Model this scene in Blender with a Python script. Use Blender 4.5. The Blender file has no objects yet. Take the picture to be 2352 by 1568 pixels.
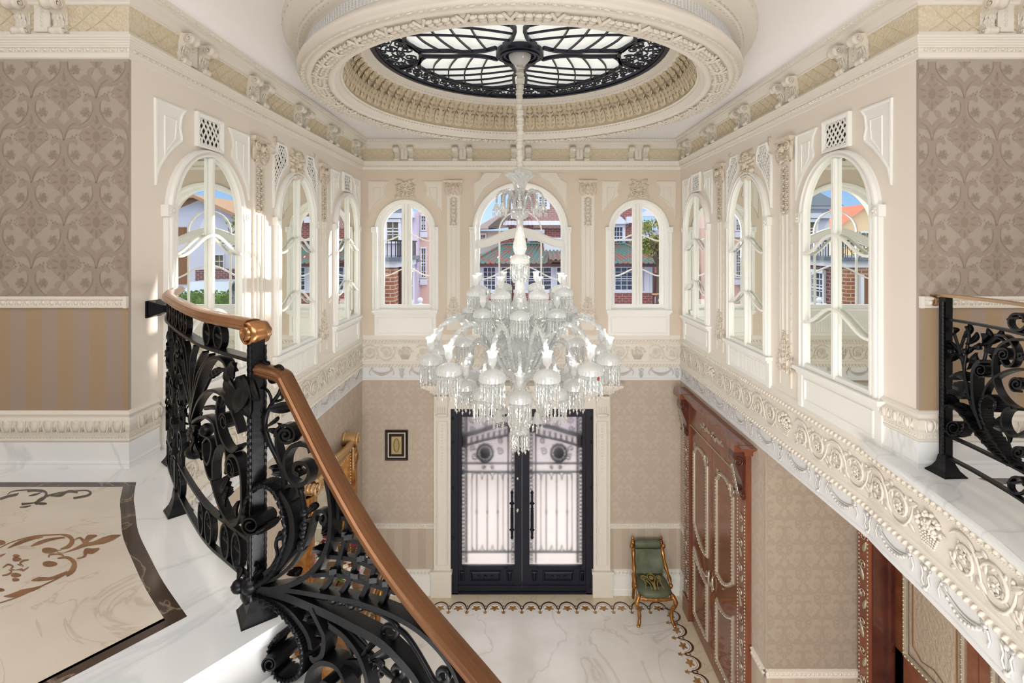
import bpy, math, random
from math import sin, cos, pi, sqrt, atan2, radians
from mathutils import Vector
from mathutils.geometry import tessellate_polygon
C = bpy.context.scene.collection

# ---------------------------------------------------------------- camera
E = 5.353            # eye height above the hall floor
D = 7.6              # distance of the window wall
S = 150.0            # photo pixels per metre on the window wall
FPX = 1140.0
VX, VY = 1194.0, 562.0
cam = bpy.data.cameras.new('camera'); camo = bpy.data.objects.new('camera', cam); C.objects.link(camo)
camo.location = (0, 0, E); camo.rotation_euler = (pi/2, 0, 0)
cam.sensor_width = 36.0; cam.lens = FPX/2352*36.0
cam.shift_x = (1176-VX)/2352; cam.shift_y = (VY-784)/2352
cam.clip_start = 0.05; cam.clip_end = 300
bpy.context.scene.camera = camo

# ---------------------------------------------------------------- world, sun, exposure
sc = bpy.context.scene
sc.view_settings.view_transform = 'Standard'; sc.view_settings.look = 'None'
sc.view_settings.exposure = 0.32; sc.view_settings.gamma = 1.0; sc.view_settings.use_curve_mapping = False
w = bpy.data.worlds.new('sky'); sc.world = w; w.use_nodes = True
nt = w.node_tree; nt.nodes.clear()
wo = nt.nodes.new('ShaderNodeOutputWorld'); bg = nt.nodes.new('ShaderNodeBackground')
tc = nt.nodes.new('ShaderNodeTexCoord'); sp = nt.nodes.new('ShaderNodeSeparateXYZ'); cr = nt.nodes.new('ShaderNodeValToRGB')
nt.links.new(tc.outputs['Generated'], sp.inputs[0]); nt.links.new(sp.outputs['Z'], cr.inputs[0])
cr.color_ramp.elements[0].position = 0.0; cr.color_ramp.elements[0].color = (0.52, 0.70, 0.97, 1)
cr.color_ramp.elements[1].position = 0.5; cr.color_ramp.elements[1].color = (0.93, 0.95, 1.0, 1)
x_ = cr.color_ramp.elements.new(0.12); x_.color = (0.27, 0.50, 0.90, 1)
nt.links.new(cr.outputs[0], bg.inputs[0])
# clear blue near the horizon, boosted out of view higher up to light the houses
mr = nt.nodes.new('ShaderNodeMapRange'); mr.interpolation_type = 'SMOOTHSTEP'; mr.inputs['From Min'].default_value = 0.14; mr.inputs['From Max'].default_value = 0.5
mr.inputs['To Min'].default_value = 0.95; mr.inputs['To Max'].default_value = 2.3; nt.links.new(sp.outputs['Z'], mr.inputs['Value']); nt.links.new(mr.outputs[0], bg.inputs[1])
nt.links.new(bg.outputs[0], wo.inputs[0])

def light(name, kind, loc, energy, color=(1,1,1), size=1, size_y=None, target=None, angle=None):
    l = bpy.data.lights.new(name, kind); o = bpy.data.objects.new(name, l); C.objects.link(o)
    o.location = loc; l.energy = energy; l.color = color
    if kind == 'AREA':
        l.size = size
        if size_y: l.shape = 'RECTANGLE'; l.size_y = size_y
    elif kind == 'POINT': l.shadow_soft_size = size
    if angle: l.angle = angle
    if target:
        d = Vector(target)-Vector(loc); o.rotation_euler = d.to_track_quat('-Z', 'Y').to_euler()
    return o
SUN = Vector((0.67, 1.0, 0.155)).normalized()
light('sun', 'SUN', (8, 30, 14), 8.5, (1.0, 0.90, 0.76), target=tuple(Vector((8,30,14))-SUN), angle=radians(0.6))
# unseen fill lights added to brighten the landing and the ground-floor hall
light('landing_ceiling_light', 'AREA', (0, -0.9, E+1.55), 115, (1.0, 0.97, 0.935), 4.5, 2.2, target=(0, 5.5, E-1.6))
for x_ in (-3.3, 3.4): light('landing_ceiling_light', 'AREA', (x_, 1.2, E+1.88), 15, (1.0, 0.975, 0.945), 1.6, 1.6, target=(x_, 1.2, 0))  # added overhead fill for the marble landing floors
light('hall_ceiling_light', 'AREA', (0, 0.2, 2.9), 230, (1.0, 0.965, 0.92), 3.6, 1.8, target=(0, 6.6, 0.2))  # added fill for the lower walls and hall floor

# ---------------------------------------------------------------- materials
def lin(h):
    h = h.lstrip('#'); r = [int(h[i:i+2], 16)/255 for i in (0, 2, 4)]
    return tuple((c/12.92 if c <= 0.04045 else ((c+0.055)/1.055)**2.4) for c in r)+(1,)
MATS = {}
def mat(name, col, rough=0.5, metal=0.0, bump=0.0, bscale=40, col2=None, nscale=5, trans=0.0, spec=None, emit=None, estr=0, ramp=(0.35, 0.65), coat=0, aniso=None):
    m = bpy.data.materials.new(name); m.use_nodes = True; n = m.node_tree; b = n.nodes['Principled BSDF']
    b.inputs['Base Color'].default_value = lin(col); b.inputs['Roughness'].default_value = rough; b.inputs['Metallic'].default_value = metal
    if trans: b.inputs['Transmission Weight'].default_value = trans
    if coat: b.inputs['Coat Weight'].default_value = coat
    if spec is not None: b.inputs['Specular IOR Level'].default_value = spec
    if emit: b.inputs['Emission Color'].default_value = lin(emit); b.inputs['Emission Strength'].default_value = estr
    t = n.nodes.new('ShaderNodeTexCoord')
    if col2:
        ns = n.nodes.new('ShaderNodeTexNoise'); ns.inputs['Scale'].default_value = nscale; ns.inputs['Detail'].default_value = 6
        r = n.nodes.new('ShaderNodeValToRGB'); r.color_ramp.elements[0].position = ramp[0]; r.color_ramp.elements[1].position = ramp[1]
        r.color_ramp.elements[0].color = lin(col); r.color_ramp.elements[1].color = lin(col2)
        mp = n.nodes.new('ShaderNodeMapping'); n.links.new(t.outputs['Object'], mp.inputs[0])
        if aniso: mp.inputs['Scale'].default_value = aniso
        n.links.new(mp.outputs[0], ns.inputs[0]); n.links.new(ns.outputs[0], r.inputs[0]); n.links.new(r.outputs[0], b.inputs['Base Color'])
    if bump:
        ns = n.nodes.new('ShaderNodeTexNoise'); ns.inputs['Scale'].default_value = bscale; ns.inputs['Detail'].default_value = 3
        bp = n.nodes.new('ShaderNodeBump'); bp.inputs['Strength'].default_value = bump; bp.inputs['Distance'].default_value = 0.01
        n.links.new(t.outputs['Object'], ns.inputs[0]); n.links.new(ns.outputs[0], bp.inputs['Height']); n.links.new(bp.outputs[0], b.inputs['Normal'])
    MATS[name] = m
    return m
def marble(name, base, vein, scale=1.2, rough=0.12, thin=0.03, amount=1.0, cloud=None):
    m = mat(name, base, rough); n = m.node_tree; b = n.nodes['Principled BSDF']
    t = n.nodes.new('ShaderNodeTexCoord'); a = n.nodes.new('ShaderNodeTexNoise'); a.inputs['Scale'].default_value = scale; a.inputs['Detail'].default_value = 8; a.inputs['Distortion'].default_value = 1.2
    s = n.nodes.new('ShaderNodeMath'); s.operation = 'SUBTRACT'; s.inputs[1].default_value = 0.5
    ab = n.nodes.new('ShaderNodeMath'); ab.operation = 'ABSOLUTE'
    r = n.nodes.new('ShaderNodeValToRGB'); r.color_ramp.elements[0].position = 0; r.color_ramp.elements[0].color = tuple(min(1, lin(vein)[i]/lin(base)[i]) if name != 'marble_dark' else lin(vein)[i]/lin(base)[i] for i in range(3))+(1,); r.color_ramp.elements[1].position = thin; r.color_ramp.elements[1].color = (1, 1, 1, 1)
    n.links.new(t.outputs['Object'], a.inputs[0]); n.links.new(a.outputs[0], s.inputs[0]); n.links.new(s.outputs[0], ab.inputs[0]); n.links.new(ab.outputs[0], r.inputs[0])
    mx = n.nodes.new('ShaderNodeMix'); mx.data_type = 'RGBA'; mx.inputs['Factor'].default_value = amount
    c2 = n.nodes.new('ShaderNodeTexNoise'); c2.inputs['Scale'].default_value = scale*2.3; c2.inputs['Detail'].default_value = 5
    r2 = n.nodes.new('ShaderNodeValToRGB'); r2.color_ramp.elements[0].position = 0.35; r2.color_ramp.elements[0].color = lin(cloud or base); r2.color_ramp.elements[1].position = 0.6; r2.color_ramp.elements[1].color = lin(base)
    n.links.new(t.outputs['Object'], c2.inputs[0]); n.links.new(c2.outputs[0], r2.inputs[0])
    n.links.new(r2.outputs[0], mx.inputs[6]); n.links.new(r.outputs[0], mx.inputs[7]); n.links.new(mx.outputs[2], b.inputs['Base Color'])
    mx.blend_type = 'MULTIPLY'
    return m
def stripes(name, c1, c2, period, axis, phase=0.0, rough=0.6):
    m = mat(name, c1, rough); n = m.node_tree; b = n.nodes['Principled BSDF']
    t = n.nodes.new('ShaderNodeTexCoord'); sx = n.nodes.new('ShaderNodeSeparateXYZ'); n.links.new(t.outputs['Object'], sx.inputs[0])
    d = n.nodes.new('ShaderNodeMath'); d.operation = 'MULTIPLY_ADD'; d.inputs[1].default_value = 1/period; d.inputs[2].default_value = phase+50
    f = n.nodes.new('ShaderNodeMath'); f.operation = 'FRACT'; n.links.new(sx.outputs[axis], d.inputs[0]); n.links.new(d.outputs[0], f.inputs[0])
    r = n.nodes.new('ShaderNodeValToRGB'); e = r.color_ramp.elements; e[0].position = 0.475; e[0].color = lin(c1); e[1].position = 0.5; e[1].color = lin(c2)
    x = e.new(0.975); x.color = lin(c2); x = e.new(1.0); x.color = lin(c1)
    n.links.new(f.outputs[0], r.inputs[0]); n.links.new(r.outputs[0], b.inputs['Base Color'])
    return m
def bricks(name, c1, c2, mortar, scale=1.0, vert='XZ'):
    m = mat(name, c1, 0.85); n = m.node_tree; b = n.nodes['Principled BSDF']
    t = n.nodes.new('ShaderNodeTexCoord'); sx = n.nodes.new('ShaderNodeSeparateXYZ'); cx = n.nodes.new('ShaderNodeCombineXYZ')
    ad = n.nodes.new('ShaderNodeMath'); ad.operation = 'ADD'
    n.links.new(t.outputs['Object'], sx.inputs[0]); n.links.new(sx.outputs[0], ad.inputs[0]); n.links.new(sx.outputs[1], ad.inputs[1])
    n.links.new(ad.outputs[0], cx.inputs[0]); n.links.new(sx.outputs[2], cx.inputs[1])
    k = n.nodes.new('ShaderNodeTexBrick'); k.inputs['Scale'].default_value = scale; k.inputs['Color1'].default_value = lin(c1); k.inputs['Color2'].default_value = lin(c2); k.inputs['Mortar'].default_value = lin(mortar)
    k.inputs['Mortar Size'].default_value = 0.012; k.inputs['Brick Width'].default_value = 0.26; k.inputs['Row Height'].default_value = 0.095
    n.links.new(cx.outputs[0], k.inputs[0]); n.links.new(k.outputs[0], b.inputs['Base Color'])
    return m
mat('paint_cream', '#e8dfd5', 0.6); mat('paint_far', '#d8cbba', 0.6)
mat('plaster', '#e2dbcf', 0.5); mat('plaster_warm', '#e6e0d6', 0.5); mat('plaster_cool', '#e2e3e5', 0.5)
mat('plaster_swag', '#cfcdca', 0.5); mat('plaster_glazed', '#d3c5b2', 0.5, col2='#e2d8c8', nscale=30)
mat('white_trim', '#f2f2ee', 0.35); mat('frieze_gold', '#d5c7ac', 0.55, bump=0.9, bscale=70, col2='#dfd4bd', nscale=50)
mat('frieze_rib', '#dccfb0', 0.5)
mat('cove_gold', '#d2c2a5', 0.5, col2='#dccdb3', nscale=20); mat('ceiling_white', '#efebea', 0.7)
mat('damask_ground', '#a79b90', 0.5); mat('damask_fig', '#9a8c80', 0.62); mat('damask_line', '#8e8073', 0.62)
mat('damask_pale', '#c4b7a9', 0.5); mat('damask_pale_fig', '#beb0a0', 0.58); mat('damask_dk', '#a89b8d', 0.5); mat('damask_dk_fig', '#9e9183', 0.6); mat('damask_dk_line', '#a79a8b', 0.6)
stripes('stripe_wide', '#a29184', '#a58f74', 0.1974, 0, 0.93); stripes('stripe_pale', '#c2b5a4', '#b9ab9a', 0.24, 0); stripes('stripe_pale_y', '#c2b5a4', '#b9ab9a', 0.24, 1)
mat('iron', '#131418', 0.36, 0.6, bump=0.08, bscale=45); mat('iron_navy', '#141627', 0.42, 0.3); mat('iron_sky', '#1c1f30', 0.4, 0.3)
mat('copper', '#b07a52', 0.25, 0.85, col2='#c08d60', nscale=6); mat('bronze', '#704a2f', 0.3, 0.55, col2='#7d5637', nscale=4); mat('brass', '#b09372', 0.3, 0.8)  # landing rail's bronze has its colour brightened for the sun on it
mat('gilt', '#b98a4c', 0.33, 0.75, bump=0.3, bscale=50, col2='#8d5a30', nscale=14); mat('gilt_pale', '#c9a679', 0.35, 0.6, bump=0.3, bscale=60)
mat('silver_gilt', '#c9bfae', 0.3, 0.7, bump=0.4, bscale=90)
mat('wood_red', '#6f3b27', 0.24, col2='#854b31', nscale=3.2, aniso=(3, 3, 0.6), coat=0.5); mat('wood_dark', '#451f18', 0.25, col2='#5a2a1f', nscale=5, coat=0.5)
mat('wood_burl', '#824c32', 0.22, col2='#6e3c27', nscale=6, coat=0.5)
mat('mirror', '#eef2ec', 0.0, 1.0); mat('mirror_edge', '#25302e', 0.2); mat('hammered', '#cdbfae', 0.28, 0.45, bump=1.0, bscale=32)
marble('marble_white', '#e9ecee', '#d9dde0', 0.9, 0.1, 0.02, cloud='#eff0ef'); marble('marble_cream', '#ded5c8', '#cbbfae', 1.3, 0.14, 0.005, cloud='#d6ccbd'); marble('marble_dark', '#4a3c33', '#8b7a6c', 2.0, 0.12, 0.012, cloud='#3f332c')
marble('marble_hall', '#efede9', '#dedad4', 0.8, 0.13, 0.015, cloud='#e6e2dd'); marble('marble_tan', '#ddd0b8', '#cfc0a4', 1.5, 0.16, 0.02)
mat('inlay_brown', '#9a7556', 0.15, col2='#7d5a40', nscale=12); mat('inlay_dark', '#3d2f27', 0.15); mat('inlay_ochre', '#b58e56', 0.15, col2='#94683a', nscale=9); mat('inlay_umber', '#553b2b', 0.15)
mat('fabric_sleeve', '#e2ded4', 0.75, bump=0.5, bscale=30); mat('velvet_green', '#4b5242', 0.5, col2='#626a52', nscale=5); mat('velvet_black', '#2a2823', 0.55); mat('embroidery', '#a68f55', 0.55)
mat('paper_gold', '#b9a779', 0.5); mat('mat_white', '#d8d2c8', 0.6); mat('black_wood', '#241511', 0.3)
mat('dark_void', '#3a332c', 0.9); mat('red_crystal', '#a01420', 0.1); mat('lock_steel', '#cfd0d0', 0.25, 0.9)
mat('tile_green', '#3c6661', 0.6, col2='#7d453d', nscale=3.2, ramp=(0.48, 0.54)); mat('slate', '#5d6672', 0.7); mat('roof_red', '#a5503c', 0.8); mat('roof_tan', '#a58062', 0.8)
mat('stucco_white', '#c3c3cf', 0.9); mat('stucco_pink', '#d6b3a4', 0.9); mat('stucco_lav', '#c9bccb', 0.9); mat('stucco_yellow', '#e3c79c', 0.9); mat('trim_out', '#d3d6dd', 0.7); mat('siding', '#c2c7c4', 0.8)
mat('glass_dark', '#4a5260', 0.1, 0.3); mat('glass_warm', '#6d6046', 0.12, 0.2); mat('gutter', '#4a2b27', 0.5); mat('paving', '#d6cdc2', 0.9); mat('asphalt', '#85858c', 0.9); mat('concrete', '#b8b0b8', 0.9); mat('door_brown', '#7b5330', 0.6)
mat('leaf_green', '#5f7530', 0.7, col2='#8f8f40', nscale=2); mat('hedge_green', '#3f5f26', 0.8, col2='#647f35', nscale=8); mat('bark', '#5a4a40', 0.9); mat('car_paint', '#a4acb8', 0.25, 0.2); mat('tyre', '#222222', 0.8)
mat('petal_cream', '#e8dcc6', 0.6); mat('petal_pink', '#d58aa0', 0.6); mat('petal_red', '#7c1f33', 0.6); mat('vase_glass', '#cfd6d6', 0.08, 0.3)
bricks('brick_red', '#7f3d38', '#8f4d46', '#a98f8a'); bricks('brick_dark', '#5d3537', '#734745', '#9b8888'); bricks('brick_sun_orange', '#a06a48', '#834c38', '#bda899')
# crystal: clear cut glass that throws back a good deal of white light
def crystal(name, white, tcol=(0.93, 0.95, 0.95, 1), rough=0.05, gl=0.35, tr=0.5):
    m = bpy.data.materials.new(name); m.use_nodes = True; n = m.node_tree; n.nodes.clear()
    o = n.nodes.new('ShaderNodeOutputMaterial'); g = n.nodes.new('ShaderNodeBsdfGlossy'); g.inputs['Roughness'].default_value = rough; g.inputs['Color'].default_value = (1, 1, 1, 1)
    gs = n.nodes.new('ShaderNodeBsdfGlass'); gs.inputs['Color'].default_value = tcol; gs.inputs['Roughness'].default_value = 0.0; gs.inputs['IOR'].default_value = 1.25
    tp = n.nodes.new('ShaderNodeBsdfTransparent'); tp.inputs['Color'].default_value = (0.97, 0.98, 0.98, 1)
    df = n.nodes.new('ShaderNodeBsdfDiffuse'); df.inputs['Color'].default_value = (0.93, 0.95, 0.95, 1); tl = n.nodes.new('ShaderNodeBsdfTranslucent'); tl.inputs['Color'].default_value = (0.93, 0.95, 0.95, 1)
    def mix(f, a, b):
        x = n.nodes.new('ShaderNodeMixShader'); x.inputs[0].default_value = f; n.links.new(a, x.inputs[1]); n.links.new(b, x.inputs[2]); return x.outputs[0]
    clear = mix(tr, gs.outputs[0], tp.outputs[0]); wh = mix(0.55, df.outputs[0], tl.outputs[0])
    out = mix(gl, mix(white, clear, wh), g.outputs[0])
    n.links.new(out, o.inputs[0]); MATS[name] = m
crystal('crystal', 0.6, gl=0.22); crystal('crystal_frost', 0.85, gl=0.10, rough=0.15); crystal('crystal_clear', 0.46, gl=0.22)
def pane(name, tint=(1, 1, 1, 1), gl=0.04, rough=0.0):
    m = bpy.data.materials.new(name); m.use_nodes = True; n = m.node_tree; n.nodes.clear()
    o = n.nodes.new('ShaderNodeOutputMaterial'); g = n.nodes.new('ShaderNodeBsdfGlossy'); g.inputs['Roughness'].default_value = rough
    tp = n.nodes.new('ShaderNodeBsdfTransparent'); tp.inputs['Color'].default_value = tint; x = n.nodes.new('ShaderNodeMixShader'); x.inputs[0].default_value = gl
    n.links.new(tp.outputs[0], x.inputs[1]); n.links.new(g.outputs[0], x.inputs[2]); n.links.new(x.outputs[0], o.inputs[0]); MATS[name] = m
pane('window_glass')
def frosted():
    m = bpy.data.materials.new('glass_frosted'); m.use_nodes = True; n = m.node_tree; n.nodes.clear()
    o = n.nodes.new('ShaderNodeOutputMaterial'); g = n.nodes.new('ShaderNodeBsdfRefraction'); g.inputs['Roughness'].default_value = 0.68; g.inputs['IOR'].default_value = 1.42; g.inputs['Color'].default_value = (1, 0.97, 0.95, 1)
    tl = n.nodes.new('ShaderNodeBsdfTranslucent'); tl.inputs['Color'].default_value = (1, 0.95, 0.92, 1); x = n.nodes.new('ShaderNodeMixShader'); x.inputs[0].default_value = 0.3
    n.links.new(g.outputs[0], x.inputs[1]); n.links.new(tl.outputs[0], x.inputs[2]); n.links.new(x.outputs[0], o.inputs[0]); MATS['glass_frosted'] = m
frosted()
mat('skylight_panel', '#f2f4f0', 0.4, emit='#f3f6f0', estr=0.45)

# ---------------------------------------------------------------- mesh helpers
def T0(u, v, d): return (u, -d, v)                      # local wall ornament: u along, v up, d out of the wall
def TF(u, v, d): return (u, D-d, v)
XL, XR, Y1 = -2.416, 2.464, 3.065
def TL(u, v, d): return (XL+d, u, v)
def TR(u, v, d): return (XR-d, u, v)
def tess(p):
    if len(p) <= 3: return [tuple(range(len(p)))]
    return [tuple(t) for t in tessellate_polygon([[Vector(q) for q in p]])]
def side_prism(m, pts, u0, u1):                     # (d, z) outline extruded along the wall
    n = len(pts); ts = tess([(d, z, 0) for d, z in pts])
    m.add([(u0, z, d) for d, z in pts]+[(u1, z, d) for d, z in pts], [(i, (i+1) % n, n+(i+1) % n, n+i) for i in range(n)]+ts+[tuple(n+i for i in f) for f in ts])
class MB:
    def __init__(s, T=None): s.v = []; s.f = []; s.sm = []; s.T = T
    def add(s, vs, fs, smooth=False):
        o = len(s.v); T = s.T
        s.v += [T(*p) for p in vs] if T else [tuple(p) for p in vs]
        s.f += [tuple(i+o for i in f) for f in fs]; s.sm += [smooth]*len(fs); return s
    def box(s, a0, a1, b0, b1, c0, c1):
        vs = [(a, b, c) for a in (a0, a1) for b in (b0, b1) for c in (c0, c1)]
        return s.add(vs, [(0, 1, 3, 2), (4, 6, 7, 5), (0, 4, 5, 1), (2, 3, 7, 6), (0, 2, 6, 4), (1, 5, 7, 3)])
    def poly(s, pts, d=None):
        p3 = [(p[0], p[1], d) for p in pts] if d is not None else pts
        return s.add(p3, tess(p3))
    def prism(s, pts, d0, d1, cap=True):                # pts (u,v) extruded along the third axis
        n = len(pts); vs = [(p[0], p[1], d0) for p in pts]+[(p[0], p[1], d1) for p in pts]
        fs = [(i, (i+1) % n, n+(i+1) % n, n+i) for i in range(n)]
        if cap: ts = tess(vs[:n]); fs += ts+[tuple(n+i for i in f) for f in ts]
        return s.add(vs, fs)
    def grid(s, rows, cu=False, cv=False, smooth=True):
        m = len(rows); n = len(rows[0]); vs = [p for r in rows for p in r]; fs = []
        for i in range(m if cu else m-1):
            for j in range(n if cv else n-1):
                a = i*n+j; b = i*n+(j+1) % n; c = ((i+1) % m)*n+(j+1) % n; d = ((i+1) % m)*n+j
                fs.append((a, b, c, d))
        return s.add(vs, fs, smooth)
    def tube(s, pts, r, n=6, smooth=True, caps=True, flat=None):
        P = [Vector(p) for p in pts]; k = len(P)
        if k < 2: return s
        R = r if isinstance(r, (list, tuple)) else [r]*k
        t0 = (P[1]-P[0]).normalized(); up = Vector((0, 0, 1)) if abs(t0.z) < 0.9 else Vector((1, 0, 0))
        nrm = t0.cross(up).normalized(); rows = []
        for i in range(k):
            t = (P[min(i+1, k-1)]-P[max(i-1, 0)])
            if t.length < 1e-9: t = t0
            t.normalize(); nrm = (nrm-t*nrm.dot(t))
            if nrm.length < 1e-6: nrm = t.orthogonal()
            nrm.normalize(); b = t.cross(nrm)
            rows.append([tuple(P[i]+nrm*(cos(2*pi*j/n)*R[i])+b*(sin(2*pi*j/n)*R[i])) for j in range(n)])
        s.grid(rows, cv=True, smooth=smooth)
        if caps: s.add(rows[0], [tuple(range(n))]); s.add(rows[-1], [tuple(range(n))])
        return s
    def bar(s, pts, side, w, th, closed=False):          # flat bar: w across (along side), th in the bend plane
        P = [Vector(p) for p in pts]; k = len(P); rows = []
        W = w if isinstance(w, (list, tuple)) else [w]*k; TH = th if isinstance(th, (list, tuple)) else [th]*k
        for i in range(k):
            t = (P[(i+1) % k]-P[i-1]) if closed else (P[min(i+1, k-1)]-P[max(i-1, 0)])
            if t.length < 1e-9: t = Vector((1, 0, 0))
            t.normalize(); n = Vector(side(P[i]) if callable(side) else side).normalized(); b = t.cross(n)
            if b.length < 1e-6: b = Vector((0, 0, 1))
            b.normalize(); a = n*(W[i]/2); c = b*(TH[i]/2)
            rows.append([tuple(P[i]+a+c), tuple(P[i]+a-c), tuple(P[i]-a-c), tuple(P[i]-a+c)])
        s.grid(rows, cu=closed, cv=True, smooth=False)
        if not closed: s.add(rows[0], [(0, 1, 2, 3)]); s.add(rows[-1], [(0, 1, 2, 3)])
        return s
    def lathe(s, prof, c=(0, 0, 0), n=24, smooth=True, a0=0, a1=2*pi, wob=None):
        full = abs(a1-a0-2*pi) < 1e-6; k = n if full else n+1
        rows = [[(c[0]+r*cos(a0+(a1-a0)*j/n), c[1]+r*sin(a0+(a1-a0)*j/n), c[2]+z) for j in range(k)] for r, z in prof]
        return s.grid(rows, cv=full, smooth=smooth)
    def ell(s, c, a, b, d, n=8, m=5, rot=0.0):
        rows = []; cr_, sr = cos(rot), sin(rot)
        for i in range(m+1):
            ph = -pi/2+pi*i/m; row = []
            for j in range(n):
                th = 2*pi*j/n; x = a*cos(ph)*cos(th); y = b*cos(ph)*sin(th); z = d*sin(ph)
                row.append((c[0]+x*cr_-y*sr, c[1]+x*sr+y*cr_, c[2]+z))
            rows.append(row)
        return s.grid(rows, cv=True)
    def leaf(s, u, v, L, W, ang, d=0.0, lift=0.01, seg=5):   # raised pointed leaf in a wall frame
        ca, sa = cos(ang), sin(ang); rows = []
        for i in range(seg+1):
            t = i/seg; wd = W*0.5*sin(pi*min(1, t*0.92+0.08))**0.8*(1-0.15*t); dd = d+lift*sin(pi*(0.15+0.75*t))
            row = []
            for q, h in ((-1, 0), (-0.5, 0.8), (0, 0.35), (0.5, 0.8), (1, 0)):
                x = L*t; y = wd*q; row.append((u+x*ca-y*sa, v+x*sa+y*ca, d+(dd-d)*h+(0.0005 if h == 0 else 0)))
            rows.append(row)
        return s.grid(rows)
    def obj(s, name, m, parent=None, kind=None, loc=None, rz=0):
        me = bpy.data.meshes.new(name); me.from_pydata(s.v, [], s.f); me.polygons.foreach_set('use_smooth', s.sm)
        me.materials.append(MATS[m] if isinstance(m, str) else m); me.update()
        return link(name, me, parent, kind, loc, rz)
def link(name, me, parent=None, kind=None, loc=None, rz=0):
    o = bpy.data.objects.new(name, me); C.objects.link(o)
    if loc: o.location = loc
    if rz: o.rotation_euler = (0, 0, rz)
    if parent: o.parent = parent
    if kind: o['kind'] = kind
    return o
def thing(name, label, cat, loc=(0, 0, 0), rz=0, group=None):
    o = bpy.data.objects.new(name, None); C.objects.link(o); o.location = loc; o.rotation_euler = (0, 0, rz); o.empty_display_size = 0.1
    return tag(o, label, cat, group)
def tag(o, label, cat, group=None):
    o['label'] = label; o['category'] = cat
    if group: o['group'] = group
    return o
def kids(o): return [c for c in bpy.data.objects if c.parent == o]
def copy_tree(o, parent=None):
    c = o.copy(); C.objects.link(c)
    if parent: c.parent = parent
    for k in kids(o): copy_tree(k, c)
    return c
def struct_root(name):
    o = bpy.data.objects.new(name, None); C.objects.link(o); o['kind'] = 'structure'; return o
def cat_rom(p, k=8, closed=False):
    n = len(p); out = []
    if n < 3: return [tuple(q) for q in p]
    rng = n if closed else n-1
    for i in range(rng):
        a = p[i-1] if (i > 0 or closed) else p[0]; b = p[i]; c = p[(i+1) % n]; d = p[(i+2) % n] if (i+2 < n or closed) else p[-1]
        for j in range(k):
            t = j/k
            out.append(tuple(0.5*((2*b[m])+(-a[m]+c[m])*t+(2*a[m]-5*b[m]+4*c[m]-d[m])*t*t+(-a[m]+3*b[m]-3*c[m]+d[m])*t**3) for m in range(len(b))))
    if not closed: out.append(tuple(p[-1]))
    return out
def spiral(cx, cy, r0, r1, a0, turns, n=14):      # a0, turns signed; returns 2D points
    k = max(6, int(abs(turns)*n)); return [(cx+(r0+(r1-r0)*i/k)*cos(a0+turns*2*pi*i/k), cy+(r0+(r1-r0)*i/k)*sin(a0+turns*2*pi*i/k)) for i in range(k+1)]
def sweep(mb, path, prof, closed=False, smooth=False):
    n = len(path); rows = []
    def nr(a, b):
        dx, dy = b[0]-a[0], b[1]-a[1]; l = sqrt(dx*dx+dy*dy); return (dy/l, -dx/l)
    for i in range(n):
        if closed: n1 = nr(path[i-1], path[i]); n2 = nr(path[i], path[(i+1) % n])
        else: n1 = nr(path[max(i-1, 0)], path[max(i, 1)]); n2 = nr(path[min(i, n-2)], path[min(i+1, n-1)])
        k = 1+n1[0]*n2[0]+n1[1]*n2[1]; m = ((n1[0]+n2[0])/k, (n1[1]+n2[1])/k)
        rows.append([(path[i][0]+m[0]*d, path[i][1]+m[1]*d, z) for d, z in prof])
    return mb.grid(rows, cu=closed, smooth=smooth)
def along(path, spacing, fn, margin=0.0):          # fn(T, i): T maps (u, v, d) at successive stations along the path
    i = 0
    for a, b in zip(path[:-1], path[1:]):
        dx, dy = b[0]-a[0], b[1]-a[1]; L = sqrt(dx*dx+dy*dy); tx, ty = dx/L, dy/L; nx, ny = ty, -tx
        k = max(1, int((L-2*margin)/spacing)); st = (L-2*margin)/k
        for j in range(k):
            s0 = margin+st*(j+0.5); ox, oy = a[0]+tx*s0, a[1]+ty*s0
            fn(lambda u, v, d, ox=ox, oy=oy, tx=tx, ty=ty, nx=nx, ny=ny: (ox+tx*u+nx*d, oy+ty*u+ny*d, v), i); i += 1
def eggs(mb, path, z, h, spacing, d=0.0, depth=0.012, margin=0.0, dart=True, n=6, m=4):
    def f(T, i):
        mb.T = T; mb.ell((0, z, d), spacing*0.30, h*0.5, depth, n, m)
        if dart: mb.ell((spacing*0.5, z, d), spacing*0.07, h*0.5, depth*0.8, 4, 3)
        mb.T = None
    along(path, spacing, f, margin)
def ropes(mb, path, z, h, spacing, d=0.0, depth=0.014):
    def f(T, i): mb.T = T; mb.ell((0, z, d), spacing*0.62, h*0.27, depth, 6, 4, rot=0.75); mb.T = None
    along(path, spacing, f)
def clip(poly, x0, x1, y0, y1):
    def cl(p, inside, inter):
        out = []
        for i in range(len(p)):
            a, b = p[i-1], p[i]
            if inside(b):
                if not inside(a): out.append(inter(a, b))
                out.append(b)
            elif inside(a): out.append(inter(a, b))
        return out
    def ix(x): return lambda a, b: (x, a[1]+(b[1]-a[1])*(x-a[0])/((b[0]-a[0]) or 1e-9))
    def iy(y): return lambda a, b: (a[0]+(b[0]-a[0])*(y-a[1])/((b[1]-a[1]) or 1e-9), y)
    for ins, it in ((lambda q: q[0] >= x0, ix(x0)), (lambda q: q[0] <= x1, ix(x1)), (lambda q: q[1] >= y0, iy(y0)), (lambda q: q[1] <= y1, iy(y1))):
        if not poly: return poly
        poly = cl(poly, ins, it)
    return poly
def inside(p, poly):
    x, y = p; r = False; j = len(poly)-1
    for i in range(len(poly)):
        if (poly[i][1] > y) != (poly[j][1] > y) and x < (poly[j][0]-poly[i][0])*(y-poly[i][1])/(poly[j][1]-poly[i][1])+poly[i][0]: r = not r
        j = i
    return r
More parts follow.
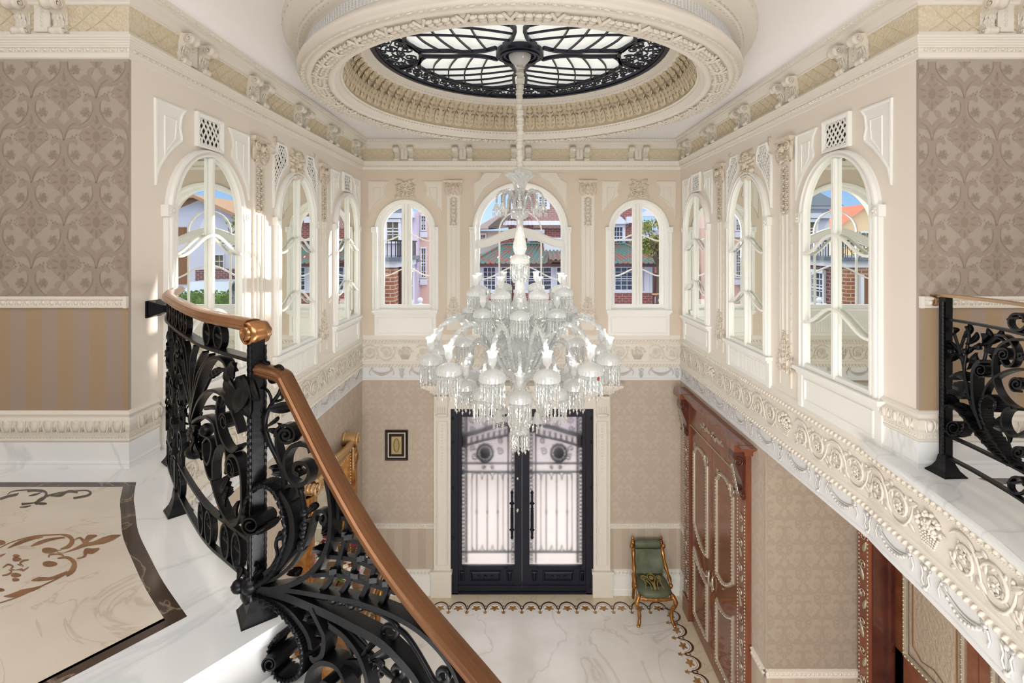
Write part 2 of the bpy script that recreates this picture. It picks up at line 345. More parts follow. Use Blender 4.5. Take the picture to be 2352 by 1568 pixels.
def arch(cx, zs, rx, rz, n=16, a0=0, a1=pi): return [(cx+rx*cos(a0+(a1-a0)*i/n), zs+rz*sin(a0+(a1-a0)*i/n)) for i in range(n+1)]
def offset_poly(p, d):                              # inward offset of a closed polygon
    n = len(p); A = sum(p[i-1][0]*p[i][1]-p[i][0]*p[i-1][1] for i in range(n)); sg = 1 if A > 0 else -1; out = []
    for i in range(n):
        a, b, c = p[i-1], p[i], p[(i+1) % n]
        def nr(s_, e_):
            dx, dy = e_[0]-s_[0], e_[1]-s_[1]; l = sqrt(dx*dx+dy*dy) or 1e-9; return (-dy/l*sg, dx/l*sg)
        n1 = nr(a, b); n2 = nr(b, c); k = max(0.25, 1+n1[0]*n2[0]+n1[1]*n2[1])
        out.append((b[0]+(n1[0]+n2[0])/k*d, b[1]+(n1[1]+n2[1])/k*d))
    return out
def moulded(mb, poly, steps, d_in=None):              # rings of a raised frame around a polygon; steps = [(inset, depth)...]
    rings = [[(x, y, dd) for x, y in offset_poly(poly, o)] for o, dd in steps]
    mb.grid(rings, cv=True, smooth=False)
    if d_in is not None: mb.add([(x, y, d_in) for x, y in offset_poly(poly, steps[-1][0])], [tuple(range(len(poly)))])
    return mb
# ---------------------------------------------------------------- damask paper: figure laid on the ground paper
def blob(cx, cy, rx, ry, lobes, amp, n=36, ph=0.0): return [(cx+rx*(1+amp*cos(lobes*2*pi*i/n+ph))*cos(2*pi*i/n), cy+ry*(1+amp*cos(lobes*2*pi*i/n+ph))*sin(2*pi*i/n)) for i in range(n)]
def lens(x, y, L, W, a, n=7, ser=0.0):
    ca, sa = cos(a), sin(a); up = []; dn = []
    for i in range(n+1):
        t = i/n; w_ = W/2*sin(pi*t)**0.8*(1+(ser if i % 2 else -ser)); up.append((L*t, w_)); dn.append((L*t, -w_))
    return [(x+p*ca-q*sa, y+p*sa+q*ca) for p, q in up+dn[::-1][1:-1]]
def band(pts, ws):
    p = cat_rom(pts, 5); n = len(p); L = []; R = []
    for i in range(n):
        t = i/(n-1)*(len(ws)-1); k = min(int(t), len(ws)-2); w_ = ws[k]+(ws[k+1]-ws[k])*(t-k)
        dx = p[min(i+1, n-1)][0]-p[max(i-1, 0)][0]; dy = p[min(i+1, n-1)][1]-p[max(i-1, 0)][1]; l = sqrt(dx*dx+dy*dy) or 1e-9
        L.append((p[i][0]-dy/l*w_/2, p[i][1]+dx/l*w_/2)); R.append((p[i][0]+dy/l*w_/2, p[i][1]-dx/l*w_/2))
    return L+R[::-1]
def damask_shapes():
    F = []; G = []                                        # figure, dark detail; unit: photo-crop pixels, y up, origin = junction
    fl = (0, -228)
    F.append([(fl[0]+x, fl[1]+y) for x, y in [(0, 128), (16, 118), (20, 100), (38, 84), (46, 62), (72, 68), (92, 52), (98, 24), (84, 4), (90, -18), (68, -34), (56, -52), (34, -62), (22, -84), (0, -102)]+[(-22, -84), (-34, -62), (-56, -52), (-68, -34), (-90, -18), (-84, 4), (-98, 24), (-92, 52), (-72, 68), (-46, 62), (-38, 84), (-20, 100), (-16, 118)]])
    G.append(blob(fl[0], fl[1]+8, 22, 34, 8, 0.1, 24)); G += [lens(fl[0], fl[1]-40, 55, 16, -pi/2, ser=0.15)]
    for s in (-1, 1):
        F.append(lens(s*12, -322, 62, 30, pi/2-s*2.2, ser=0.2)); F.append(lens(s*20, -345, 50, 22, -pi/2+s*0.9, ser=0.2))
        F.append(band([(s*80, 0), (s*62, 26), (s*30, 24), (s*15, -6), (s*16, -70), (s*52, -128), (s*108, -160)], [16, 34, 34, 26, 32, 36, 20]))
        F.append([(s*x, y) for x, y in [(0, 20), (12, 60), (30, 92), (62, 104), (100, 96), (112, 120), (104, 150), (78, 172), (40, 166), (14, 140), (0, 120)]])
        G.append(band([(s*4, 30), (s*14, 80), (s*40, 120), (s*78, 140)], [3, 6, 6, 2])); G.append(band([(s*26, 0), (s*24, -60), (s*58, -116), (s*100, -146)], [2, 4, 4, 2]))
        for k in range(6): G.append(lens(s*(70+0), -66, 34 if k % 2 else 26, 12, k*pi/3+0.3))
        F.append(blob(s*70, -66, 30, 30, 6, 0.22, 24))
        for k in range(4): G.append(lens(s*(36+k*13), 40+k*5, 15, 7, (pi/2-s*0.5) if k % 2 else (-s*0.6+(pi if s < 0 else 0))))
        G.append(lens(fl[0]+s*8, fl[1]+52, 34, 11, pi/2-s*0.8)); G.append(lens(fl[0]+s*36, fl[1]+26, 44, 15, pi/2-s*1.25, ser=0.15)); G.append(lens(fl[0]+s*34, fl[1]-6, 40, 14, pi/2-s*1.75, ser=0.15)); G.append(lens(fl[0]+s*16, fl[1]-34, 38, 12, pi/2-s*2.5))
        for k in range(5): G.append(blob(s*(96+(k % 2)*9), -242+k*11, 4.5, 4.5, 1, 0, 7))
    F.append(blob(0, 16, 16, 22, 6, 0.15, 20)); G.append(lens(0, -108, 22, 12, pi/2)); G.append(lens(0, fl[1]+86, 36, 18, pi/2, ser=0.2))
    return F, G
DF, DG = damask_shapes()
def damask(T, x0, x1, z0, z1, fig, line, parent, tw=0.40, th=0.527, ox=0.0, oz=0.0, dd=0.0012, name='wallpaper_pattern', detail=True):
    kx = tw/410.0; kz = th/540.0; mf = MB(T); mg = MB(T)
    i0 = int((x0-ox)/(tw/2))-2; i1 = int((x1-ox)/(tw/2))+2; j0 = int((z0-oz)/th)-2; j1 = int((z1-oz)/th)+2
    for i in range(i0, i1+1):
        for j in range(j0, j1+1):
            cx = ox+i*tw/2; cz = oz+(j+0.5*(i % 2))*th
            if cx < x0-tw or cx > x1+tw or cz < z0-th or cz > z1+th: continue
            for sh, m_, d_ in ((DF, mf, dd), (DG, mg, dd*2)):
                if m_ is mg and not detail: continue
                for k_, p in enumerate(sh):
                    q = clip([(cx+x*kx, cz+y*kz) for x, y in p], x0, x1, z0, z1)
                    if len(q) > 2: m_.poly(q, d_+0.00003*(k_ % 7))
    mf.obj(name, fig, parent)
    if detail: mg.obj(name, line, parent)

# ---------------------------------------------------------------- walls with openings
def xf(px): return (px-VX)/S
def zf(py): return E+(VY-py)/S
def wall_open(mb, x0, x1, z0, z1, ops, depth):
    """front face (d=0) with reveals back to -depth; ops = list of dict(cx, hw, zb, zs, rz) ; rz=0 -> square head"""
    ops = sorted(ops, key=lambda o: o['cx']); x = x0
    def q(pts): mb.poly(pts, 0.0)
    for o in ops:
        a, b = o['cx']-o['hw'], o['cx']+o['hw']
        q([(x, z0), (a, z0), (a, z1), (x, z1)]); x = b
        if o['zb'] > z0: q([(a, z0), (b, z0), (b, o['zb']), (a, o['zb'])])
        head = arch(o['cx'], o['zs'], o['hw'], o['rz'], 24)[::-1] if o['rz'] else [(a, o['zs']), (b, o['zs'])]
        for p, r in zip(head[:-1], head[1:]): q([p, r, (r[0], z1), (p[0], z1)])
        rim = [(a, o['zb'])]+head+[(b, o['zb'])]
        if rim[1] == rim[0]: rim.pop(0)
        n = len(rim); mb.add([(p[0], p[1], 0) for p in rim]+[(p[0], p[1], -depth) for p in rim], [(i, (i+1) % n, n+(i+1) % n, n+i) for i in range(n)])
    q([(x, z0), (x1, z0), (x1, z1), (x, z1)])
ZS = zf(528)                                     # springing height of the arches
WIN = [dict(cx=xf(931), hw=0.435, zb=zf(712), zs=ZS, rz=0.44), dict(cx=xf(1195), hw=0.70, zb=zf(712), zs=ZS, rz=0.70), dict(cx=xf(1467), hw=0.435, zb=zf(712), zs=ZS, rz=0.44)]
ZC = E+1.914                                     # ceiling
ZBELT = zf(775)
wf = struct_root('wall_far')
m = MB(TF); wall_open(m, XL-0.3, XR+0.3, ZBELT, ZC+0.8, WIN, 0.32); m.obj('upper_wall', 'paint_far', wf)
m = MB(TF); wall_open(m, XL-0.3, XR+0.3, 0, ZBELT, [dict(cx=xf(1199), hw=1.09, zb=0, zs=zf(937), rz=0)], 0.32); m.obj('lower_wall', 'damask_pale', wf)
m = MB(); m.box(XL-0.3, XR+0.3, D+0.30, D+0.33, ZC, ZC+1.2); m.obj('parapet', 'paint_far', wf)
damask(TF, XL, xf(1000), zf(1202), zf(871), 'damask_pale_fig', 'damask_pale_fig', wf, detail=False); damask(TF, xf(1400), XR, zf(1202), zf(871), 'damask_pale_fig', 'damask_pale_fig', wf, detail=False)
m = MB(TF); m.box(XL, xf(1000), zf(1312), zf(1212), 0, 0.002); m.box(xf(1400), XR, zf(1312), zf(1212), 0, 0.002); m.obj('striped_wallpaper', 'stripe_pale', wf)
wl = struct_root('wall_left'); wr = struct_root('wall_right'); wfl = struct_root('wall_front_left'); wfr = struct_root('wall_front_right'); wa = struct_root('wall_alcove'); wc = struct_root('wall_cloakroom')
m = MB(); m.box(XL-0.3, XL, Y1+0.02, D, ZBELT, ZC+0.3); m.obj('upper_wall', 'paint_cream', wl)
m = MB(); m.box(XL-0.3, XL, -1.5, D, 0, ZBELT); m.obj('lower_wall', 'damask_pale', wl)
damask(TL, 0.5, D, zf(1202), zf(871), 'damask_pale_fig', 'damask_pale_fig', wl, detail=False)
m = MB(TL); m.box(0.5, D, zf(1312), zf(1212), 0, 0.002); m.obj('striped_wallpaper', 'stripe_pale_y', wl)
YA = 4.98; XC = 3.41
m = MB(); m.box(XR, XR+0.3, Y1+0.02, D, ZBELT, ZC+0.3); m.obj('upper_wall', 'paint_cream', wr)
m = MB(); m.box(XR, XR+0.3, YA+0.02, D, 0, ZBELT); m.obj('lower_wall', 'damask_pale', wr)
damask(TR, YA, D, zf(1202), zf(871), 'damask_pale_fig', 'damask_pale_fig', wr, detail=False)
m = MB(TR); m.box(YA, 5.25, zf(1312), zf(1212), 0, 0.002); m.box(7.32, D, zf(1312), zf(1212), 0, 0.002); m.obj('striped_wallpaper', 'stripe_pale_y', wr)
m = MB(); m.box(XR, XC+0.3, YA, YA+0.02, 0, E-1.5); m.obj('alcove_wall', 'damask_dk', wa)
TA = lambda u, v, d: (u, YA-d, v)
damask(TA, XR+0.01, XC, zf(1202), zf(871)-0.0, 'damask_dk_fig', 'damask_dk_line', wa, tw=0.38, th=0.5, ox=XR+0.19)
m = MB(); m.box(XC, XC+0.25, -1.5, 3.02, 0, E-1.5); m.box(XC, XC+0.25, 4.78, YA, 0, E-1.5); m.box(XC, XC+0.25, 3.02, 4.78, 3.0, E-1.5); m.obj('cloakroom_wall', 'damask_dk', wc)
m = MB(TA); m.box(XR+0.01, XC, 0.3, zf(1212), 0, 0.002); m.obj('striped_wallpaper', 'stripe_pale', wa)
# walls of the landing that face the room
ZL = zf(768); 
TFL = lambda u, v, d: (u, Y1-d, v)
ZFL = E-206/S                                    # landing floor level
for root, a, b, ph in ((wfl, -5.2, XL, -0.006), (wfr, XR, 5.2, 0.0)):
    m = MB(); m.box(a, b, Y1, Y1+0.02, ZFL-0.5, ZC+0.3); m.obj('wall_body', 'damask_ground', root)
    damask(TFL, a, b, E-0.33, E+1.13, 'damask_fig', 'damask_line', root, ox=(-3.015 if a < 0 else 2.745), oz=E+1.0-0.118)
    m = MB(TFL); m.box(a, b, E-1.05, E-0.385, 0, 0.002); m.obj('striped_wallpaper', 'stripe_wide', root)
# painted strip of the left and right walls towards the landing is the same cream paint as the upper wall

# ---------------------------------------------------------------- cornice all round
RUN = [(-5.2, Y1), (XL, Y1), (XL, D), (XR, D), (XR, Y1), (5.2, Y1)]
cornice = struct_root('trim_1')
def U(u): return E+u/S
m = MB(); sweep(m, RUN, [(0, U(172)), (0.008, U(173)), (0.012, U(177)), (0.018, U(178)), (0.018, U(181)), (0.024, U(181.5)), (0.026, U(183)), (0.030, U(183.3)), (0.032, U(185)), (0.036, U(185.3)), (0.040, U(187)), (0.044, U(187.3)), (0.048, U(189)), (0.052, U(189.3)), (0.055, U(191)), (0.050, U(192)), (0.03, U(192.4)), (0.012, U(193)), (0.010, U(196)), (0.008, U(197))]); m.obj('cornice_moulding', 'plaster_warm', cornice)
m = MB(); sweep(m, RUN, [(0.008, U(196.5)), (0.006, U(205)), (0.012, U(213)), (0.022, U(221))]); m.obj('cornice_frieze', 'frieze_gold', cornice)
m = MB(); sweep(m, RUN, [(0.022, U(220)), (0.03, U(221)), (0.03, U(223)), (0.036, U(224)), (0.050, U(226)), (0.075, U(229)), (0.085, U(232)), (0.094, U(232.5)), (0.094, U(234.5)), (0.108, U(235)), (0.113, U(237)), (0.118, U(239)), (0.10, U(240)), (0.09, U(240)), (0.0, U(240))]); m.obj('cornice_moulding', 'plaster_warm', cornice)
m = MB(); sweep(m, RUN, [(0.100, U(239.6)), (0.104, U(246)), (0.13, U(256)), (0.20, U(268)), (0.32, U(278)), (0.50, U(284.5)), (0.72, ZC-0.002)], smooth=True); m.obj('ceiling_cove', 'ceiling_white', cornice)
m = MB(); eggs(m, RUN, U(179.5), 3.6/S, 0.052, 0.018, 0.012); m.obj('egg_and_dart', 'plaster', cornice)
m = MB(); eggs(m, RUN, U(236), 3.2/S, 0.044, 0.105, 0.011, dart=False); m.obj('beading', 'plaster', cornice)
# trellis ribs on the frieze
m = MB()
def rib(T, i):
    m.T = T
    for s in (-1, 1): m.tube([(s*-0.1, U(197.2), 0.010), (s*-0.033, U(204), 0.0085), (s*0.033, U(212), 0.012), (s*0.1, U(220), 0.022)], 0.0035, 4)
    m.T = None
along(RUN, 0.115, rib, 0.1); m.obj('trellis_ribs', 'frieze_rib', cornice)
# paired scroll corbels; one mesh shared by all
def corbel_mesh():
    m = MB(T0); z0, z1 = U(191.5), U(224); h = z1-z0
    def Z(t): return z0+h*t
    side = [(0.0, 0), (0.05, 0.02), (0.062, 0.08), (0.06, 0.17), (0.045, 0.24), (0.03, 0.33), (0.028, 0.45), (0.04, 0.57), (0.07, 0.66), (0.10, 0.72), (0.118, 0.80), (0.118, 0.90), (0.10, 0.97), (0.0, 1.0)]
    for w_, sc_ in ((0.030, 1.0), (0.036, 0.88)):
        side_prism(m, [(d*sc_, Z(t)) for d, t in side], -w_, w_)
    for (cz, cd, r, w_) in ((0.80, 0.088, 0.038, 0.042), (0.11, 0.045, 0.024, 0.040)):
        rows = [[(x, Z(cz)+r*k*sin(a), cd+r*k*cos(a)) for a in [2*pi*j/14 for j in range(14)]] for x, k in ((-w_, 0.3), (-w_, 0.95), (-w_*0.6, 1.0), (-w_*0.3, 0.86), (w_*0.3, 0.86), (w_*0.6, 1.0), (w_, 0.95), (w_, 0.3))]
        m.grid(rows, cv=True)
        for sx in (-1, 1):
            sp_ = spiral(0, 0, r*0.92, r*0.12, 0.5, 1.8, 12); m.tube([(sx*(w_+0.002), Z(cz)+y, cd+x) for x, y in sp_], 0.0042, 4)
            m.ell((sx*(w_+0.002), Z(cz), cd), 0.006, 0.008, 0.008, 6, 4)
    for t, L, d in ((0.30, 0.05, 0.033), (0.42, 0.05, 0.033), (0.54, 0.05, 0.042)):
        for s in (-1, 0, 1): m.leaf(s*0.008, Z(t)+0.02, L, 0.022, -pi/2+s*0.5, d, 0.016, 4)
    for s in (-1, 1):
        for t in (0.3, 0.42, 0.52): m.leaf(s*0.032, Z(t), 0.04, 0.02, pi/2 if s > 0 else pi/2, 0.02, 0.006, 3)
    return m
cm = corbel_mesh().obj('corbel', 'plaster', cornice); cme = cm.data
bpy.data.objects.remove(cm)
drop = MB(T0)
for k in range(5): drop.ell((0, U(218-k*4), 0.02), 0.014-0.001*k, 0.012, 0.012, 6, 4); drop.leaf(0.004, U(217-k*4), 0.022, 0.012, -0.6, 0.012, 0.01, 3); drop.leaf(-0.004, U(217-k*4), 0.022, 0.012, pi+0.6, 0.012, 0.01, 3)
dme = drop.obj('drop', 'plaster', cornice); dm_ = dme.data; bpy.data.objects.remove(dme)
backing = MB(T0); backing.box(-0.05, 0.05, U(196), U(221), 0.012, 0.022); bk = backing.obj('b', 'plaster_warm', cornice); bkm = bk.data; bpy.data.objects.remove(bk)
def corbel_pair(x, y, rz, gap=0.112):
    for s in (-1, 1): link('corbel', cme, cornice, None, (x+s*gap*cos(rz)/1.0*0.98, y+s*gap*sin(rz)*0.98, 0), rz)
    link('corbel_drop', dm_, cornice, None, (x, y, 0), rz); link('corbel_backing', bkm, cornice, None, (x, y, 0), rz)
for px in (929, 1063, 1197, 1331, 1465): corbel_pair(xf(px), D, 0)
for q in (0.481, 0.597, 0.716, 0.835, 0.955):
    corbel_pair(XL, q*D-0.02, pi/2); corbel_pair(XR, q*D-0.02, -pi/2)
corbel_pair(-2.93, Y1, 0, 0.118); corbel_pair(2.98, Y1, 0, 0.118); corbel_pair(-3.9, Y1, 0, 0.118); corbel_pair(3.95, Y1, 0, 0.118)

# ---------------------------------------------------------------- entablature at landing-floor height
EDGE_R = [(XR, 3.50), (XR-0.03, 3.30), (2.405, 3.0), (2.37, 2.7), (2.30, 2.3), (2.20, 1.95), (2.05, 1.6), (1.8, 1.3)]
ent = struct_root('trim_2')
RUN2 = [(XL, 1.2), (XL, D), (XR, D), (XR, 3.50)]+EDGE_R[1:]
m = MB(); sweep(m, RUN2, [(0.0, U(-206)), (0.012, U(-208)), (0.020, U(-213)), (0.020, U(-216)), (0.026, U(-217)), (0.026, U(-224)), (0.014, U(-225)), (0.014, U(-227)), (0.005, U(-228)), (0.005, U(-266)), (0.012, U(-268)), (0.018, U(-269)), (0.018, U(-272)), (0.024, U(-273)), (0.024, U(-280)), (0.006, U(-281))]); m.obj('entablature', 'plaster_warm', ent)
m = MB(); sweep(m, RUN2, [(0.006, U(-280.5)), (0.004, U(-282)), (0.004, U(-305)), (0.012, U(-306)), (0.014, U(-308)), (0.014, U(-310)), (0.0, U(-310.5)), (-0.12, U(-310.5))]); m.obj('lower_frieze', 'plaster_cool', ent)
m = MB(); ropes(m, RUN2, U(-220.5), 8.5/S, 0.050, 0.028, 0.015); ropes(m, RUN2, U(-276.5), 8/S, 0.050, 0.026, 0.014); m.obj('rope_moulding', 'plaster', ent)
m = MB(); eggs(m, RUN2, U(-226.4), 1.3/S, 0.018, 0.015, 0.004, dart=False, n=4, m=3); m.obj('beading', 'plaster', ent)
def scroll_unit(m, fl, R=0.098, z=U(-247.5), d=0.005):
    sp_ = spiral(0, 0, R, 0.022, pi*0.9*fl, -1.35*fl, 16); k = len(sp_); m.tube([(x, z+y, d+0.008) for x, y in sp_], [0.0075*(1-0.5*i/k)+0.003 for i in range(k)], 5)
    m.tube([(x*1.04, z+y*1.04, d+0.005) for x, y in sp_[:k//2]], 0.005, 4)
    for i in range(1, k-3, 2):
        x, y = sp_[i]; a = atan2(y, x); q = 1-i/k; m.leaf(x*0.98, z+y*0.98, 0.024+0.034*q, 0.022, a+pi-0.8*fl, d+0.003, 0.018, 3)
        if i < k*0.6 and i % 4 == 1: m.leaf(x, z+y, 0.034, 0.020, a+0.7*fl, d+0.002, 0.014, 3)
    for j in range(7): m.leaf(0, z, 0.036, 0.020, j*2*pi/7, d+0.008, 0.014, 3)
    m.ell((0, z, d+0.018), 0.011, 0.011, 0.008, 6, 4)
    q_ = cat_rom([(-0.105, z-0.07*fl, d+0.006), (-0.04, z-0.112*fl, d+0.009), (0.05, z-0.100*fl, d+0.009), (0.112, z-0.02*fl, d+0.008), (0.13, z+0.07*fl, d+0.006)], 4); m.tube(q_, [0.004+0.0055*sin(pi*i_/(len(q_)-1)) for i_ in range(len(q_))], 5)
    m.leaf(0.09, z+fl*0.045, 0.085, 0.045, 0.5*fl, d+0.002, 0.022, 5); m.leaf(0.08, z-fl*0.06, 0.07, 0.035, -0.5*fl, d+0.002, 0.018, 4); m.leaf(-0.06, z+fl*0.09, 0.05, 0.03, 2.6*fl, d+0.002, 0.016, 3); m.ell((0.108, z+fl*0.085, d+0.008), 0.014, 0.014, 0.010, 6, 4)
def basket(m, z=U(-247.5), d=0.005):
    R_ = random.Random(4)
    for i in range(5):
        for j in range(7): x = (j-3)*0.020*(1+0.05*i); m.ell((x*(0.75+0.08*i), z-0.095+i*0.016, d+0.010), 0.011, 0.009, 0.010, 5, 3)
    for _ in range(34):
        a = R_.uniform(0.05, pi-0.05); r = R_.uniform(0.02, 0.12); x = r*cos(a)*0.95; y = r*sin(a)*1.0-0.02; rr = R_.uniform(0.010, 0.018); m.ell((x, z+y, d+0.014), rr, rr, 0.014, 6, 4)
        if _ % 2: m.leaf(x, z+y, 0.032, 0.018, a+R_.uniform(-0.6, 0.6), d+0.01, 0.016, 3)
SEG = []                                             # arc-length frames along RUN2
def run_frame(path):
    acc = [0]
    for a, b in zip(path[:-1], path[1:]): acc.append(acc[-1]+sqrt((b[0]-a[0])**2+(b[1]-a[1])**2))
    def f(s0):
        k = 0
        while k < len(path)-2 and s0 > acc[k+1]: k += 1
        a, b = path[k], path[k+1]; L = acc[k+1]-acc[k]; tx, ty = (b[0]-a[0])/L, (b[1]-a[1])/L; t = s0-acc[k]
        def T(u, v, d):                                       # bends round the curve
            s1 = s0+u; kk = k
            if acc[-1] > s1 > 0:
                kk = 0
                while kk < len(path)-2 and s1 > acc[kk+1]: kk += 1
            a2, b2 = path[kk], path[kk+1]; L2 = acc[kk+1]-acc[kk]; tx2, ty2 = (b2[0]-a2[0])/L2, (b2[1]-a2[1])/L2; tt = s1-acc[kk]
            return (a2[0]+tx2*tt+ty2*d, a2[1]+ty2*tt-tx2*d, v)
        return T
    return f, acc[-1]
def rinceau(path, marks, mat_='plaster'):
    f, L = run_frame(path); mm = MB(); marks = sorted(marks); ends = [-0.02]+marks+[L+0.02]
    for b in marks: mm.T = f(b); basket(mm)
    for a, b in zip(ends[:-1], ends[1:]):
        a2 = a+(0.15 if a in marks else 0.02); b2 = b-(0.15 if b in marks else 0.02); n = int((b2-a2)/0.225)
        if n < 1: continue
        st = (b2-a2)/n
        for i in range(n): mm.T = f(a2+st*(i+0.5)); scroll_unit(mm, 1 if i % 2 else -1)
    return mm.obj('scroll_relief', mat_, ent)
rinceau([(XL, 1.2), (XL, D)], [1.6, 3.2, 5.1]); rinceau([(XL, D), (XR, D)], [xf(931)-XL, xf(1195)-XL, xf(1464)-XL])
PR_ = [(XR, D), (XR, 3.50)]+EDGE_R[1:]; rinceau(PR_, [1.25, 3.01, 4.72])
def swag(m):
    z = U(-285); d = 0.004
    for k in range(3): m.tube([(x, z-0.015-(0.075-0.016*k)*(1-(x/0.15)**2), d+0.008) for x in [-0.15+0.03*i for i in range(11)]], [0.006+0.009*(1-abs(i-5)/5)*(k == 0) for i in range(11)], 5)
    for i in range(9): x = -0.11+0.0275*i; m.ell((x, z-0.015-0.07*(1-(x/0.15)**2), d+0.014), 0.013, 0.012, 0.010, 5, 4)
    for s in (-1, 1):
        for a in (0.3, 1.2, 2.0, 2.8): m.leaf(s*0.16, z, 0.045, 0.022, pi/2+s*a, d+0.004, 0.014, 3)
        m.tube([(s*0.17, z-0.01, d+0.008), (s*0.19, z-0.05, d+0.008), (s*0.175, z-0.09, d+0.008)], 0.006, 4)
        m.ell((s*0.16, z, d+0.01), 0.012, 0.012, 0.01, 6, 4)
def lyre(m):
    z = U(-294); d = 0.004
    for s in (-1, 1): m.tube([(s*0.012, z-0.05, d+0.008), (s*0.032, z-0.02, d+0.008), (s*0.02, z+0.02, d+0.008), (s*0.04, z+0.055, d+0.008)], 0.006, 5); m.leaf(s*0.02, z+0.05, 0.03, 0.018, pi/2-s*0.8, d+0.004, 0.012, 3)
    for x in (-0.012, -0.004, 0.004, 0.012): m.tube([(x, z-0.05, d+0.006), (x, z+0.04, d+0.006)], 0.0022, 4)
    m.ell((0, z-0.06, d+0.01), 0.022, 0.014, 0.012, 6, 4); m.ell((0, z+0.062, d+0.01), 0.016, 0.016, 0.012, 6, 4)
m = MB()
for path in ([(XL, 1.2), (XL, D)], [(XL, D), (XR, D)], PR_):
    f, L = run_frame(path); n = int(L/0.55); st = L/n
    for i in range(n): m.T = f(st*(i+0.5)); swag(m); m.T = f(min(L-0.04, st*(i+1)-0.0001)) if i < n-1 else f(L-0.06); lyre(m)
m.obj('swag_relief', 'plaster_swag', ent)

# ---------------------------------------------------------------- front landing walls: chair rail, egg moulding, base
tr3 = struct_root('trim_3')
for a, b, A_, B_ in ((-5.2, XL, [(-5.2, Y1), (XL, Y1), (XL, 3.31)], 'l'), (XR, 5.2, [(XR, 3.36), (XR, Y1), (5.2, Y1)], 'r')):
    m = MB(TFL); p = [(a, U(-60)), (b, U(-60)), (b, U(-48.5)), (a, U(-48.5))] 
    sweep(m2 := MB(), [(a, Y1), (b, Y1)], [(0, U(-58.5)), (0.016, U(-58)), (0.018, U(-56.5)), (0.008, U(-56)), (0.008, U(-51)), (0.018, U(-50.5)), (0.020, U(-49)), (0.012, U(-48)), (0, U(-47.6))])
    e_ = b if a < 0 else a; s_ = -1 if a < 0 else 1; m2.box(min(e_, e_+s_*0.02), max(e_, e_+s_*0.02), Y1-0.02, Y1, U(-58.5), U(-47.6)); m2.obj('chair_rail', 'plaster_warm', tr3)
    m3 = MB(); eggs(m3, [(a, Y1), (b, Y1)], U(-53.5), 5.2/S, 0.05, 0.006, 0.014, margin=0.04); m3.obj('egg_and_dart', 'plaster', tr3)
    m = MB(); sweep(m, A_, [(0, U(-153)), (0.012, U(-154)), (0.022, U(-156)), (0.014, U(-159)), (0.016, U(-160)), (0.030, U(-161)), (0.036, U(-165)), (0.030, U(-170)), (0.018, U(-173)), (0.018, U(-175)), (0.014, U(-175)), (0.014, U(-179)), (0.018, U(-179.5)), (0.016, U(-181)), (0.008, U(-182.5)), (0.0, U(-183))]); m.obj('egg_moulding', 'plaster_warm', tr3)
    m = MB(); eggs(m, A_, U(-166.5), 11/S, 0.083, 0.030, 0.020, n=8, m=6)
    def tongue(T, i): m.T = T; [m.tube([(s*0.026, U(-161.5), 0.035), (s*0.031, U(-166), 0.038), (s*0.02, U(-171.5), 0.033)], 0.006, 5) for s in (-1, 1)]; m.leaf(0, U(-162), 0.03, 0.02, -pi/2, 0.045, 0.006, 3); m.T = None
    along(A_, 0.083, tongue); eggs(m, A_, U(-177), 3/S, 0.02, 0.014, 0.006, dart=False, n=4, m=3); m.obj('egg_and_dart', 'plaster', tr3)
    m = MB(); sweep(m, A_, [(0.012, U(-182)), (0.014, U(-199)), (0.020, U(-200)), (0.022, U(-201.5)), (0.018, U(-202)), (0.020, U(-206))]); m.obj('base_plinth', 'marble_white', tr3)
tr4 = struct_root('trim_4')                        # chair rail and base of the ground-floor walls
for P_ in ([(XL, 0.5), (XL, D), (xf(998), D)], [(xf(1400), D), (XR, D), (XR, 7.33)], [(XR, 5.26), (XR, YA)], [(XR+0.0, YA), (XC, YA), (XC, 4.86)]):
    m = MB(); sweep(m, P_, [(0, zf(1213)), (0.018, zf(1212)), (0.022, zf(1209)), (0.012, zf(1208)), (0.012, zf(1204)), (0.026, zf(1203)), (0.028, zf(1201)), (0, zf(1200))]); m.obj('chair_rail', 'plaster_warm', tr4)
    m = MB(); eggs(m, P_, zf(1206), 5/S, 0.045, 0.014, 0.013); eggs(m, P_, zf(1314), 8/S, 0.055, 0.012, 0.012); m.obj('egg_and_dart', 'plaster', tr4)
    m = MB(); sweep(m, P_, [(0, zf(1306)), (0.025, zf(1307)), (0.02, zf(1310)), (0.01, zf(1311)), (0.01, zf(1318)), (0.022, zf(1319)), (0.02, zf(1321)), (0.02, zf(1350)), (0.03, zf(1352)), (0.03, 0)]); m.obj('baseboard', 'white_trim', tr4)

wb = struct_root('wall_back'); m = MB(); m.box(-5.4, 5.4, -3.2, -3.0, 0, ZC+0.3); m.box(-5.4, -5.2, -3.0, Y1, 0, ZC+0.3); m.box(5.2, 5.4, -3.0, Y1, 0, ZC+0.3); m.box(-5.4, XL-0.3, Y1, Y1+0.2, 0, ZFL-0.4); m.obj('rear_wall', 'paint_cream', wb)
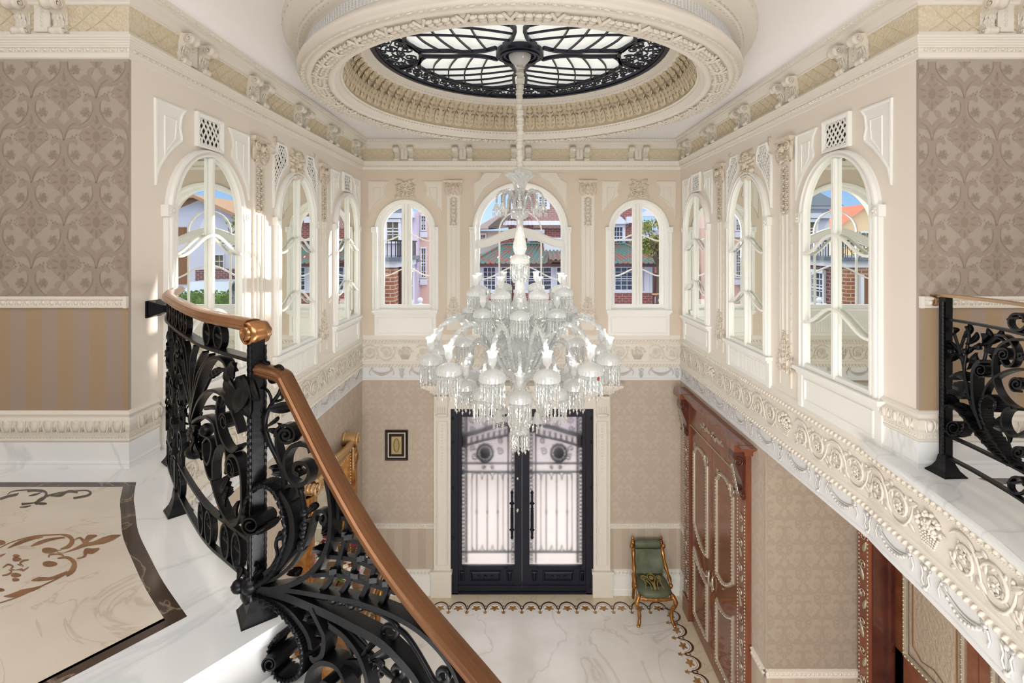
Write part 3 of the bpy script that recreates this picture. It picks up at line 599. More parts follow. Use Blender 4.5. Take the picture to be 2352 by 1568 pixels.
# ---------------------------------------------------------------- arched frames
def arch_rings(m, cx, zs, zb, A, B, steps, n=28, bottom=False):
    """A=(rx,rz) outer, B=(rx,rz) inner ; steps=(t,d) from outer to inner"""
    rows = []
    for t, d in steps:
        rx = A[0]+(B[0]-A[0])*t; rz = A[1]+(B[1]-A[1])*t
        zz = zb+(A[0]-rx if bottom else 0)
        rows.append([(cx-rx, zz, d)]+[(x, z, d) for x, z in arch(cx, zs, rx, rz, n)[::-1]]+[(cx+rx, zz, d)])
    return m.grid(rows, cv=bottom, smooth=False)
def wave(m, cx, hw, zc, drop, d, w_, th, n=12):
    for s in (-1, 1):
        m.bar([(cx+s*hw*i/n, zc-drop*(1-cos(pi*(i/n)**0.9))/2, d) for i in range(n+1)], (0, 0, 1) if False else m_side(m), w_, th)
def m_side(m):
    o = Vector(m.T(0, 0, 0)); p = Vector(m.T(0, 0, 1)); return tuple(p-o)
class MBW(MB):                                   # bar() in wall coordinates
    def wbar(s, pts, w_, th, closed=False):
        T = s.T; P = [T(*p) for p in pts]; sd = Vector(T(0, 0, 1))-Vector(T(0, 0, 0)); s.T = None; s.bar(P, sd, w_, th, closed); s.T = T; return s
def wv(m, cx, hw, zc, drop, d, w_, th, n=12):
    for sg in (-1, 1): m.wbar([(cx+sg*hw*i/n, zc-drop*(1-cos(pi*min(1, i/n)))/2, d) for i in range(n+1)], w_, th)
def spandrel_pts(s, cx, big=False):
    if big: P = [(-106, 408), (-58, 396), (-10, 396)]; raw = [(-108, 420), (-94, 413), (-84, 396), (-42, 396), (-46, 410), (-62, 419), (-80, 434), (-94, 455), (-107, 482)]
    else: raw = [(-86, 416), (-38, 416), (-46, 426), (-48, 438), (-45, 447), (-46, 452), (-58, 461), (-70, 473), (-80, 487), (-85, 503)]
    return [(cx+s*x/S, zf(y)) for x, y in raw]
def small_cluster(m, cx, cz, w_, h_, seed, n=26, d=0.0, top=0.035, lead=None):
    R_ = random.Random(seed)
    for k in range(n):
        v = R_.uniform(-0.5, 0.5); lim = 0.5*(1-(abs(v)*1.3)**2*0.7); u = R_.uniform(0.02, lim)
        rr = R_.uniform(0.05, 0.11)*min(w_, h_); a = R_.uniform(0.2, pi-0.2)
        for s in (-1, 1):
            x = cx+s*u*w_; z = cz+v*h_; m.ell((x, z, d+top*0.35), rr, rr, top*0.6, 6, 4)
            if k % 2 == 0: m.leaf(x, z, rr*3.4, rr*2.0, (a if s > 0 else pi-a), d, top, 4)
    for s in (-1, 1):
        sp_ = spiral(cx+s*0.25*w_, cz+0.18*h_, 0.2*w_, 0.04*w_, pi/2, s*1.4, 12); m.tube([(x, z, d+top*0.5) for x, z in sp_], 0.035*w_+0.002, 5)
        sp_ = spiral(cx+s*0.25*w_, cz-0.2*h_, 0.18*w_, 0.04*w_, -pi/2, -s*1.3, 12); m.tube([(x, z, d+top*0.5) for x, z in sp_], 0.03*w_+0.002, 5)
    m.ell((cx, cz, d+top*0.5), 0.13*w_, 0.13*h_, top*0.8, 8, 5); m.ell((cx, cz+0.4*h_, d+top*0.4), 0.1*w_, 0.08*h_, top*0.7, 8, 5)
def lattice(m, poly, sp_, wd, d, slope=1.35):
    xs = [p[0] for p in poly]; zs = [p[1] for p in poly]; x0, x1, z0, z1 = min(xs), max(xs), min(zs), max(zs); H = z1-z0; W = x1-x0
    for sg in (-1, 1):
        k = int((W+H/slope)/sp_)+2
        for i in range(-k, k+1):
            xx = (x0+x1)/2+i*sp_; seg = []; N = 60
            for j in range(N+1):
                z = z0+H*j/N; x = xx+sg*(z-(z0+z1)/2)/slope
                if inside((x, z), poly): seg.append((x, z, d+0.005*sin(2*pi*(z-z0)/(sp_*slope)+sg)))
                else:
                    if len(seg) > 1: m.wbar([seg[0], seg[len(seg)//2], seg[-1]] if len(seg) > 2 else seg, 0.006, wd)
                    seg = []
            if len(seg) > 1: m.wbar([seg[0], seg[len(seg)//2], seg[-1]] if len(seg) > 2 else seg, 0.006, wd)
def impost(m, x, s, zs=ZS):
    m.box(x-0.042, x+0.042, zs-0.035, zs+0.045, 0, 0.05)
    for j in range(8): m.leaf(x, zs+0.005, 0.032, 0.022, j*pi/4, 0.05, 0.012, 3)
    m.ell((x, zs+0.005, 0.055), 0.010, 0.010, 0.012, 6, 4)
# ---------------------------------------------------------------- windows of the far wall
for i, o in enumerate(WIN):
    r = struct_root('window_%d' % (i+1)); cx = o['cx']; hw = o['hw']; zb = o['zb']; big = (i == 1); T = TF
    m = MBW(T); A = (hw+0.03, o['rz']+0.03)
    arch_rings(m, cx, ZS, zb, A, (hw-0.03, o['rz']-0.03), [(0, 0), (0, 0.022), (0.15, 0.03), (0.35, 0.03), (0.4, 0.015), (0.7, 0.015), (0.75, 0.0), (1, -0.02), (1, -0.10)]); m.obj('architrave', 'white_trim', r)
    ir = (hw-0.085, o['rz']-0.085) if not big else (hw-0.07, o['rz']-0.07)
    m = MBW(T); arch_rings(m, cx, ZS, zb, (hw, o['rz']), ir, [(0, -0.075), (0.3, -0.07), (0.35, -0.085), (0.9, -0.09), (1, -0.10), (1, -0.14)])
    m.box(cx-hw+0.001, cx+hw-0.001, zb-0.01, zb+0.075, -0.141, -0.074)
    if not big:
        m.box(cx-0.075, cx+0.075, zb, ZS+o['rz']-0.03, -0.13, -0.085); m.box(cx-0.022, cx+0.022, zb, ZS+o['rz']-0.02, -0.09, -0.06)
        for s in (-1, 1): m.box(cx+s*0.035-0.006, cx+s*0.035+0.006, zb, ZS+o['rz']-0.03, -0.09, -0.075)
    else:
        m.box(cx-0.032, cx+0.032, zb, ZS+o['rz']-0.05, -0.13, -0.085)
        for s in (-1, 1):
            for zc, dr, wd in ((zf(523), 0.19, 0.012), (zf(528), 0.185, 0.05), (zf(536), 0.18, 0.10), (zf(544), 0.17, 0.012)):
                m.wbar([(cx+s*hw*i_/14, zc-dr*(1-cos(pi*i_/14))/2, -0.10) for i_ in range(15)], 0.07 if wd < 0.1 else 0.05, wd)
            m.box(cx+s*0.325-0.014, cx+s*0.325+0.014, zb, ZS-0.02, -0.12, -0.095)
    m.obj('sash', 'white_trim', r)
    m = MBW(T)
    if not big:
        wv(m, cx, ir[0], zf(537), 0.105, -0.105, 0.03, 0.020); wv(m, cx, ir[0], zf(617), 0.115, -0.105, 0.03, 0.020)
    else:
        wv(m, cx, ir[0], zf(610), 0.22, -0.105, 0.03, 0.020)
        for s in (-1, 1): m.wbar([(cx+s*(0.33*cos(t*pi/2/10)), zf(520)+0.34*sin(t*pi/2/10)*0.95-0.08, -0.11) for t in range(11)], 0.03, 0.022)
    m.obj('muntin', 'white_trim', r)
    m = MB(T); hd = arch(cx, ZS, ir[0]+0.01, ir[1]+0.01, 24); m.poly([(cx+ir[0]+0.01, zb+0.06)]+hd+[(cx-ir[0]-0.01, zb+0.06)], -0.12); m.obj('pane', 'window_glass', r)
    m = MB(T); W2 = hw+0.045
    m.box(cx-hw+0.002, cx+hw-0.002, zb-0.02, zb+0.005, -0.31, 0.001); m.box(cx-W2-0.02, cx+W2+0.02, zb-0.035, zb+0.003, 0.0, 0.055); m.box(cx-W2-0.005, cx+W2+0.005, zb-0.06, zb-0.035, 0, 0.035); m.obj('window_sill', 'white_trim', r)
    if not big or True:
        m = MB(T); z0, z1 = zf(773), zb-0.06; m.box(cx-W2+0.01, cx+W2-0.01, z0, z1, 0, 0.012)
        for a, b in ([(cx-W2+0.05, cx+W2-0.05)] if not big else [(cx-W2+0.05, cx+W2-0.05)]):
            moulded(m, [(a, z0+0.05), (b, z0+0.05), (b, z1-0.04), (a, z1-0.04)], [(0, 0.012), (0.004, 0.022), (0.014, 0.022), (0.022, 0.008)], 0.008)
        if big:
            k = 34
            for j in range(k): x = cx-W2+0.09+(2*W2-0.18)*j/(k-1); m.box(x-0.008, x+0.008, z0+0.075, z1-0.07, 0.008, 0.016)
        m.obj('apron_panel', 'white_trim', r)
    for s in (-1, 1): m = MB(T); impost(m, cx+s*(hw+0.035), s); m.obj('impost_block', 'white_trim', r); a_, b_ = sorted((cx+s*(hw+0.07), cx+s*(hw+0.015))); m = MB(T); m.box(a_, b_, zb, ZS-0.03, 0, 0.012); m.obj('jamb_strip', 'white_trim', r)
# spandrel panels, rosettes and pilasters of the far wall
def spandrels(m, cx, big=False, inner=True, sides=(-1, 1)):
    for s in sides:
        p = spandrel_pts(s, cx, big)
        moulded(m, p, [(0, 0), (0.002, 0.014), (0.012, 0.016), (0.020, 0.006)], 0.006)
        if inner and not big:
            q = [(cx+s*x/S, zf(y)) for x, y in [(-73, 430), (-54, 430), (-55, 443), (-56, 452), (-66, 463), (-73, 472)]]
            moulded(m, q, [(0, 0.006), (0.004, 0.013), (0.009, 0.013), (0.013, 0.0075)], 0.0075)
dec = struct_root('trim_5')
for i in range(3):
    for s in (-1, 1): m = MB(TF); spandrels(m, WIN[i]['cx'], i == 1, sides=(s,)); m.obj('spandrel_panel', 'plaster', dec)
for o in (WIN[0], WIN[2]):
    m = MB(TF); small_cluster(m, o['cx'], zf(434), 0.25, 0.24, 5, 34, 0, 0.035)
    for s in (-1, 1): m.leaf(o['cx']+s*0.08, zf(448), 0.13, 0.04, -pi/2+s*0.95, 0.0, 0.025, 5); m.tube([(o['cx']+s*x, zf(y), 0.012) for x, y in [(0.02, 450), (0.08, 449), (0.13, 447), (0.16, 451)]], 0.008, 5)
    m.obj('rosette', 'plaster_glazed', dec)
for s in (-1, 1):
    m = MB(TF)
    for k in range(3): m.leaf(WIN[1]['cx']+s*(0.60+0.03*k), zf(407-k*4), 0.07, 0.03, pi/2+s*(0.3+0.5*k), 0, 0.016, 3)
    m.obj('corner_spray', 'plaster_glazed', dec)
PILH = (zf(416), zf(742))
def pilaster_parts():
    """three meshes in local wall coordinates: strip, capital with drop, foot ornament"""
    a = MB(T0); zt = PILH[0]; zb = PILH[1]
    a.box(-0.10, 0.10, zb-0.10, zt-0.02, 0, 0.010)
    for x0, x1 in ((-0.10, -0.086), (0.086, 0.10)): a.box(x0, x1, zb-0.1, zt-0.22, 0.010, 0.017)
    moulded(a, [(-0.042, zb+0.02), (0.042, zb+0.02), (0.042, zf(520)), (-0.042, zf(520))], [(0, 0.010), (0.003, 0.022), (0.010, 0.022), (0.014, 0.013)], 0.013)
    for k in range(11):
        z = zf(545+k*17)
        for s in (-1, 1): a.leaf(s*0.098, z, 0.022, 0.014, pi/2-s*0.6, 0.012, 0.012, 3); a.leaf(s*0.098, z+0.01, 0.018, 0.01, pi/2+s*0.8, 0.012, 0.012, 3)
    b = MB(T0); b.box(-0.145, 0.145, zt-0.018, zt+0.008, 0, 0.055); b.box(-0.135, 0.135, zt-0.03, zt-0.018, 0, 0.04); b.box(-0.11, 0.11, zt-0.2, zt-0.03, 0, 0.022)
    for s in (-1, 1):
        b.leaf(s*0.11, zt-0.2, 0.17, 0.06, pi/2+s*0.08, 0.015, 0.04, 5); sp_ = spiral(s*0.075, zt-0.075, 0.042, 0.008, pi/2, -s*1.6, 12); b.tube([(x, z, 0.040) for x, z in sp_], 0.010, 5)
        b.leaf(s*0.03, zt-0.15, 0.09, 0.05, -s*0.35+(0 if s > 0 else pi), 0.02, 0.03, 4); b.leaf(s*0.02, zt-0.17, 0.09, 0.05, -pi/2+s*0.9, 0.02, 0.03, 4)
    b.ell((0, zt-0.09, 0.04), 0.032, 0.036, 0.024, 10, 6); b.ell((0, zt-0.09, 0.055), 0.014, 0.016, 0.016, 8, 5)
    for j in range(10): b.leaf(0.04*cos(j*pi/5), zt-0.09+0.045*sin(j*pi/5), 0.04, 0.026, j*pi/5, 0.02, 0.028, 3)
    for j in range(7): b.ell((0.09*cos(pi+pi*j/6), zt-0.14+0.06*sin(pi+pi*j/6), 0.03), 0.013, 0.013, 0.016, 6, 4)
    zc = zf(480)
    R_ = random.Random(8)
    for j in range(22):
        z = zf(455)-j*0.0195; wv_ = 0.022+0.018*abs(sin(j*0.55))
        for s in (-1, 1):
            b.leaf(s*wv_*0.5, z, 0.045, 0.024, pi/2-s*(1.3 if j % 2 else 2.2), 0.012, 0.026, 4)
            b.ell((s*wv_, z+0.006, 0.02), 0.009, 0.010, 0.012, 6, 4)
        if j % 3 == 0: b.ell((0, z, 0.024), 0.013, 0.014, 0.014, 6, 4)
    c = MB(T0); zz = zf(684)
    for s in (-1, 1):
        for r0, cxx, cz, t_, a0 in ((0.038, 0.030, zz-0.02, 1.2, pi/2), (0.045, 0.035, zz-0.10, 1.3, -pi/2), (0.05, 0.055, zz-0.21, 1.3, pi/2), (0.04, 0.10, zz-0.33, 1.2, -pi/2)):
            sp_ = spiral(s*cxx, cz, r0, 0.008, a0, s*t_*(1 if a0 > 0 else -1), 12); c.tube([(x, z, 0.018) for x, z in sp_], 0.0065, 5)
        for k in range(7): c.leaf(s*(0.01+0.016*k), zz-0.06-0.043*k, 0.055, 0.026, pi/2-s*(0.6+0.15*k), 0.010, 0.02, 4)
    for k in range(9): c.ell((0, zz-0.03-0.04*k, 0.018), 0.012, 0.013, 0.014, 6, 4)
    for j in range(7): c.leaf(0, zz-0.34, 0.07, 0.028, pi/2+(j-3)*0.42, 0.01, 0.02, 4)
    return [x.obj('pl', y, dec).data for x, y in ((a, 'plaster_warm'), (b, 'plaster_glazed'), (c, 'plaster_glazed'))]
pm = pilaster_parts()
for o in [x for x in C.objects if x.name.startswith('pl') and x.parent == dec]: bpy.data.objects.remove(o)
def place_pil(x, y, rz):
    for n_, me in zip(('pilaster', 'pilaster_capital', 'pilaster_foot'), pm): link(n_, me, dec, None, (x, y, 0), rz)
place_pil(xf(1042), D, 0); place_pil(xf(1350), D, 0)
for q in (0.6035, 0.801): place_pil(XL, q*D, pi/2); place_pil(XR, q*D, -pi/2)

# ---------------------------------------------------------------- arched mirrors of the side walls
def mirror_parts(mid):
    zb = E-(1.085 if mid else 1.04); zs = ZS; B0 = zb-0.03
    T = lambda u, v, d: (u, -d, v-B0)
    orx, orz = 0.475, (0.555 if mid else 0.50); irx, irz = 0.39, (0.50 if mid else 0.445); out = []
    m = MBW(T); arch_rings(m, 0, zs, zb-0.01, (orx, orz), (irx, irz), [(0, 0), (0, 0.028), (0.12, 0.045), (0.3, 0.048), (0.36, 0.03), (0.62, 0.03), (0.68, 0.042), (0.9, 0.042), (1, 0.03), (1, 0.008)], 32)
    for s in (-1, 1): m.box(s*0.44-0.045, s*0.44+0.045, zb-0.02, zs-0.03, 0, 0.035)
    m.box(-irx-0.01, irx+0.01, zb-0.01, zb+0.025, 0, 0.035); out.append(('frame', m, 'white_trim'))
    m = MB(T); m.poly([(irx+0.004, zb)]+arch(0, zs, irx+0.004, irz+0.004, 32)+[(-irx-0.004, zb)], 0.010); out.append(('mirror_glass', m, 'mirror'))
    m = MBW(T); m.box(-0.022, 0.022, zb, zs+irz-0.003, 0.024, 0.038); m.box(-0.014, 0.014, zb, zs+irz-0.003, 0.038, 0.043)
    for s in (-1, 1): m.box(s*0.019-0.002, s*0.019+0.002, zb, zs+irz-0.004, 0.011, 0.024)
    wv(m, 0, irx, E+0.075, 0.155, 0.040, 0.016, 0.019); wv(m, 0, irx, E-0.50, 0.16, 0.040, 0.016, 0.019); out.append(('muntin', m, 'white_trim'))
    m = MB(T); m.box(-0.52, 0.52, zb-0.045, zb-0.012, 0, 0.07); m.box(-0.50, 0.50, zb-0.075, zb-0.045, 0, 0.045); out.append(('sill', m, 'white_trim'))
    z0 = ZL+0.005-0.03 if False else E-1.40; z1 = zb-0.075
    m = MB(T); m.box(-0.49, 0.49, z0, z1, 0, 0.015)
    if not mid: moulded(m, [(-0.42, z0+0.06), (0.42, z0+0.06), (0.42, z1-0.03), (-0.42, z1-0.03)], [(0, 0.015), (0.004, 0.027), (0.016, 0.027), (0.024, 0.010)], 0.010)
    else:
        for j in range(36): x = -0.42+0.84*j/35; m.box(x-0.007, x+0.007, z0+0.04, z1-0.035, 0.015, 0.022); m.ell((x, z1-0.02, 0.018), 0.008, 0.008, 0.008, 5, 3)
    for s in (-1, 1): m.box(s*0.475-0.028, s*0.475+0.028, z0, z1, 0, 0.028)
    out.append(('apron_panel', m, 'white_trim'))
    for s in (-1, 1): m = MB(T); impost(m, s*(orx-0.01), s); out.append(('impost_block', m, 'white_trim'))
    if not mid:
        for s in (-1, 1): m = MB(T); spandrels(m, 0, sides=(s,)); out.append(('spandrel_panel', m, 'white_trim'))
        p = [(-0.165, zf(452)), (0.165, zf(452)), (0.165, zf(413)), (-0.165, zf(413))]
        m = MBW(T); moulded(m, p, [(0, 0), (0.0, 0.028), (0.012, 0.032), (0.035, 0.022), (0.04, 0.006)]); lattice(m, offset_poly(p, 0.036), 0.052, 0.013, 0.014); out.append(('grille', m, 'white_trim'))
        m = MB(T); m.poly(offset_poly(p, 0.03), 0.002); out.append(('grille_backing', m, None))
    else:
        for s in (-1, 1):
            m = MBW(T); m2 = MB(T); p = [(s*x/S, zf(y)) for x, y in [(-78, 430), (-68, 424), (-64, 409), (-38, 409), (-31, 424), (-33, 438), (-48, 450), (-62, 468), (-72, 488), (-77, 508)]]
            moulded(m, p, [(0, 0), (0.002, 0.02), (0.016, 0.024), (0.024, 0.018), (0.026, 0.004)]); lattice(m, offset_poly(p, 0.024), 0.042, 0.011, 0.012); m2.poly(offset_poly(p, 0.018), 0.002)
            out.append(('grille', m, 'white_trim')); out.append(('grille_backing', m2, None))
        m = MB(T); small_cluster(m, 0, zf(433), 0.27, 0.30, 9, 40, 0, 0.05); out.append(('rosette', m, 'plaster_glazed'))
        for s in (-1, 1):
            m = MB(T)
            for k in range(3): m.leaf(s*(0.46+0.02*k), zf(415-k*5), 0.08, 0.035, pi/2+s*(0.1+0.6*k), 0, 0.018, 3)
            out.append(('corner_spray', m, 'plaster_glazed'))
    return out, B0
MIR = {}
for mid in (False, True):
    prt, B0 = mirror_parts(mid); MIR[mid] = ([(n_, m_.obj('t', mt or 'plaster').data, mt) for n_, m_, mt in prt], B0)
for o in [x for x in C.objects if x.name.startswith('t') and x.type == 'MESH' and x.parent is None and x.name.split('.')[0] == 't']: bpy.data.objects.remove(o)
YM = (3.848, 5.355, 6.91)
LB = {('l', 0): 'tall arched white mirror on the left wall nearest the landing, partly behind the bronze handrail', ('l', 1): 'middle arched mirror of the left wall with a fluted apron and latticed shoulder panels', ('l', 2): 'arched mirror of the left wall next to the window corner',
      ('r', 0): 'tall arched white mirror on the right wall nearest the landing', ('r', 1): 'middle arched mirror of the right wall with white latticed shoulder panels', ('r', 2): 'arched mirror of the right wall next to the window corner'}
for side in 'lr':
    for k, y in enumerate(YM):
        parts, B0 = MIR[k == 1]
        t = thing('arched_mirror', LB[(side, k)], 'mirror', (XL if side == 'l' else XR, y, B0), pi/2 if side == 'l' else -pi/2, 'arched mirrors of the side walls')
        for n_, me, mt in parts:
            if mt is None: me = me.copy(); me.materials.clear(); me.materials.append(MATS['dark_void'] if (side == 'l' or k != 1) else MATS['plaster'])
            link(n_, me, t)

# ---------------------------------------------------------------- ceiling with its round opening
ZC0 = (0.0, 5.2)
def P_(r, a, z): return (ZC0[0]+r*cos(a), ZC0[1]+r*sin(a), z)
ce = struct_root('ceiling')
m = MB(); N = 96; ring = []; outer = []
for i in range(N):
    a = 2*pi*i/N; ring.append((ZC0[0]+2.25*cos(a), ZC0[1]+2.25*sin(a), ZC)); c_, s_ = cos(a), sin(a)
    t = min([k for k in ((2.8/abs(c_)) if abs(c_) > 1e-6 else 1e9, (2.7/abs(s_)) if abs(s_) > 1e-6 else 1e9)]); outer.append((c_*t, ZC0[1]+s_*t, ZC))
m.grid([ring, outer], cv=True, smooth=False)
m.add([(-5.2, -3, ZC), (5.2, -3, ZC), (5.2, 2.5, ZC), (-5.2, 2.5, ZC)], [(0, 1, 2, 3)]); m.box(-5.2, 5.2, 2.5, 2.5001, ZC, ZC+0.001)
m.add([(-5.2, 2.5, ZC), (-2.8, 2.5, ZC), (-2.8, 8, ZC), (-5.2, 8, ZC), (2.8, 2.5, ZC), (5.2, 2.5, ZC), (5.2, 8, ZC), (2.8, 8, ZC)], [(0, 1, 2, 3), (4, 5, 6, 7)])
m.obj('ceiling_field', 'ceiling_white', ce)
m = MB(); m.lathe([(2.25, ZC), (2.25, ZC+0.6), (0.0, ZC+0.6)], (0, ZC0[1], 0), 48); m.obj('dome_shell', 'ceiling_white', ce)
# hanging plaster ring around the skylight
rg = struct_root('trim_6')
RP = [(2.27, 1.905), (2.26, 1.90), (2.255, 1.885), (2.235, 1.84), (2.19, 1.815), (2.15, 1.80), (2.125, 1.79), (2.135, 1.775), (2.12, 1.765), (2.075, 1.755), (2.05, 1.75), (2.05, 1.66), (2.052, 1.655), (2.07, 1.65), (2.075, 1.635), (2.105, 1.615), (2.13, 1.59), (2.138, 1.57), (2.13, 1.555), (2.10, 1.545), (2.095, 1.54), (2.09, 1.525), (2.065, 1.515), (2.06, 1.505), (2.045, 1.497), (2.02, 1.497), (2.01, 1.503), (2.005, 1.51), (1.98, 1.497), (1.945, 1.49), (1.91, 1.497), (1.885, 1.51), (1.88, 1.503), (1.865, 1.492), (1.84, 1.490), (1.82, 1.498), (1.812, 1.51), (1.805, 1.53), (1.79, 1.535), (1.785, 1.55), (1.775, 1.555), (1.765, 1.575), (1.75, 1.58)]
m = MB(); m.lathe([(r, E+h) for r, h in RP], (0, ZC0[1], 0), 120); m.obj('ring_moulding', 'plaster_warm', rg)
m = MB(); m.lathe([(1.75, E+1.58), (1.765, E+1.60), (1.765, E+1.66), (1.745, E+1.74), (1.70, E+1.82), (1.64, E+1.89), (1.62, E+1.905)], (0, ZC0[1], 0), 120); m.obj('ring_cove', 'cove_gold', rg)
m = MB(); m.lathe([(1.62, E+1.905), (1.60, E+1.90), (1.595, E+1.925), (1.57, E+1.93), (1.565, E+1.955), (1.545, E+1.965), (1.535, E+1.985), (1.51, E+1.99), (1.505, E+2.03), (1.49, E+2.03)], (0, ZC0[1], 0), 120); m.obj('ring_moulding', 'plaster_warm', rg)
def ringT(r0, h0, a, tilt):                           # frame on the ring: u tangential, v radial outwards/up by tilt, d = down towards the room
    ca, sa = cos(a), sin(a)
    def T(u, v, d):
        rr = r0+v*cos(tilt)-d*sin(tilt)*1.0; hh = h0+v*sin(tilt)-d*cos(tilt)
        return (ZC0[0]+rr*ca-u*sa, ZC0[1]+rr*sa+u*ca, E+hh)
    return T
def around(n, r0, h0, tilt, fn, ph=0.0):
    mm = MB()
    for i in range(n): mm.T = ringT(r0, h0, 2*pi*(i+ph)/n, tilt); fn(mm, i)
    return mm
def ovo(w_, h_, dd): 
    def f(m, i): m.ell((0, 0, 0), w_, h_, dd, 6, 5)
    return f
st = 2*pi/150
def eggf(m, i): m.ell((0, 0, 0.004), 0.026, 0.024, 0.016, 7, 5); [m.tube([(s*0.032, 0.025, 0.006), (s*0.036, 0, 0.010), (s*0.024, -0.026, 0.004)], 0.0045, 4) for s in (-1, 1)]; m.ell((0.044, -0.005, 0.003), 0.005, 0.022, 0.010, 4, 3)
around(150, 2.079, 1.517, -0.5, eggf).obj('egg_and_dart', 'plaster', rg)
def laurel(m, i):
    k = i % 5
    if k == 4:
        for s in (-1, 1): m.tube([(s*0.045, -0.062, 0.004), (0, 0, 0.024), (-s*0.045, 0.062, 0.004)], 0.013, 5)
    else:
        for v in (-0.035, 0, 0.035):
            m.ell((0, v, 0.010), 0.034, 0.016, 0.016, 7, 4)
        m.leaf(-0.03, 0.018, 0.06, 0.03, 0.25, 0.008, 0.018, 3); m.leaf(-0.03, -0.018, 0.06, 0.03, -0.25, 0.008, 0.018, 3); m.ell((0.028, 0.05, 0.012), 0.010, 0.010, 0.010, 5, 3); m.ell((0.028, -0.05, 0.012), 0.010, 0.010, 0.010, 5, 3)
around(200, 1.945, 1.497, 0, laurel).obj('laurel_band', 'plaster', rg)
around(240, 1.772, 1.562, 0.9, ovo(0.015, 0.014, 0.010)).obj('beading', 'plaster', rg)
around(210, 1.583, 1.93, 0.8, ovo(0.016, 0.012, 0.009)).obj('beading', 'plaster', rg)
def ac_leaf(m, i):
    for s in (-1, 0, 1): m.leaf(s*0.012, -0.155, 0.26-0.06*abs(s), 0.075, pi/2-s*0.22, 0.004, 0.034, 6)
    for k in range(5):
        z = -0.12+0.05*k
        for s in (-1, 1): m.leaf(s*0.010, z, 0.062, 0.030, pi/2-s*(0.85-0.08*k), 0.012, 0.026, 4)
    m.leaf(0, 0.08, 0.09, 0.07, pi/2, 0.012, 0.05, 4); m.ell((0, 0.15, 0.035), 0.034, 0.022, 0.022, 7, 4)
around(76, 1.715, 1.74, 2.02, ac_leaf).obj('acanthus_band', 'cove_gold', rg)
def ac_out(m, i):
    sp_ = spiral(0, 0.01, 0.042, 0.008, 0, 1.5, 10); m.tube([(x, y, 0.01) for x, y in sp_], 0.008, 4)
    m.leaf(-0.03, -0.05, 0.11, 0.045, 1.1, 0.0, 0.026, 4); m.leaf(0.03, -0.05, 0.10, 0.04, 1.9, 0.0, 0.026, 4); m.leaf(0, 0.0, 0.07, 0.035, 0.4, 0.0, 0.02, 3)
around(110, 2.215, 1.845, 0.62, ac_out).obj('outer_acanthus', 'plaster_glazed', rg)
def tw(m, i): m.ell((0, 0, 0), 0.030, 0.012, 0.014, 6, 4, rot=0.7); m.leaf(-0.01, -0.01, 0.045, 0.02, 0.9, 0, 0.02, 3)
around(170, 2.122, 1.775, 0.6, tw).obj('leaf_torus', 'plaster_glazed', rg)
def reed(m, i): m.box(-0.009, 0.009, -0.04, 0.04, 0, 0.006); [m.ell((0.018, v, 0.002), 0.004, 0.006, 0.006, 4, 3) for v in (-0.034, -0.017, 0, 0.017, 0.034)]
around(340, 2.052, 1.705, pi/2-0.001, lambda m, i: None)
mm = MB()
for i in range(340):
    a = 2*pi*i/340; ca, sa = cos(a), sin(a)
    mm.T = lambda u, v, d, ca=ca, sa=sa: ((2.05+d)*ca-u*sa, ZC0[1]+(2.05+d)*sa+u*ca, E+1.705+v)
    if sin(a) < 0.75: reed(mm, i)
mm.T = None; mm.obj('reeded_drum', 'plaster_cool', rg)

# ---------------------------------------------------------------- skylight
ZK = E+2.00
sk = struct_root('window_4')
m = MB(); m.lathe([(1.56, ZK+0.05), (0, ZK+0.05)], (0, ZC0[1], 0), 64, smooth=False); m.obj('pane', 'skylight_panel', sk)
m = MBW(lambda u, v, d: (u, ZC0[1]+v, ZK-d))
def circ(r, n=64, cx=0, cy=0, a0=0, a1=2*pi): return [(cx+r*cos(a0+(a1-a0)*i/n), cy+r*sin(a0+(a1-a0)*i/n), 0) for i in range(n+(0 if abs(a1-a0-2*pi) < 1e-6 else 1))]
m.wbar(circ(1.50), 0.05, 0.05, True); m.wbar(circ(1.46, 64), 0.03, 0.02, True)
for r, w_ in ((0.225, 0.05), (0.16, 0.02)): m.wbar(circ(r, 40), 0.06, w_, True)
m.wbar(circ(0.20, 40), 0.09, 0.02, True)
for k in range(24): a = 2*pi*k/24; m.wbar([(0.07*cos(a), 0.07*sin(a), -0.01), (0.15*cos(a), 0.15*sin(a), -0.01)], 0.02, 0.012)
m.wbar(circ(0.07, 20), 0.03, 0.03, True)
m.obj('skylight_frame', 'iron_sky', sk)
m = MBW(lambda u, v, d: (u, ZC0[1]+v, ZK-d))
petal = MBW(lambda u, v, d: (u, ZC0[1]+v, ZK-d))
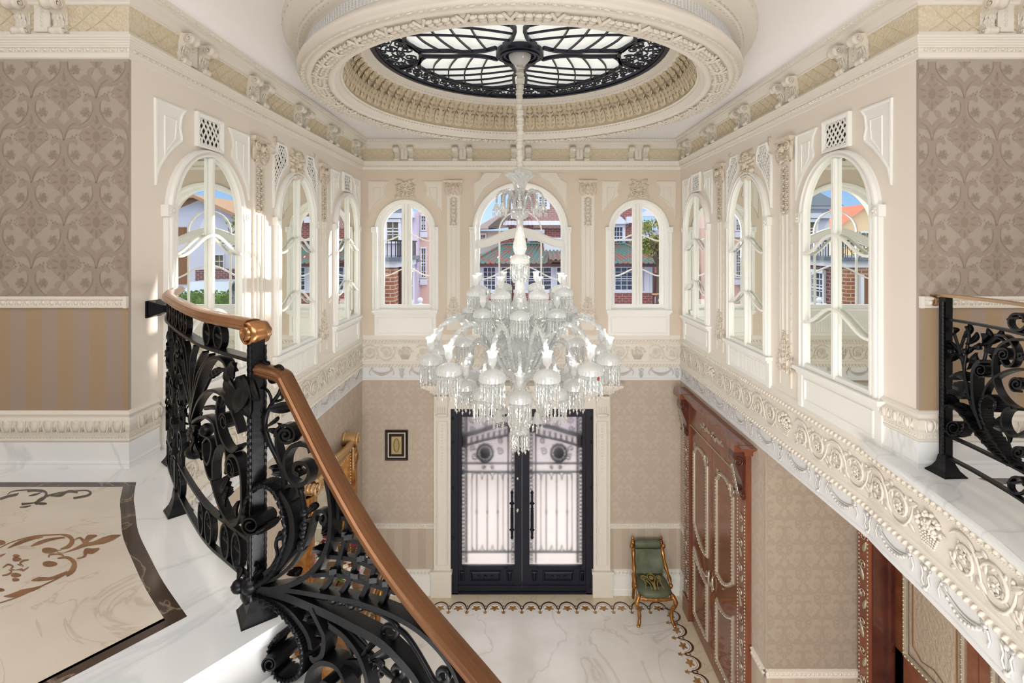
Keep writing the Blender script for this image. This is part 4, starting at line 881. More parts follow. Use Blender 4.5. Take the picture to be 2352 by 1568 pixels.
for q in range(4):
    rot = q*pi/2
    def Rt(p): return (p[0]*cos(rot)-p[1]*sin(rot), p[0]*sin(rot)+p[1]*cos(rot), 0)
    md = [Rt((1.50+0.46*cos(a), 0.46*sin(a))) for a in [pi*0.60+(pi*0.8)*i/16 for i in range(17)]]; m.wbar(md, 0.035, 0.035)
    for s in (-1, 1):
        arm = cat_rom([Rt(p) for p in [(0.24, s*0.02+s*0.14), (0.36, s*0.085), (0.50, s*0.055), (0.60, s*0.045), (0.70, s*0.075), (1.0, s*0.07), (1.02, s*0.07), (1.05, s*0.07)]], 5); m.wbar(arm, 0.035, 0.034)
    oa = [Rt((1.19*cos(a), 1.19*sin(a))) for a in [0.30+(pi/2-0.6)*i/24 for i in range(25)]]; m.wbar(oa, 0.035, 0.030)
    for s, base in ((1, 0), (-1, pi/2)):
        m.wbar([Rt((1.06*cos(base+s*0.07), 1.06*sin(base+s*0.07))), Rt((1.12*cos(base+s*0.2), 1.12*sin(base+s*0.2))), Rt((1.19*cos(base+s*0.30), 1.19*sin(base+s*0.30)))], 0.035, 0.03)
    # curved glazing bars crossing the quarter panel
    for k in range(0, 5):
        r_ = 0.34+0.16*k; ae = 1.17-0.20*k
        for base, sg in ((0, 1), (pi/2, -1)):
            def Q(r, a): a2 = base+sg*a; return (r*cos(a2), r*sin(a2))
            a_, b_ = Q(r_, 0.075/r_), Q(1.19, ae); nx_, ny_ = -(b_[1]-a_[1]), b_[0]-a_[0]; l_ = sqrt(nx_*nx_+ny_*ny_); o_ = -sg*0.05
            petal.wbar(cat_rom([Rt((a_[0]+(b_[0]-a_[0])*t+nx_/l_*o_*sin(pi*t), a_[1]+(b_[1]-a_[1])*t+ny_/l_*o_*sin(pi*t))) for t in (0, 0.25, 0.5, 0.75, 1)], 3), 0.02, 0.015)
    # scrolls in the medallions and the border
    R_ = random.Random(q+2)
    for s in (-1, 1):
        for (cx, cy, r, t) in ((1.17, 0.10, 0.075, 1.5), (1.20, 0.24, 0.07, -1.5), (1.33, 0.12, 0.08, 1.6), (1.33, 0.30, 0.06, -1.4), (1.41, 0.22, 0.05, 1.4), (1.42, 0.06, 0.05, -1.4), (1.24, 0.02, 0.05, 1.2), (1.28, 0.37, 0.045, 1.3), (1.13, 0.19, 0.04, 1.2)):
            petal.wbar([Rt((x, y*s)) for x, y in spiral(cx, cy, r, 0.012, R_.uniform(0, 6), t, 10)], 0.014, 0.013)
            petal.wbar([Rt((cx, (cy+r)*s)), Rt((cx+0.05, (cy+r+0.02)*s)), Rt((cx+0.10, (cy-0.01)*s))], 0.014, 0.012)
    for k in range(9):
        a = 0.33+k*(pi/2-0.66)/8; cx, cy = 1.325*cos(a), 1.325*sin(a); sg = 1 if k % 2 else -1
        petal.wbar([Rt(p) for p in spiral(cx, cy, 0.075, 0.012, a+pi/2*sg, 1.7*sg, 10)], 0.014, 0.013)
        petal.wbar([Rt(p) for p in spiral(1.39*cos(a+0.055), 1.39*sin(a+0.055), 0.04, 0.01, a-pi/2*sg, -1.4*sg, 9)], 0.014, 0.011)
        petal.wbar([Rt(p) for p in spiral(1.26*cos(a+0.05), 1.26*sin(a+0.05), 0.035, 0.01, a, 1.4*sg, 9)], 0.014, 0.011)
m.obj('skylight_frame', 'iron_sky', sk); petal.obj('glazing_bars', 'iron_sky', sk)
# ---------------------------------------------------------------- floors
def flp(px, py, z=ZFL): Y = FPX*(E-z)/(py-VY); return ((px-VX)/FPX*Y, Y)
fl = struct_root('floor')
m = MB(); m.box(-5.3, 5.3, -3.1, D+0.3, -0.1, 0.0); m.obj('hall_border_floor', 'marble_tan', fl)
XA, XB, YB = -2.11, 2.17, 7.30; PER = 0.2695
nx = int(round((XB-XA)/PER)); px_ = (XB-XA)/nx; ny = 20
inner = []
for i in range(nx): inner += [(XA+px_*(i+0.5)-px_*0.47*cos(pi*j/10), YB+px_*0.54*sin(pi*j/10)) for j in range(11)]
for i in range(ny): inner += [(XB+PER*0.54*sin(pi*j/10), YB-PER*(i+0.5)+PER*0.47*cos(pi*j/10)) for j in range(11)]
inner += [(XB, YB-PER*ny), (XA, YB-PER*ny)]
for i in range(ny-1, -1, -1): inner += [(XA-PER*0.54*sin(pi*j/10), YB-PER*(i+0.5)-PER*0.47*cos(pi*j/10)) for j in range(11)]
m = MB(); m.poly([(x, y) for x, y in inner], 0.0008); m.obj('hall_field_floor', 'marble_hall', fl)
ma, mb_, mc_ = MB(), MB(), MB()
def scallop(cx, cy, dx, dy):                          # (dx,dy) = outward normal
    tx, ty = -dy, dx; R_ = PER
    def W(a, b): b *= 1.3; return (cx+tx*a*R_+dx*b*R_, cy+ty*a*R_+dy*b*R_)
    o = [W(0.47*cos(pi*j/14), 0.43*sin(pi*j/14)) for j in range(15)]; i_ = [W(0.40*cos(pi*j/14), 0.335*sin(pi*j/14)) for j in range(15)]
    ma.poly(o+i_[::-1], 0.0016); mc_.poly([W(0.36*cos(pi*j/14), 0.29*sin(pi*j/14)) for j in range(15)]+[W(0.33*cos(pi*j/14), 0.265*sin(pi*j/14)) for j in range(15)][::-1], 0.0016)
    fl_ = blob(0, 0, 0.21, 0.13, 5, 0.28, 40, pi/2); mb_.poly([W(x, y+0.03) for x, y in fl_], 0.0016); ma.poly([W(x, y+0.06) for x, y in blob(0, 0, 0.05, 0.04, 1, 0, 12)], 0.0022); mb_.poly([W(x, y+0.06) for x, y in blob(0, 0, 0.032, 0.028, 1, 0, 12)], 0.0026)
    ma.poly([W(0.5+x, y+0.16) for x, y in blob(0, 0, 0.05, 0.035, 1, 0, 12)], 0.0016); ma.poly([W(0.5+x, y-0.02) for x, y in blob(0, 0, 0.035, 0.075, 1, 0, 12)], 0.0016)
    for s in (-1, 1): ma.poly([W(0.5+s*0.06+x, y-0.0) for x, y in blob(0, 0, 0.035, 0.03, 1, 0, 10)], 0.0018); mb_.poly([W(0.5+x*s, y) for x, y in lens(0.02, -0.20, 0.13, 0.05, 0.35)], 0.0018)
    mb_.poly([W(0.5+x, y-0.2) for x, y in blob(0, 0, 0.07, 0.10, 3, 0.25, 24, pi/2)], 0.0016)
for i in range(nx): scallop(XA+px_*(i+0.5), YB, 0, 1)
for i in range(ny): scallop(XB, YB-PER*(i+0.5), 1, 0); scallop(XA, YB-PER*(i+0.5), -1, 0)
ma.obj('scallop_inlay', 'inlay_umber', fl); mb_.obj('flower_inlay', 'inlay_ochre', fl); mc_.obj('scallop_line', 'inlay_ochre', fl)
m = MB()
for k in range(7): x = -1.05+0.62*k; m.box(x-0.002, x+0.002, 7.44, D, 0.0, 0.0009)
m.obj('joint_lines', 'marble_cream', fl)
# landing slabs
ld = struct_root('floor_landing')
EDGE_L = cat_rom([(XL, 3.42), (-2.15, 3.07), (-1.93, 2.81), (-1.68, 2.57), (-1.35, 2.27), (-1.10, 2.06), (-0.83, 1.86)], 5)
ES = (-0.6, -0.8); DS = (0.8, -0.6); P0 = (-0.83, 1.85)
lo = [(-5.2, -1.2), (-5.2, Y1+0.02), (XL, Y1+0.02)]+EDGE_L+[(P0[0]+ES[0]*2.6, P0[1]+ES[1]*2.6), (-2.6, -1.2)]
def slab(pts, z0, z1, name, mt, par): mm = MB(); mm.prism([(x, y) for x, y in pts], z0, z1); return mm.obj(name, mt, par)
slab(lo, ZFL-0.05, ZFL, 'landing_slab', 'marble_white', ld)
lo2 = [(-5.2, -1.2), (-5.2, Y1), (XL, Y1)]+[(x-0.03, y-0.03) for x, y in EDGE_L]+[(P0[0]+ES[0]*2.6-0.03, P0[1]+ES[1]*2.6), (-2.6, -1.2)]
slab(lo2, E-2.06, ZFL-0.05, 'landing_body', 'plaster_cool', ld)
ro = [(5.2, -1.2), (5.2, Y1+0.02), (XR, Y1+0.02), (XR, 3.47)]+[(x-0.075, y-0.01) for x, y in [(XR+0.01, 3.47)]+EDGE_R[1:]]+[(1.6, 0.9), (2.0, -1.2)]
slab(ro, ZFL-0.05, ZFL+0.0, 'landing_slab', 'marble_white', ld)
m = MB(); sweep(m, [(x-0.075+0.0, y) for x, y in [(XR+0.01, 3.47)]+EDGE_R[1:]], [(-0.01, ZFL-0.055), (0.012, ZFL-0.05), (0.022, ZFL-0.03), (0.018, ZFL-0.008), (0.0, ZFL+0.001)], smooth=True); m.obj('slab_nosing', 'marble_white', ld)
ro2 = [(5.2, -1.2), (5.2, Y1), (XR, Y1), (XR+0.005, 3.45)]+[(x+0.02, y) for x, y in EDGE_R[1:]]+[(1.7, 0.9), (2.1, -1.2)]
slab(ro2, E-2.05, ZFL-0.05, 'landing_body', 'plaster_cool', ld)
# inlaid panel of the left landing
OB = [(-5.2, 2.872), (-2.22, 2.872)]+cat_rom([(-2.22, 2.872), (-2.10, 2.70), (-2.00, 2.58), (-1.83, 2.38), (-1.64, 2.196), (-1.45, 2.02), (-1.23, 1.835)], 5)[1:]+[(-1.23-0.6*1.6, 1.835-0.8*1.6), (-5.2, -0.6)]
IB = offset_poly(OB, 0.058)
for P__, z_, n_, mt_ in ((OB, ZFL+0.0006, 'inlay_border', 'marble_dark'), (IB, ZFL+0.0012, 'inlay_field', 'marble_cream')): mm = MB(); mm.poly([(x, y) for x, y in P__], z_); mm.obj(n_, mt_, ld)
def FC(x, y): return flp(x*0.33035, 1050+y*0.33035)
mi, mk = MB(), MB()
def fb(mm, pts, ws, h): mm.poly([FC(*p) for p in band(pts, ws)], h)
zi = ZFL+0.0018
for p, w_ in (([(50, 636), (130, 598), (210, 572), (300, 556)], [3, 26, 20, 6]), ([(0, 630), (100, 585), (250, 550), (430, 538)], [7, 7, 12, 8]), ([(216, 620), (270, 598), (330, 578), (400, 565), (450, 560)], [6, 26, 22, 14, 10]),
              ([(420, 538), (480, 552), (502, 585), (475, 622), (420, 640)], [6, 26, 34, 28, 6]), ([(440, 668), (520, 640), (590, 610), (650, 600), (720, 580), (780, 560), (842, 542)], [2, 16, 30, 26, 46, 40, 2]),
              ([(510, 580), (555, 562), (590, 590), (620, 560), (675, 546)], [3, 14, 30, 40, 8]), ([(535, 706), (585, 692), (600, 655), (640, 655), (692, 636)], [4, 16, 40, 40, 10]), ([(340, 700), (345, 680), (390, 675), (435, 682), (435, 700), (400, 706)], [8, 14, 10, 12, 12, 3]), ([(430, 648), (400, 650), (405, 665), (440, 668)], [3, 7, 7, 3]),
              ([(400, 702), (470, 700), (515, 735), (505, 785), (460, 825)], [4, 20, 34, 40, 26]), ([(218, 860), (270, 850), (350, 845), (430, 818), (470, 800)], [6, 30, 20, 22, 20]), ([(25, 970), (90, 962), (160, 938), (230, 920), (290, 898)], [3, 32, 36, 24, 8]),
              ([(0, 1015), (120, 975), (250, 915), (380, 855), (470, 805)], [7, 8, 9, 10, 12]), ([(20, 770), (55, 748), (90, 762), (75, 778), (110, 790), (150, 780), (160, 790), (200, 765)], [8, 12, 12, 8, 12, 12, 12, 6]), ([(200, 715), (160, 722), (140, 740), (160, 760), (120, 745)], [8, 14, 14, 10, 6]), ([(15, 825), (60, 815), (80, 795), (60, 785)], [8, 14, 12, 6]), ([(0, 690), (40, 672)], [18, 4])):
    zi += 0.00004; fb(mi, p, w_, zi)
for cx, cy, rx, ry in ((342, 650, 55, 20), (345, 744, 52, 20), (112, 688, 25, 11), (116, 712, 32, 15), (110, 822, 36, 16), (108, 854, 26, 12), (8, 596, 30, 18), (8, 925, 22, 12)): mi.poly([FC(cx+x, cy+y) for x, y in blob(0, 0, rx, ry, 3, 0.06, 24)], zi)
mi.obj('scroll_inlay', 'inlay_brown', ld)
for p, w_ in (([(0, 292), (60, 272), (110, 262), (130, 250)], [16, 16, 18, 4]), ([(50, 262), (90, 238), (200, 228), (300, 236), (322, 262), (290, 296), (235, 318), (150, 328)], [5, 6, 9, 16, 18, 20, 8, 18]), ([(248, 330), (268, 300), (330, 270), (420, 248), (480, 240)], [20, 14, 12, 10, 4]), ([(350, 270), (420, 266), (470, 240), (540, 243)], [4, 20, 16, 18]), ([(520, 236), (600, 232), (630, 250), (600, 270), (510, 286)], [6, 8, 18, 14, 14]), ([(190, 240), (250, 232), (290, 245)], [10, 18, 6]), ([(135, 350), (180, 346), (215, 338)], [3, 12, 4]), ([(200, 270), (240, 262), (280, 250)], [6, 14, 6])):
    zi += 0.00004; fb(mk, p, w_, zi)
mk.poly([FC(290+x, 324+y) for x, y in blob(0, 0, 38, 9, 1, 0, 20)], zi); mk.obj('scroll_inlay', 'inlay_dark', ld)
m = MB(); p1, p2, p3, p4 = flp(2245, 1098), flp(2352, 1098), flp(2352, 1106), flp(2290, 1112); m.poly([p1, (5.2, p1[1]), (5.2, p4[1]), p4], ZFL+0.001); m.obj('inlay_border', 'marble_dark', ld)
m = MB(); m.poly([(p4[0]+0.12, p4[1]-0.02), (5.2, p4[1]-0.02), (5.2, 0.5), (p4[0]+0.12, 0.5)], ZFL+0.001); m.obj('inlay_field', 'marble_tan', ld)
# stairs
for i in range(9):
    z = ZFL-0.165*(i+1); a = (P0[0]+DS[0]*0.28*i, P0[1]+DS[1]*0.28*i); b = (a[0]+DS[0]*0.32, a[1]+DS[1]*0.32); w_ = 2.3
    t = struct_root('stair_step')
    q = [a, b, (b[0]+ES[0]*w_, b[1]+ES[1]*w_), (a[0]+ES[0]*w_, a[1]+ES[1]*w_)]
    slab(q, z-0.035, z, 'tread', 'marble_white', t); q2 = [(a[0], a[1]), (a[0]+DS[0]*0.28, a[1]+DS[1]*0.28), (a[0]+DS[0]*0.28+ES[0]*w_, a[1]+DS[1]*0.28+ES[1]*w_), (a[0]+ES[0]*w_, a[1]+ES[1]*w_)]
    slab(q2, z-0.2, z-0.035, 'riser', 'marble_white', t)

# ---------------------------------------------------------------- front door
d1 = struct_root('door_1')
m = MBW(TF); X = xf; Z = zf
m.box(X(1036), X(1052), 0.02, Z(938), -0.12, 0.0); m.box(X(1346), X(1362), 0.02, Z(938), -0.12, 0.0); m.box(X(1052), X(1346), Z(950), Z(938), -0.12, -0.001); m.box(X(1052), X(1346), 0, 0.03, -0.12, -0.001)
for x in (1040, 1358): [m.ell((X(x), Z(y), 0.0), 0.018, 0.03, 0.018, 8, 5) for y in (960, 1015, 1120, 1235, 1345)]
m.obj('door_frame', 'iron_navy', d1)
for sd in (-1, 1):
    MX = (lambda px: X(px)) if sd < 0 else (lambda px: X(2398-px))
    def B(m, a, b, y0, y1, c0, c1): m.box(min(MX(a), MX(b)), max(MX(a), MX(b)), Z(y0), Z(y1), c0, c1)
    m = MBW(TF); B(m, 1052, 1060, 1357, 950, -0.09, -0.02); B(m, 1182, 1198.9, 1357, 950, -0.09, -0.015); B(m, 1060, 1182, 958, 950, -0.09, -0.021); B(m, 1060, 1182, 1357, 1302, -0.09, -0.021)
    B(m, 1187, 1193, 1340, 955, -0.015, -0.005); B(m, 1052, 1198, 1348, 1345, -0.02, -0.008)
    for a, b in ((1054, 1067), (1079, 1151), (1163, 1178)):
        moulded(m, [(MX(a), Z(1337)), (MX(b), Z(1337)), (MX(b), Z(1312)), (MX(a), Z(1312))] if sd < 0 else [(MX(b), Z(1337)), (MX(a), Z(1337)), (MX(a), Z(1312)), (MX(b), Z(1312))], [(0, -0.02), (0.004, -0.006), (0.018, -0.006), (0.024, -0.018), (0.034, -0.012), (0.04, -0.022)])
    for x in (1066, 1162): m.ell((MX(x), Z(1305), -0.015), 0.02, 0.02, 0.015, 8, 5)
    for x in (1100, 1115, 1130): m.ell((MX(x), Z(1325), -0.015), 0.022, 0.014, 0.012, 8, 5)
    lf = m.obj('door_leaf', 'iron_navy', d1)
    m = MB(TF); m.poly([(min(MX(1058), MX(1184)), Z(1303)), (max(MX(1058), MX(1184)), Z(1303)), (max(MX(1058), MX(1184)), Z(956)), (min(MX(1058), MX(1184)), Z(956))], -0.05); m.obj('frosted_pane', 'glass_frosted', lf)
    m = MBW(TF); g0, g1 = -0.165, -0.135
    def line(pts, w_, th=0.03): m.wbar([(MX(x), Z(y), -0.15) for x, y in pts], th, w_)
    for x in (1070, 1167): line([(x, 956), (x, 1303)], 0.028)
    for y in (1072, 1092, 1278): line([(1056, y), (1184, y)], 0.026)
    for k in range(3): x = 1070+24.5*(k+1)-1; line([(x, 1092), (x, 1278)], 0.018); m.ell((MX(x), Z(1185), -0.15), 0.022, 0.03, 0.02, 6, 4)
    line([(1082, 1092), (1082, 1278)], 0.012); line([(1155, 1092), (1155, 1278)], 0.012)
    for k in range(4): x = 1082+24*k; line([(x, 1110), (x+3, 1098), (x+12, 1093), (x+21, 1098), (x+24, 1110)], 0.010); line([(x, 1262), (x+3, 1274), (x+12, 1277), (x+21, 1274), (x+24, 1262)], 0.010)
    line([(1056, 1008), (1090, 1000), (1130, 987), (1182, 977)], 0.07); line([(1070, 1030), (1110, 1018), (1167, 1006)], 0.035); B(m, 1054, 1070, 1034, 1006, g0, g1); B(m, 1167, 1184, 1000, 970, g0, g1)
    for k in range(7): x = 1078+13*k; line([(x, 1027-3.4*k*0.9-2), (x+7, 1010-3.2*k)], 0.012); line([(x+7, 1025-3.2*k), (x+1, 1011-3.2*k)], 0.012)
    m.wbar([(x, z, -0.15) for x, z in [(MX(1113)+0.12*cos(a), Z(1048)+0.13*sin(a)) for a in [2*pi*j/20 for j in range(20)]]], 0.03, 0.035, True); m.ell((MX(1113), Z(1048), -0.15), 0.09, 0.10, 0.03, 12, 6)
    for j in range(12): m.leaf(MX(1113)+0.09*cos(j*pi/6), Z(1048)+0.10*sin(j*pi/6), 0.07, 0.035, j*pi/6+0.5, -0.16, 0.02, 3)
    for cx, cy, r, t, a in ((1085, 970, 0.075, 1.5, 1.0), (1083, 990, 0.05, -1.3, 0.2), (1115, 978, 0.05, 1.3, 3.0), (1140, 968, 0.06, -1.4, 2.0), (1090, 1058, 0.06, 1.4, 0.5), (1148, 1045, 0.06, -1.4, 2.5), (1085, 1038, 0.05, -1.2, 4), (1150, 1020, 0.05, 1.3, 1), (1110, 1082, 0.03, 1.2, 0), (1130, 1082, 0.03, -1.2, 3)): m.wbar([(x, z, -0.15) for x, z in spiral(MX(cx), Z(cy), r, 0.01, a, t, 10)], 0.02, 0.014)
    for x0 in (1056, 1171):
        y = 962
        while y < 1296:
            if not (1003 < y < 1034 and x0 == 1056): m.wbar([(x, z, -0.15) for x, z in [(MX(x0+6.5)+0.028*cos(a), Z(y+4)+0.026*sin(a)) for a in [2*pi*j/9 for j in range(9)]]], 0.02, 0.014, True)
            y += 9
    m.obj('iron_grille', 'iron_navy', lf)
    # pull handle
    m = MB(TF); hx = MX(1176); pts = [(hx, Z(1128), 0.02), (hx, Z(1132), 0.06), (hx, Z(1150), 0.07), (hx, Z(1180), 0.07), (hx, Z(1205), 0.07), (hx, Z(1226), 0.06), (hx, Z(1230), 0.02)]
    m.tube(pts, [0.016, 0.02, 0.017, 0.024, 0.024, 0.02, 0.014], 8)
    for k in range(9): m.ell((hx, Z(1162+5*k), 0.07), 0.029, 0.012, 0.029, 8, 3)
    for y in (1150, 1210): m.ell((hx, Z(y), 0.07), 0.042, 0.02, 0.038, 8, 4)
    for y in (1128, 1230): m.ell((hx, Z(y), 0.04), 0.026, 0.028, 0.03, 8, 4); m.tube([(hx, Z(y), -0.02), (hx, Z(y), 0.04)], 0.012, 6)
    h = m.obj('pull_handle', 'iron_navy', lf)
    if sd < 0:
        m = MB(TF); m.ell((X(1189), Z(1099), 0.0), 0.02, 0.026, 0.012, 10, 5); m.ell((X(1189), Z(1171), 0.0), 0.024, 0.03, 0.012, 10, 5); m.box(X(1187), X(1189), Z(1174), Z(1168), 0.0, 0.03); m.obj('lock', 'lock_steel', lf)
# plaster surround of the front door
su = struct_root('trim_7')
m = MB(TF)
for s in (-1, 1):
    c = xf(1199); xa, xb = sorted((c+s*1.09, c+s*1.345)); xi0, xi1 = sorted((c+s*1.13, c+s*1.31))
    m.box(xa, xb, zf(1310), zf(903), 0, 0.035); moulded(m, [(xa+0.045, zf(1296)), (xb-0.045, zf(1296)), (xb-0.045, zf(965)), (xa+0.045, zf(965))], [(0, 0.035), (0.004, 0.048), (0.016, 0.048), (0.022, 0.030)], 0.030)
    xp, xq = sorted((c+s*1.075, c+s*1.385)); m.box(xp, xq, 0, zf(1312), 0, 0.07); m.box(xp-0.01, xq+0.01, zf(1312), zf(1306), 0, 0.08)
    mx = (xa+xb)/2
    for k, (w_, y0, y1, d) in enumerate(((0.10, 905, 912, 0.12), (0.092, 912, 930, 0.10), (0.088, 930, 945, 0.075), (0.09, 945, 952, 0.07), (0.082, 952, 958, 0.06))): m.box(mx-w_, mx+w_, zf(y1), zf(y0), 0.03, d)
    for k in range(5): m.box(mx-0.07+0.035*k-0.008, mx-0.07+0.035*k+0.008, zf(944), zf(913), 0.09, 0.108)
    m.ell((mx, zf(950), 0.07), 0.10, 0.035, 0.03, 10, 6)
    y = 968
    while y < 1294:
        for e_ in (xa+0.038, xb-0.038): m.ell((e_, zf(y), 0.036), 0.009, 0.012, 0.008, 5, 3)
        y += 3.6
    for k in range(16):
        z = zf(975+7*k)
        for q in (-1, 1): m.leaf(mx, z, 0.05*(1-k*0.03), 0.022, pi/2-q*(1.0+0.5*(k % 2)), 0.030, 0.014, 3)
        m.ell((mx, z, 0.035), 0.010, 0.012, 0.008, 5, 3)
c = xf(1199); m.box(c-1.11, c+1.11, zf(937), zf(903), 0, 0.04)
for y0, y1, ex, d in ((903, 899, 0, 0.06), (899, 897, 0.03, 0.09), (892, 889, 0.06, 0.13), (889, 885, 0.09, 0.16), (885, 882, 0.12, 0.19), (882, 877, 0.15, 0.22)): m.box(c-1.36-ex, c+1.36+ex, zf(y0), zf(y1), 0, d)
m.box(c-1.39, c+1.39, zf(897), zf(892), 0, 0.09); k = 84
for j in range(k): x = c-1.38+2.76*j/(k-1); m.box(x-0.010, x+0.010, zf(897), zf(892.5), 0.09, 0.115)
for j in range(30): x = c-0.95+1.9*j/29; m.leaf(x, zf(925), 0.09, 0.045, pi/2+(0.6 if j % 2 else -0.6), 0.04, 0.018, 3)
m.obj('door_surround', 'plaster_warm', su)

# ---------------------------------------------------------------- carved wooden double door in the right wall
def silver_frame(m, pts, d, w_=0.045):
    moulded(m, pts, [(0, d), (0.004, d+0.018), (w_*0.5, d+0.026), (w_-0.004, d+0.018), (w_, d)])
    n = len(pts); q = offset_poly(pts, w_*0.5)
    for i in range(n):
        a, b = q[i], q[(i+1) % n]; L = sqrt((a[0]-b[0])**2+(a[1]-b[1])**2); k = max(1, int(L/0.04))
        for j in range(k):
            t = (j+0.5)/k; m.ell((a[0]+(b[0]-a[0])*t, a[1]+(b[1]-a[1])*t, d+0.024), 0.017, 0.009, 0.010, 5, 3, rot=atan2(b[1]-a[1], b[0]-a[0])+0.7)
def ogee_panel(u0, u1, z0, z1, top, bot, s):           # shaped panel outline, s mirrors
    U_ = lambda t: u0+(u1-u0)*(t if s > 0 else 1-t); p = []
    if bot == 'ogee': p += [(U_(t), z0+0.20*(1-t)**2*(1-0.0)+(-0.05*sin(pi*t))) for t in (0, 0.2, 0.4, 0.6, 0.8, 1)]
    else: p += [(U_(0), z0), (U_(1), z0)]
    if top == 'shoulder': p += [(U_(1), z1-0.13), (U_(0.88), z1-0.10), (U_(0.80), z1-0.03), (U_(0.62), z1), (U_(0.38), z1), (U_(0.2), z1-0.03), (U_(0.12), z1-0.10), (U_(0), z1-0.13)]
    elif top == 'ogee': p += [(U_(t), z1+0.17*(1-t)**2-0.03*sin(pi*t)) for t in (1, 0.8, 0.6, 0.4, 0.2, 0)]
    else: p += [(U_(1), z1), (U_(0), z1)]
    return p if s > 0 else p[::-1]
d2 = struct_root('door_2'); ZD = 2.80
m = MB(TR)
for a, b in ((5.28, 5.50), (7.06, 7.28)): m.box(a, b, 0, 3.12, 0, 0.06); m.box(a-0.01, b+0.01, 0, 0.28, 0, 0.075)
m.box(5.29, 7.27, 2.80, 3.11, 0, 0.045); m.box(5.24, 7.32, 3.12, 3.17, 0, 0.09)
m.obj('door_casing', 'wood_red', d2)
m = MB(TR)
for z0, z1, e_, d in ((3.17, 3.19, 0.02, 0.11), (3.19, 3.215, 0.05, 0.14), (3.215, 3.235, 0.09, 0.165)): m.box(5.24-e_, 7.32+e_, z0, z1, 0, d)
for c in (5.39, 7.17): m.box(c-0.15, c+0.15, 3.165, 3.238, 0, 0.20)
m.obj('cornice', 'wood_red', d2)
for c in (5.39, 7.17):
    m = MB(TR); side = [(0.06, 0), (0.085, 0.0), (0.10, 0.06), (0.095, 0.16), (0.075, 0.24), (0.085, 0.36), (0.12, 0.52), (0.155, 0.68), (0.17, 0.82), (0.16, 0.95), (0.14, 1.0), (0.06, 1.0)]
    z0, h = 2.62, 0.54; w_ = 0.075; side_prism(m, [(d, z0+h*t) for d, t in side], c-w_, c+w_)
    for s in (-1, 1):
        m.tube([(c+s*(w_+0.004), 3.03+y, 0.125+x) for x, y in spiral(0, 0, 0.055, 0.008, 1.2, 1.8, 12)], 0.009, 5); m.tube([(c+s*(w_+0.004), 2.68+y, 0.085+x) for x, y in spiral(0, 0, 0.03, 0.006, -1.2, 1.6, 12)], 0.007, 5)
    m.obj('corbel', 'wood_dark', d2)
    m = MB(TR)
    for k in range(6): m.leaf(c, 2.98-0.055*k, 0.06, 0.04, -pi/2, 0.10+0.012*(5-k), 0.03, 3); [m.leaf(c, 2.97-0.055*k, 0.05, 0.025, -pi/2+s*0.9, 0.10+0.012*(5-k), 0.02, 3) for s in (-1, 1)]
    for k in range(8): m.leaf(c, 0.35+0.27*k, 0.10, 0.05, pi/2+(0.4 if k % 2 else -0.4), 0.06, 0.02, 4); m.tube([(x, z, 0.066) for x, z in spiral(c, 0.5+0.27*k, 0.05, 0.01, k, 1.4, 9)], 0.007, 4)
    for e_ in (c-0.085, c+0.085):
        for k in range(62): m.ell((e_, 0.3+0.037*k, 0.062), 0.010, 0.013, 0.009, 5, 3)
    m.obj('casing_relief', 'silver_gilt', d2)
m = MB(TR)
for j in range(58): m.ell((5.46+0.029*j, 3.105, 0.05), 0.010, 0.010, 0.010, 5, 3)
for s in (-1, 1):
    for k in range(5): m.leaf(6.28+s*(0.03+0.06*k), 2.96+0.015*cos(k*2), 0.08, 0.04, (0.5 if k % 2 else -0.5)+(0 if s > 0 else pi), 0.045, 0.025, 4); m.ell((6.28+s*(0.05+0.06*k), 2.96, 0.055), 0.014, 0.014, 0.012, 6, 4)
    m.leaf(6.28+s*0.3, 2.955, 0.10, 0.03, 0 if s > 0 else pi, 0.045, 0.02, 4)
m.box(5.52, 7.04, 2.80, 2.815, 0.045, 0.055); m.obj('frieze_relief', 'silver_gilt', d2)
for s, (a, b) in ((1, (5.50, 6.275)), (-1, (6.285, 7.06))):
    m = MB(TR); m.box(a, b, 0.02, 2.80, 0.0, 0.03); lf = m.obj('door_leaf', 'wood_red', d2)
    w0, w1 = a+0.13, b-0.13
    for (z0, z1, tp, bt) in ((1.30, 2.62, 'shoulder', 'ogee'), (0.22, 0.98, 'ogee', 'flat')):
        p = ogee_panel(w0, w1, z0, z1, tp, bt, s); m = MB(TR); m.poly(offset_poly(p, 0.05), 0.034); m.obj('burl_panel', 'wood_burl', lf)
        m = MB(TR); silver_frame(m, p, 0.03)
        for cu, cv in ((w0+0.03, z1-(0.06 if tp == 'shoulder' else -0.1)), (w1-0.03, z1-(0.06 if tp == 'shoulder' else 0.02))):
            for j in range(6): m.leaf(cu, cv, 0.045, 0.025, j*pi/3, 0.03, 0.02, 3)
        m.obj('panel_moulding', 'silver_gilt', lf)
    m = MB(TR); hx = 6.28-s*0.06; m.ell((hx, 1.10, 0.05), 0.022, 0.10, 0.02, 8, 6); m.tube([(hx, 1.12, 0.05), (hx, 1.12, 0.09), (hx-s*0.05, 1.13, 0.095), (hx-s*0.11, 1.115, 0.09), (hx-s*0.13, 1.13, 0.09)], 0.011, 6)
    for k in range(4): m.leaf(hx, 1.0+0.06*k, 0.05, 0.03, pi/2+(k-1.5)*0.5, 0.05, 0.015, 3)
    m.obj('lever_handle', 'silver_gilt', lf)
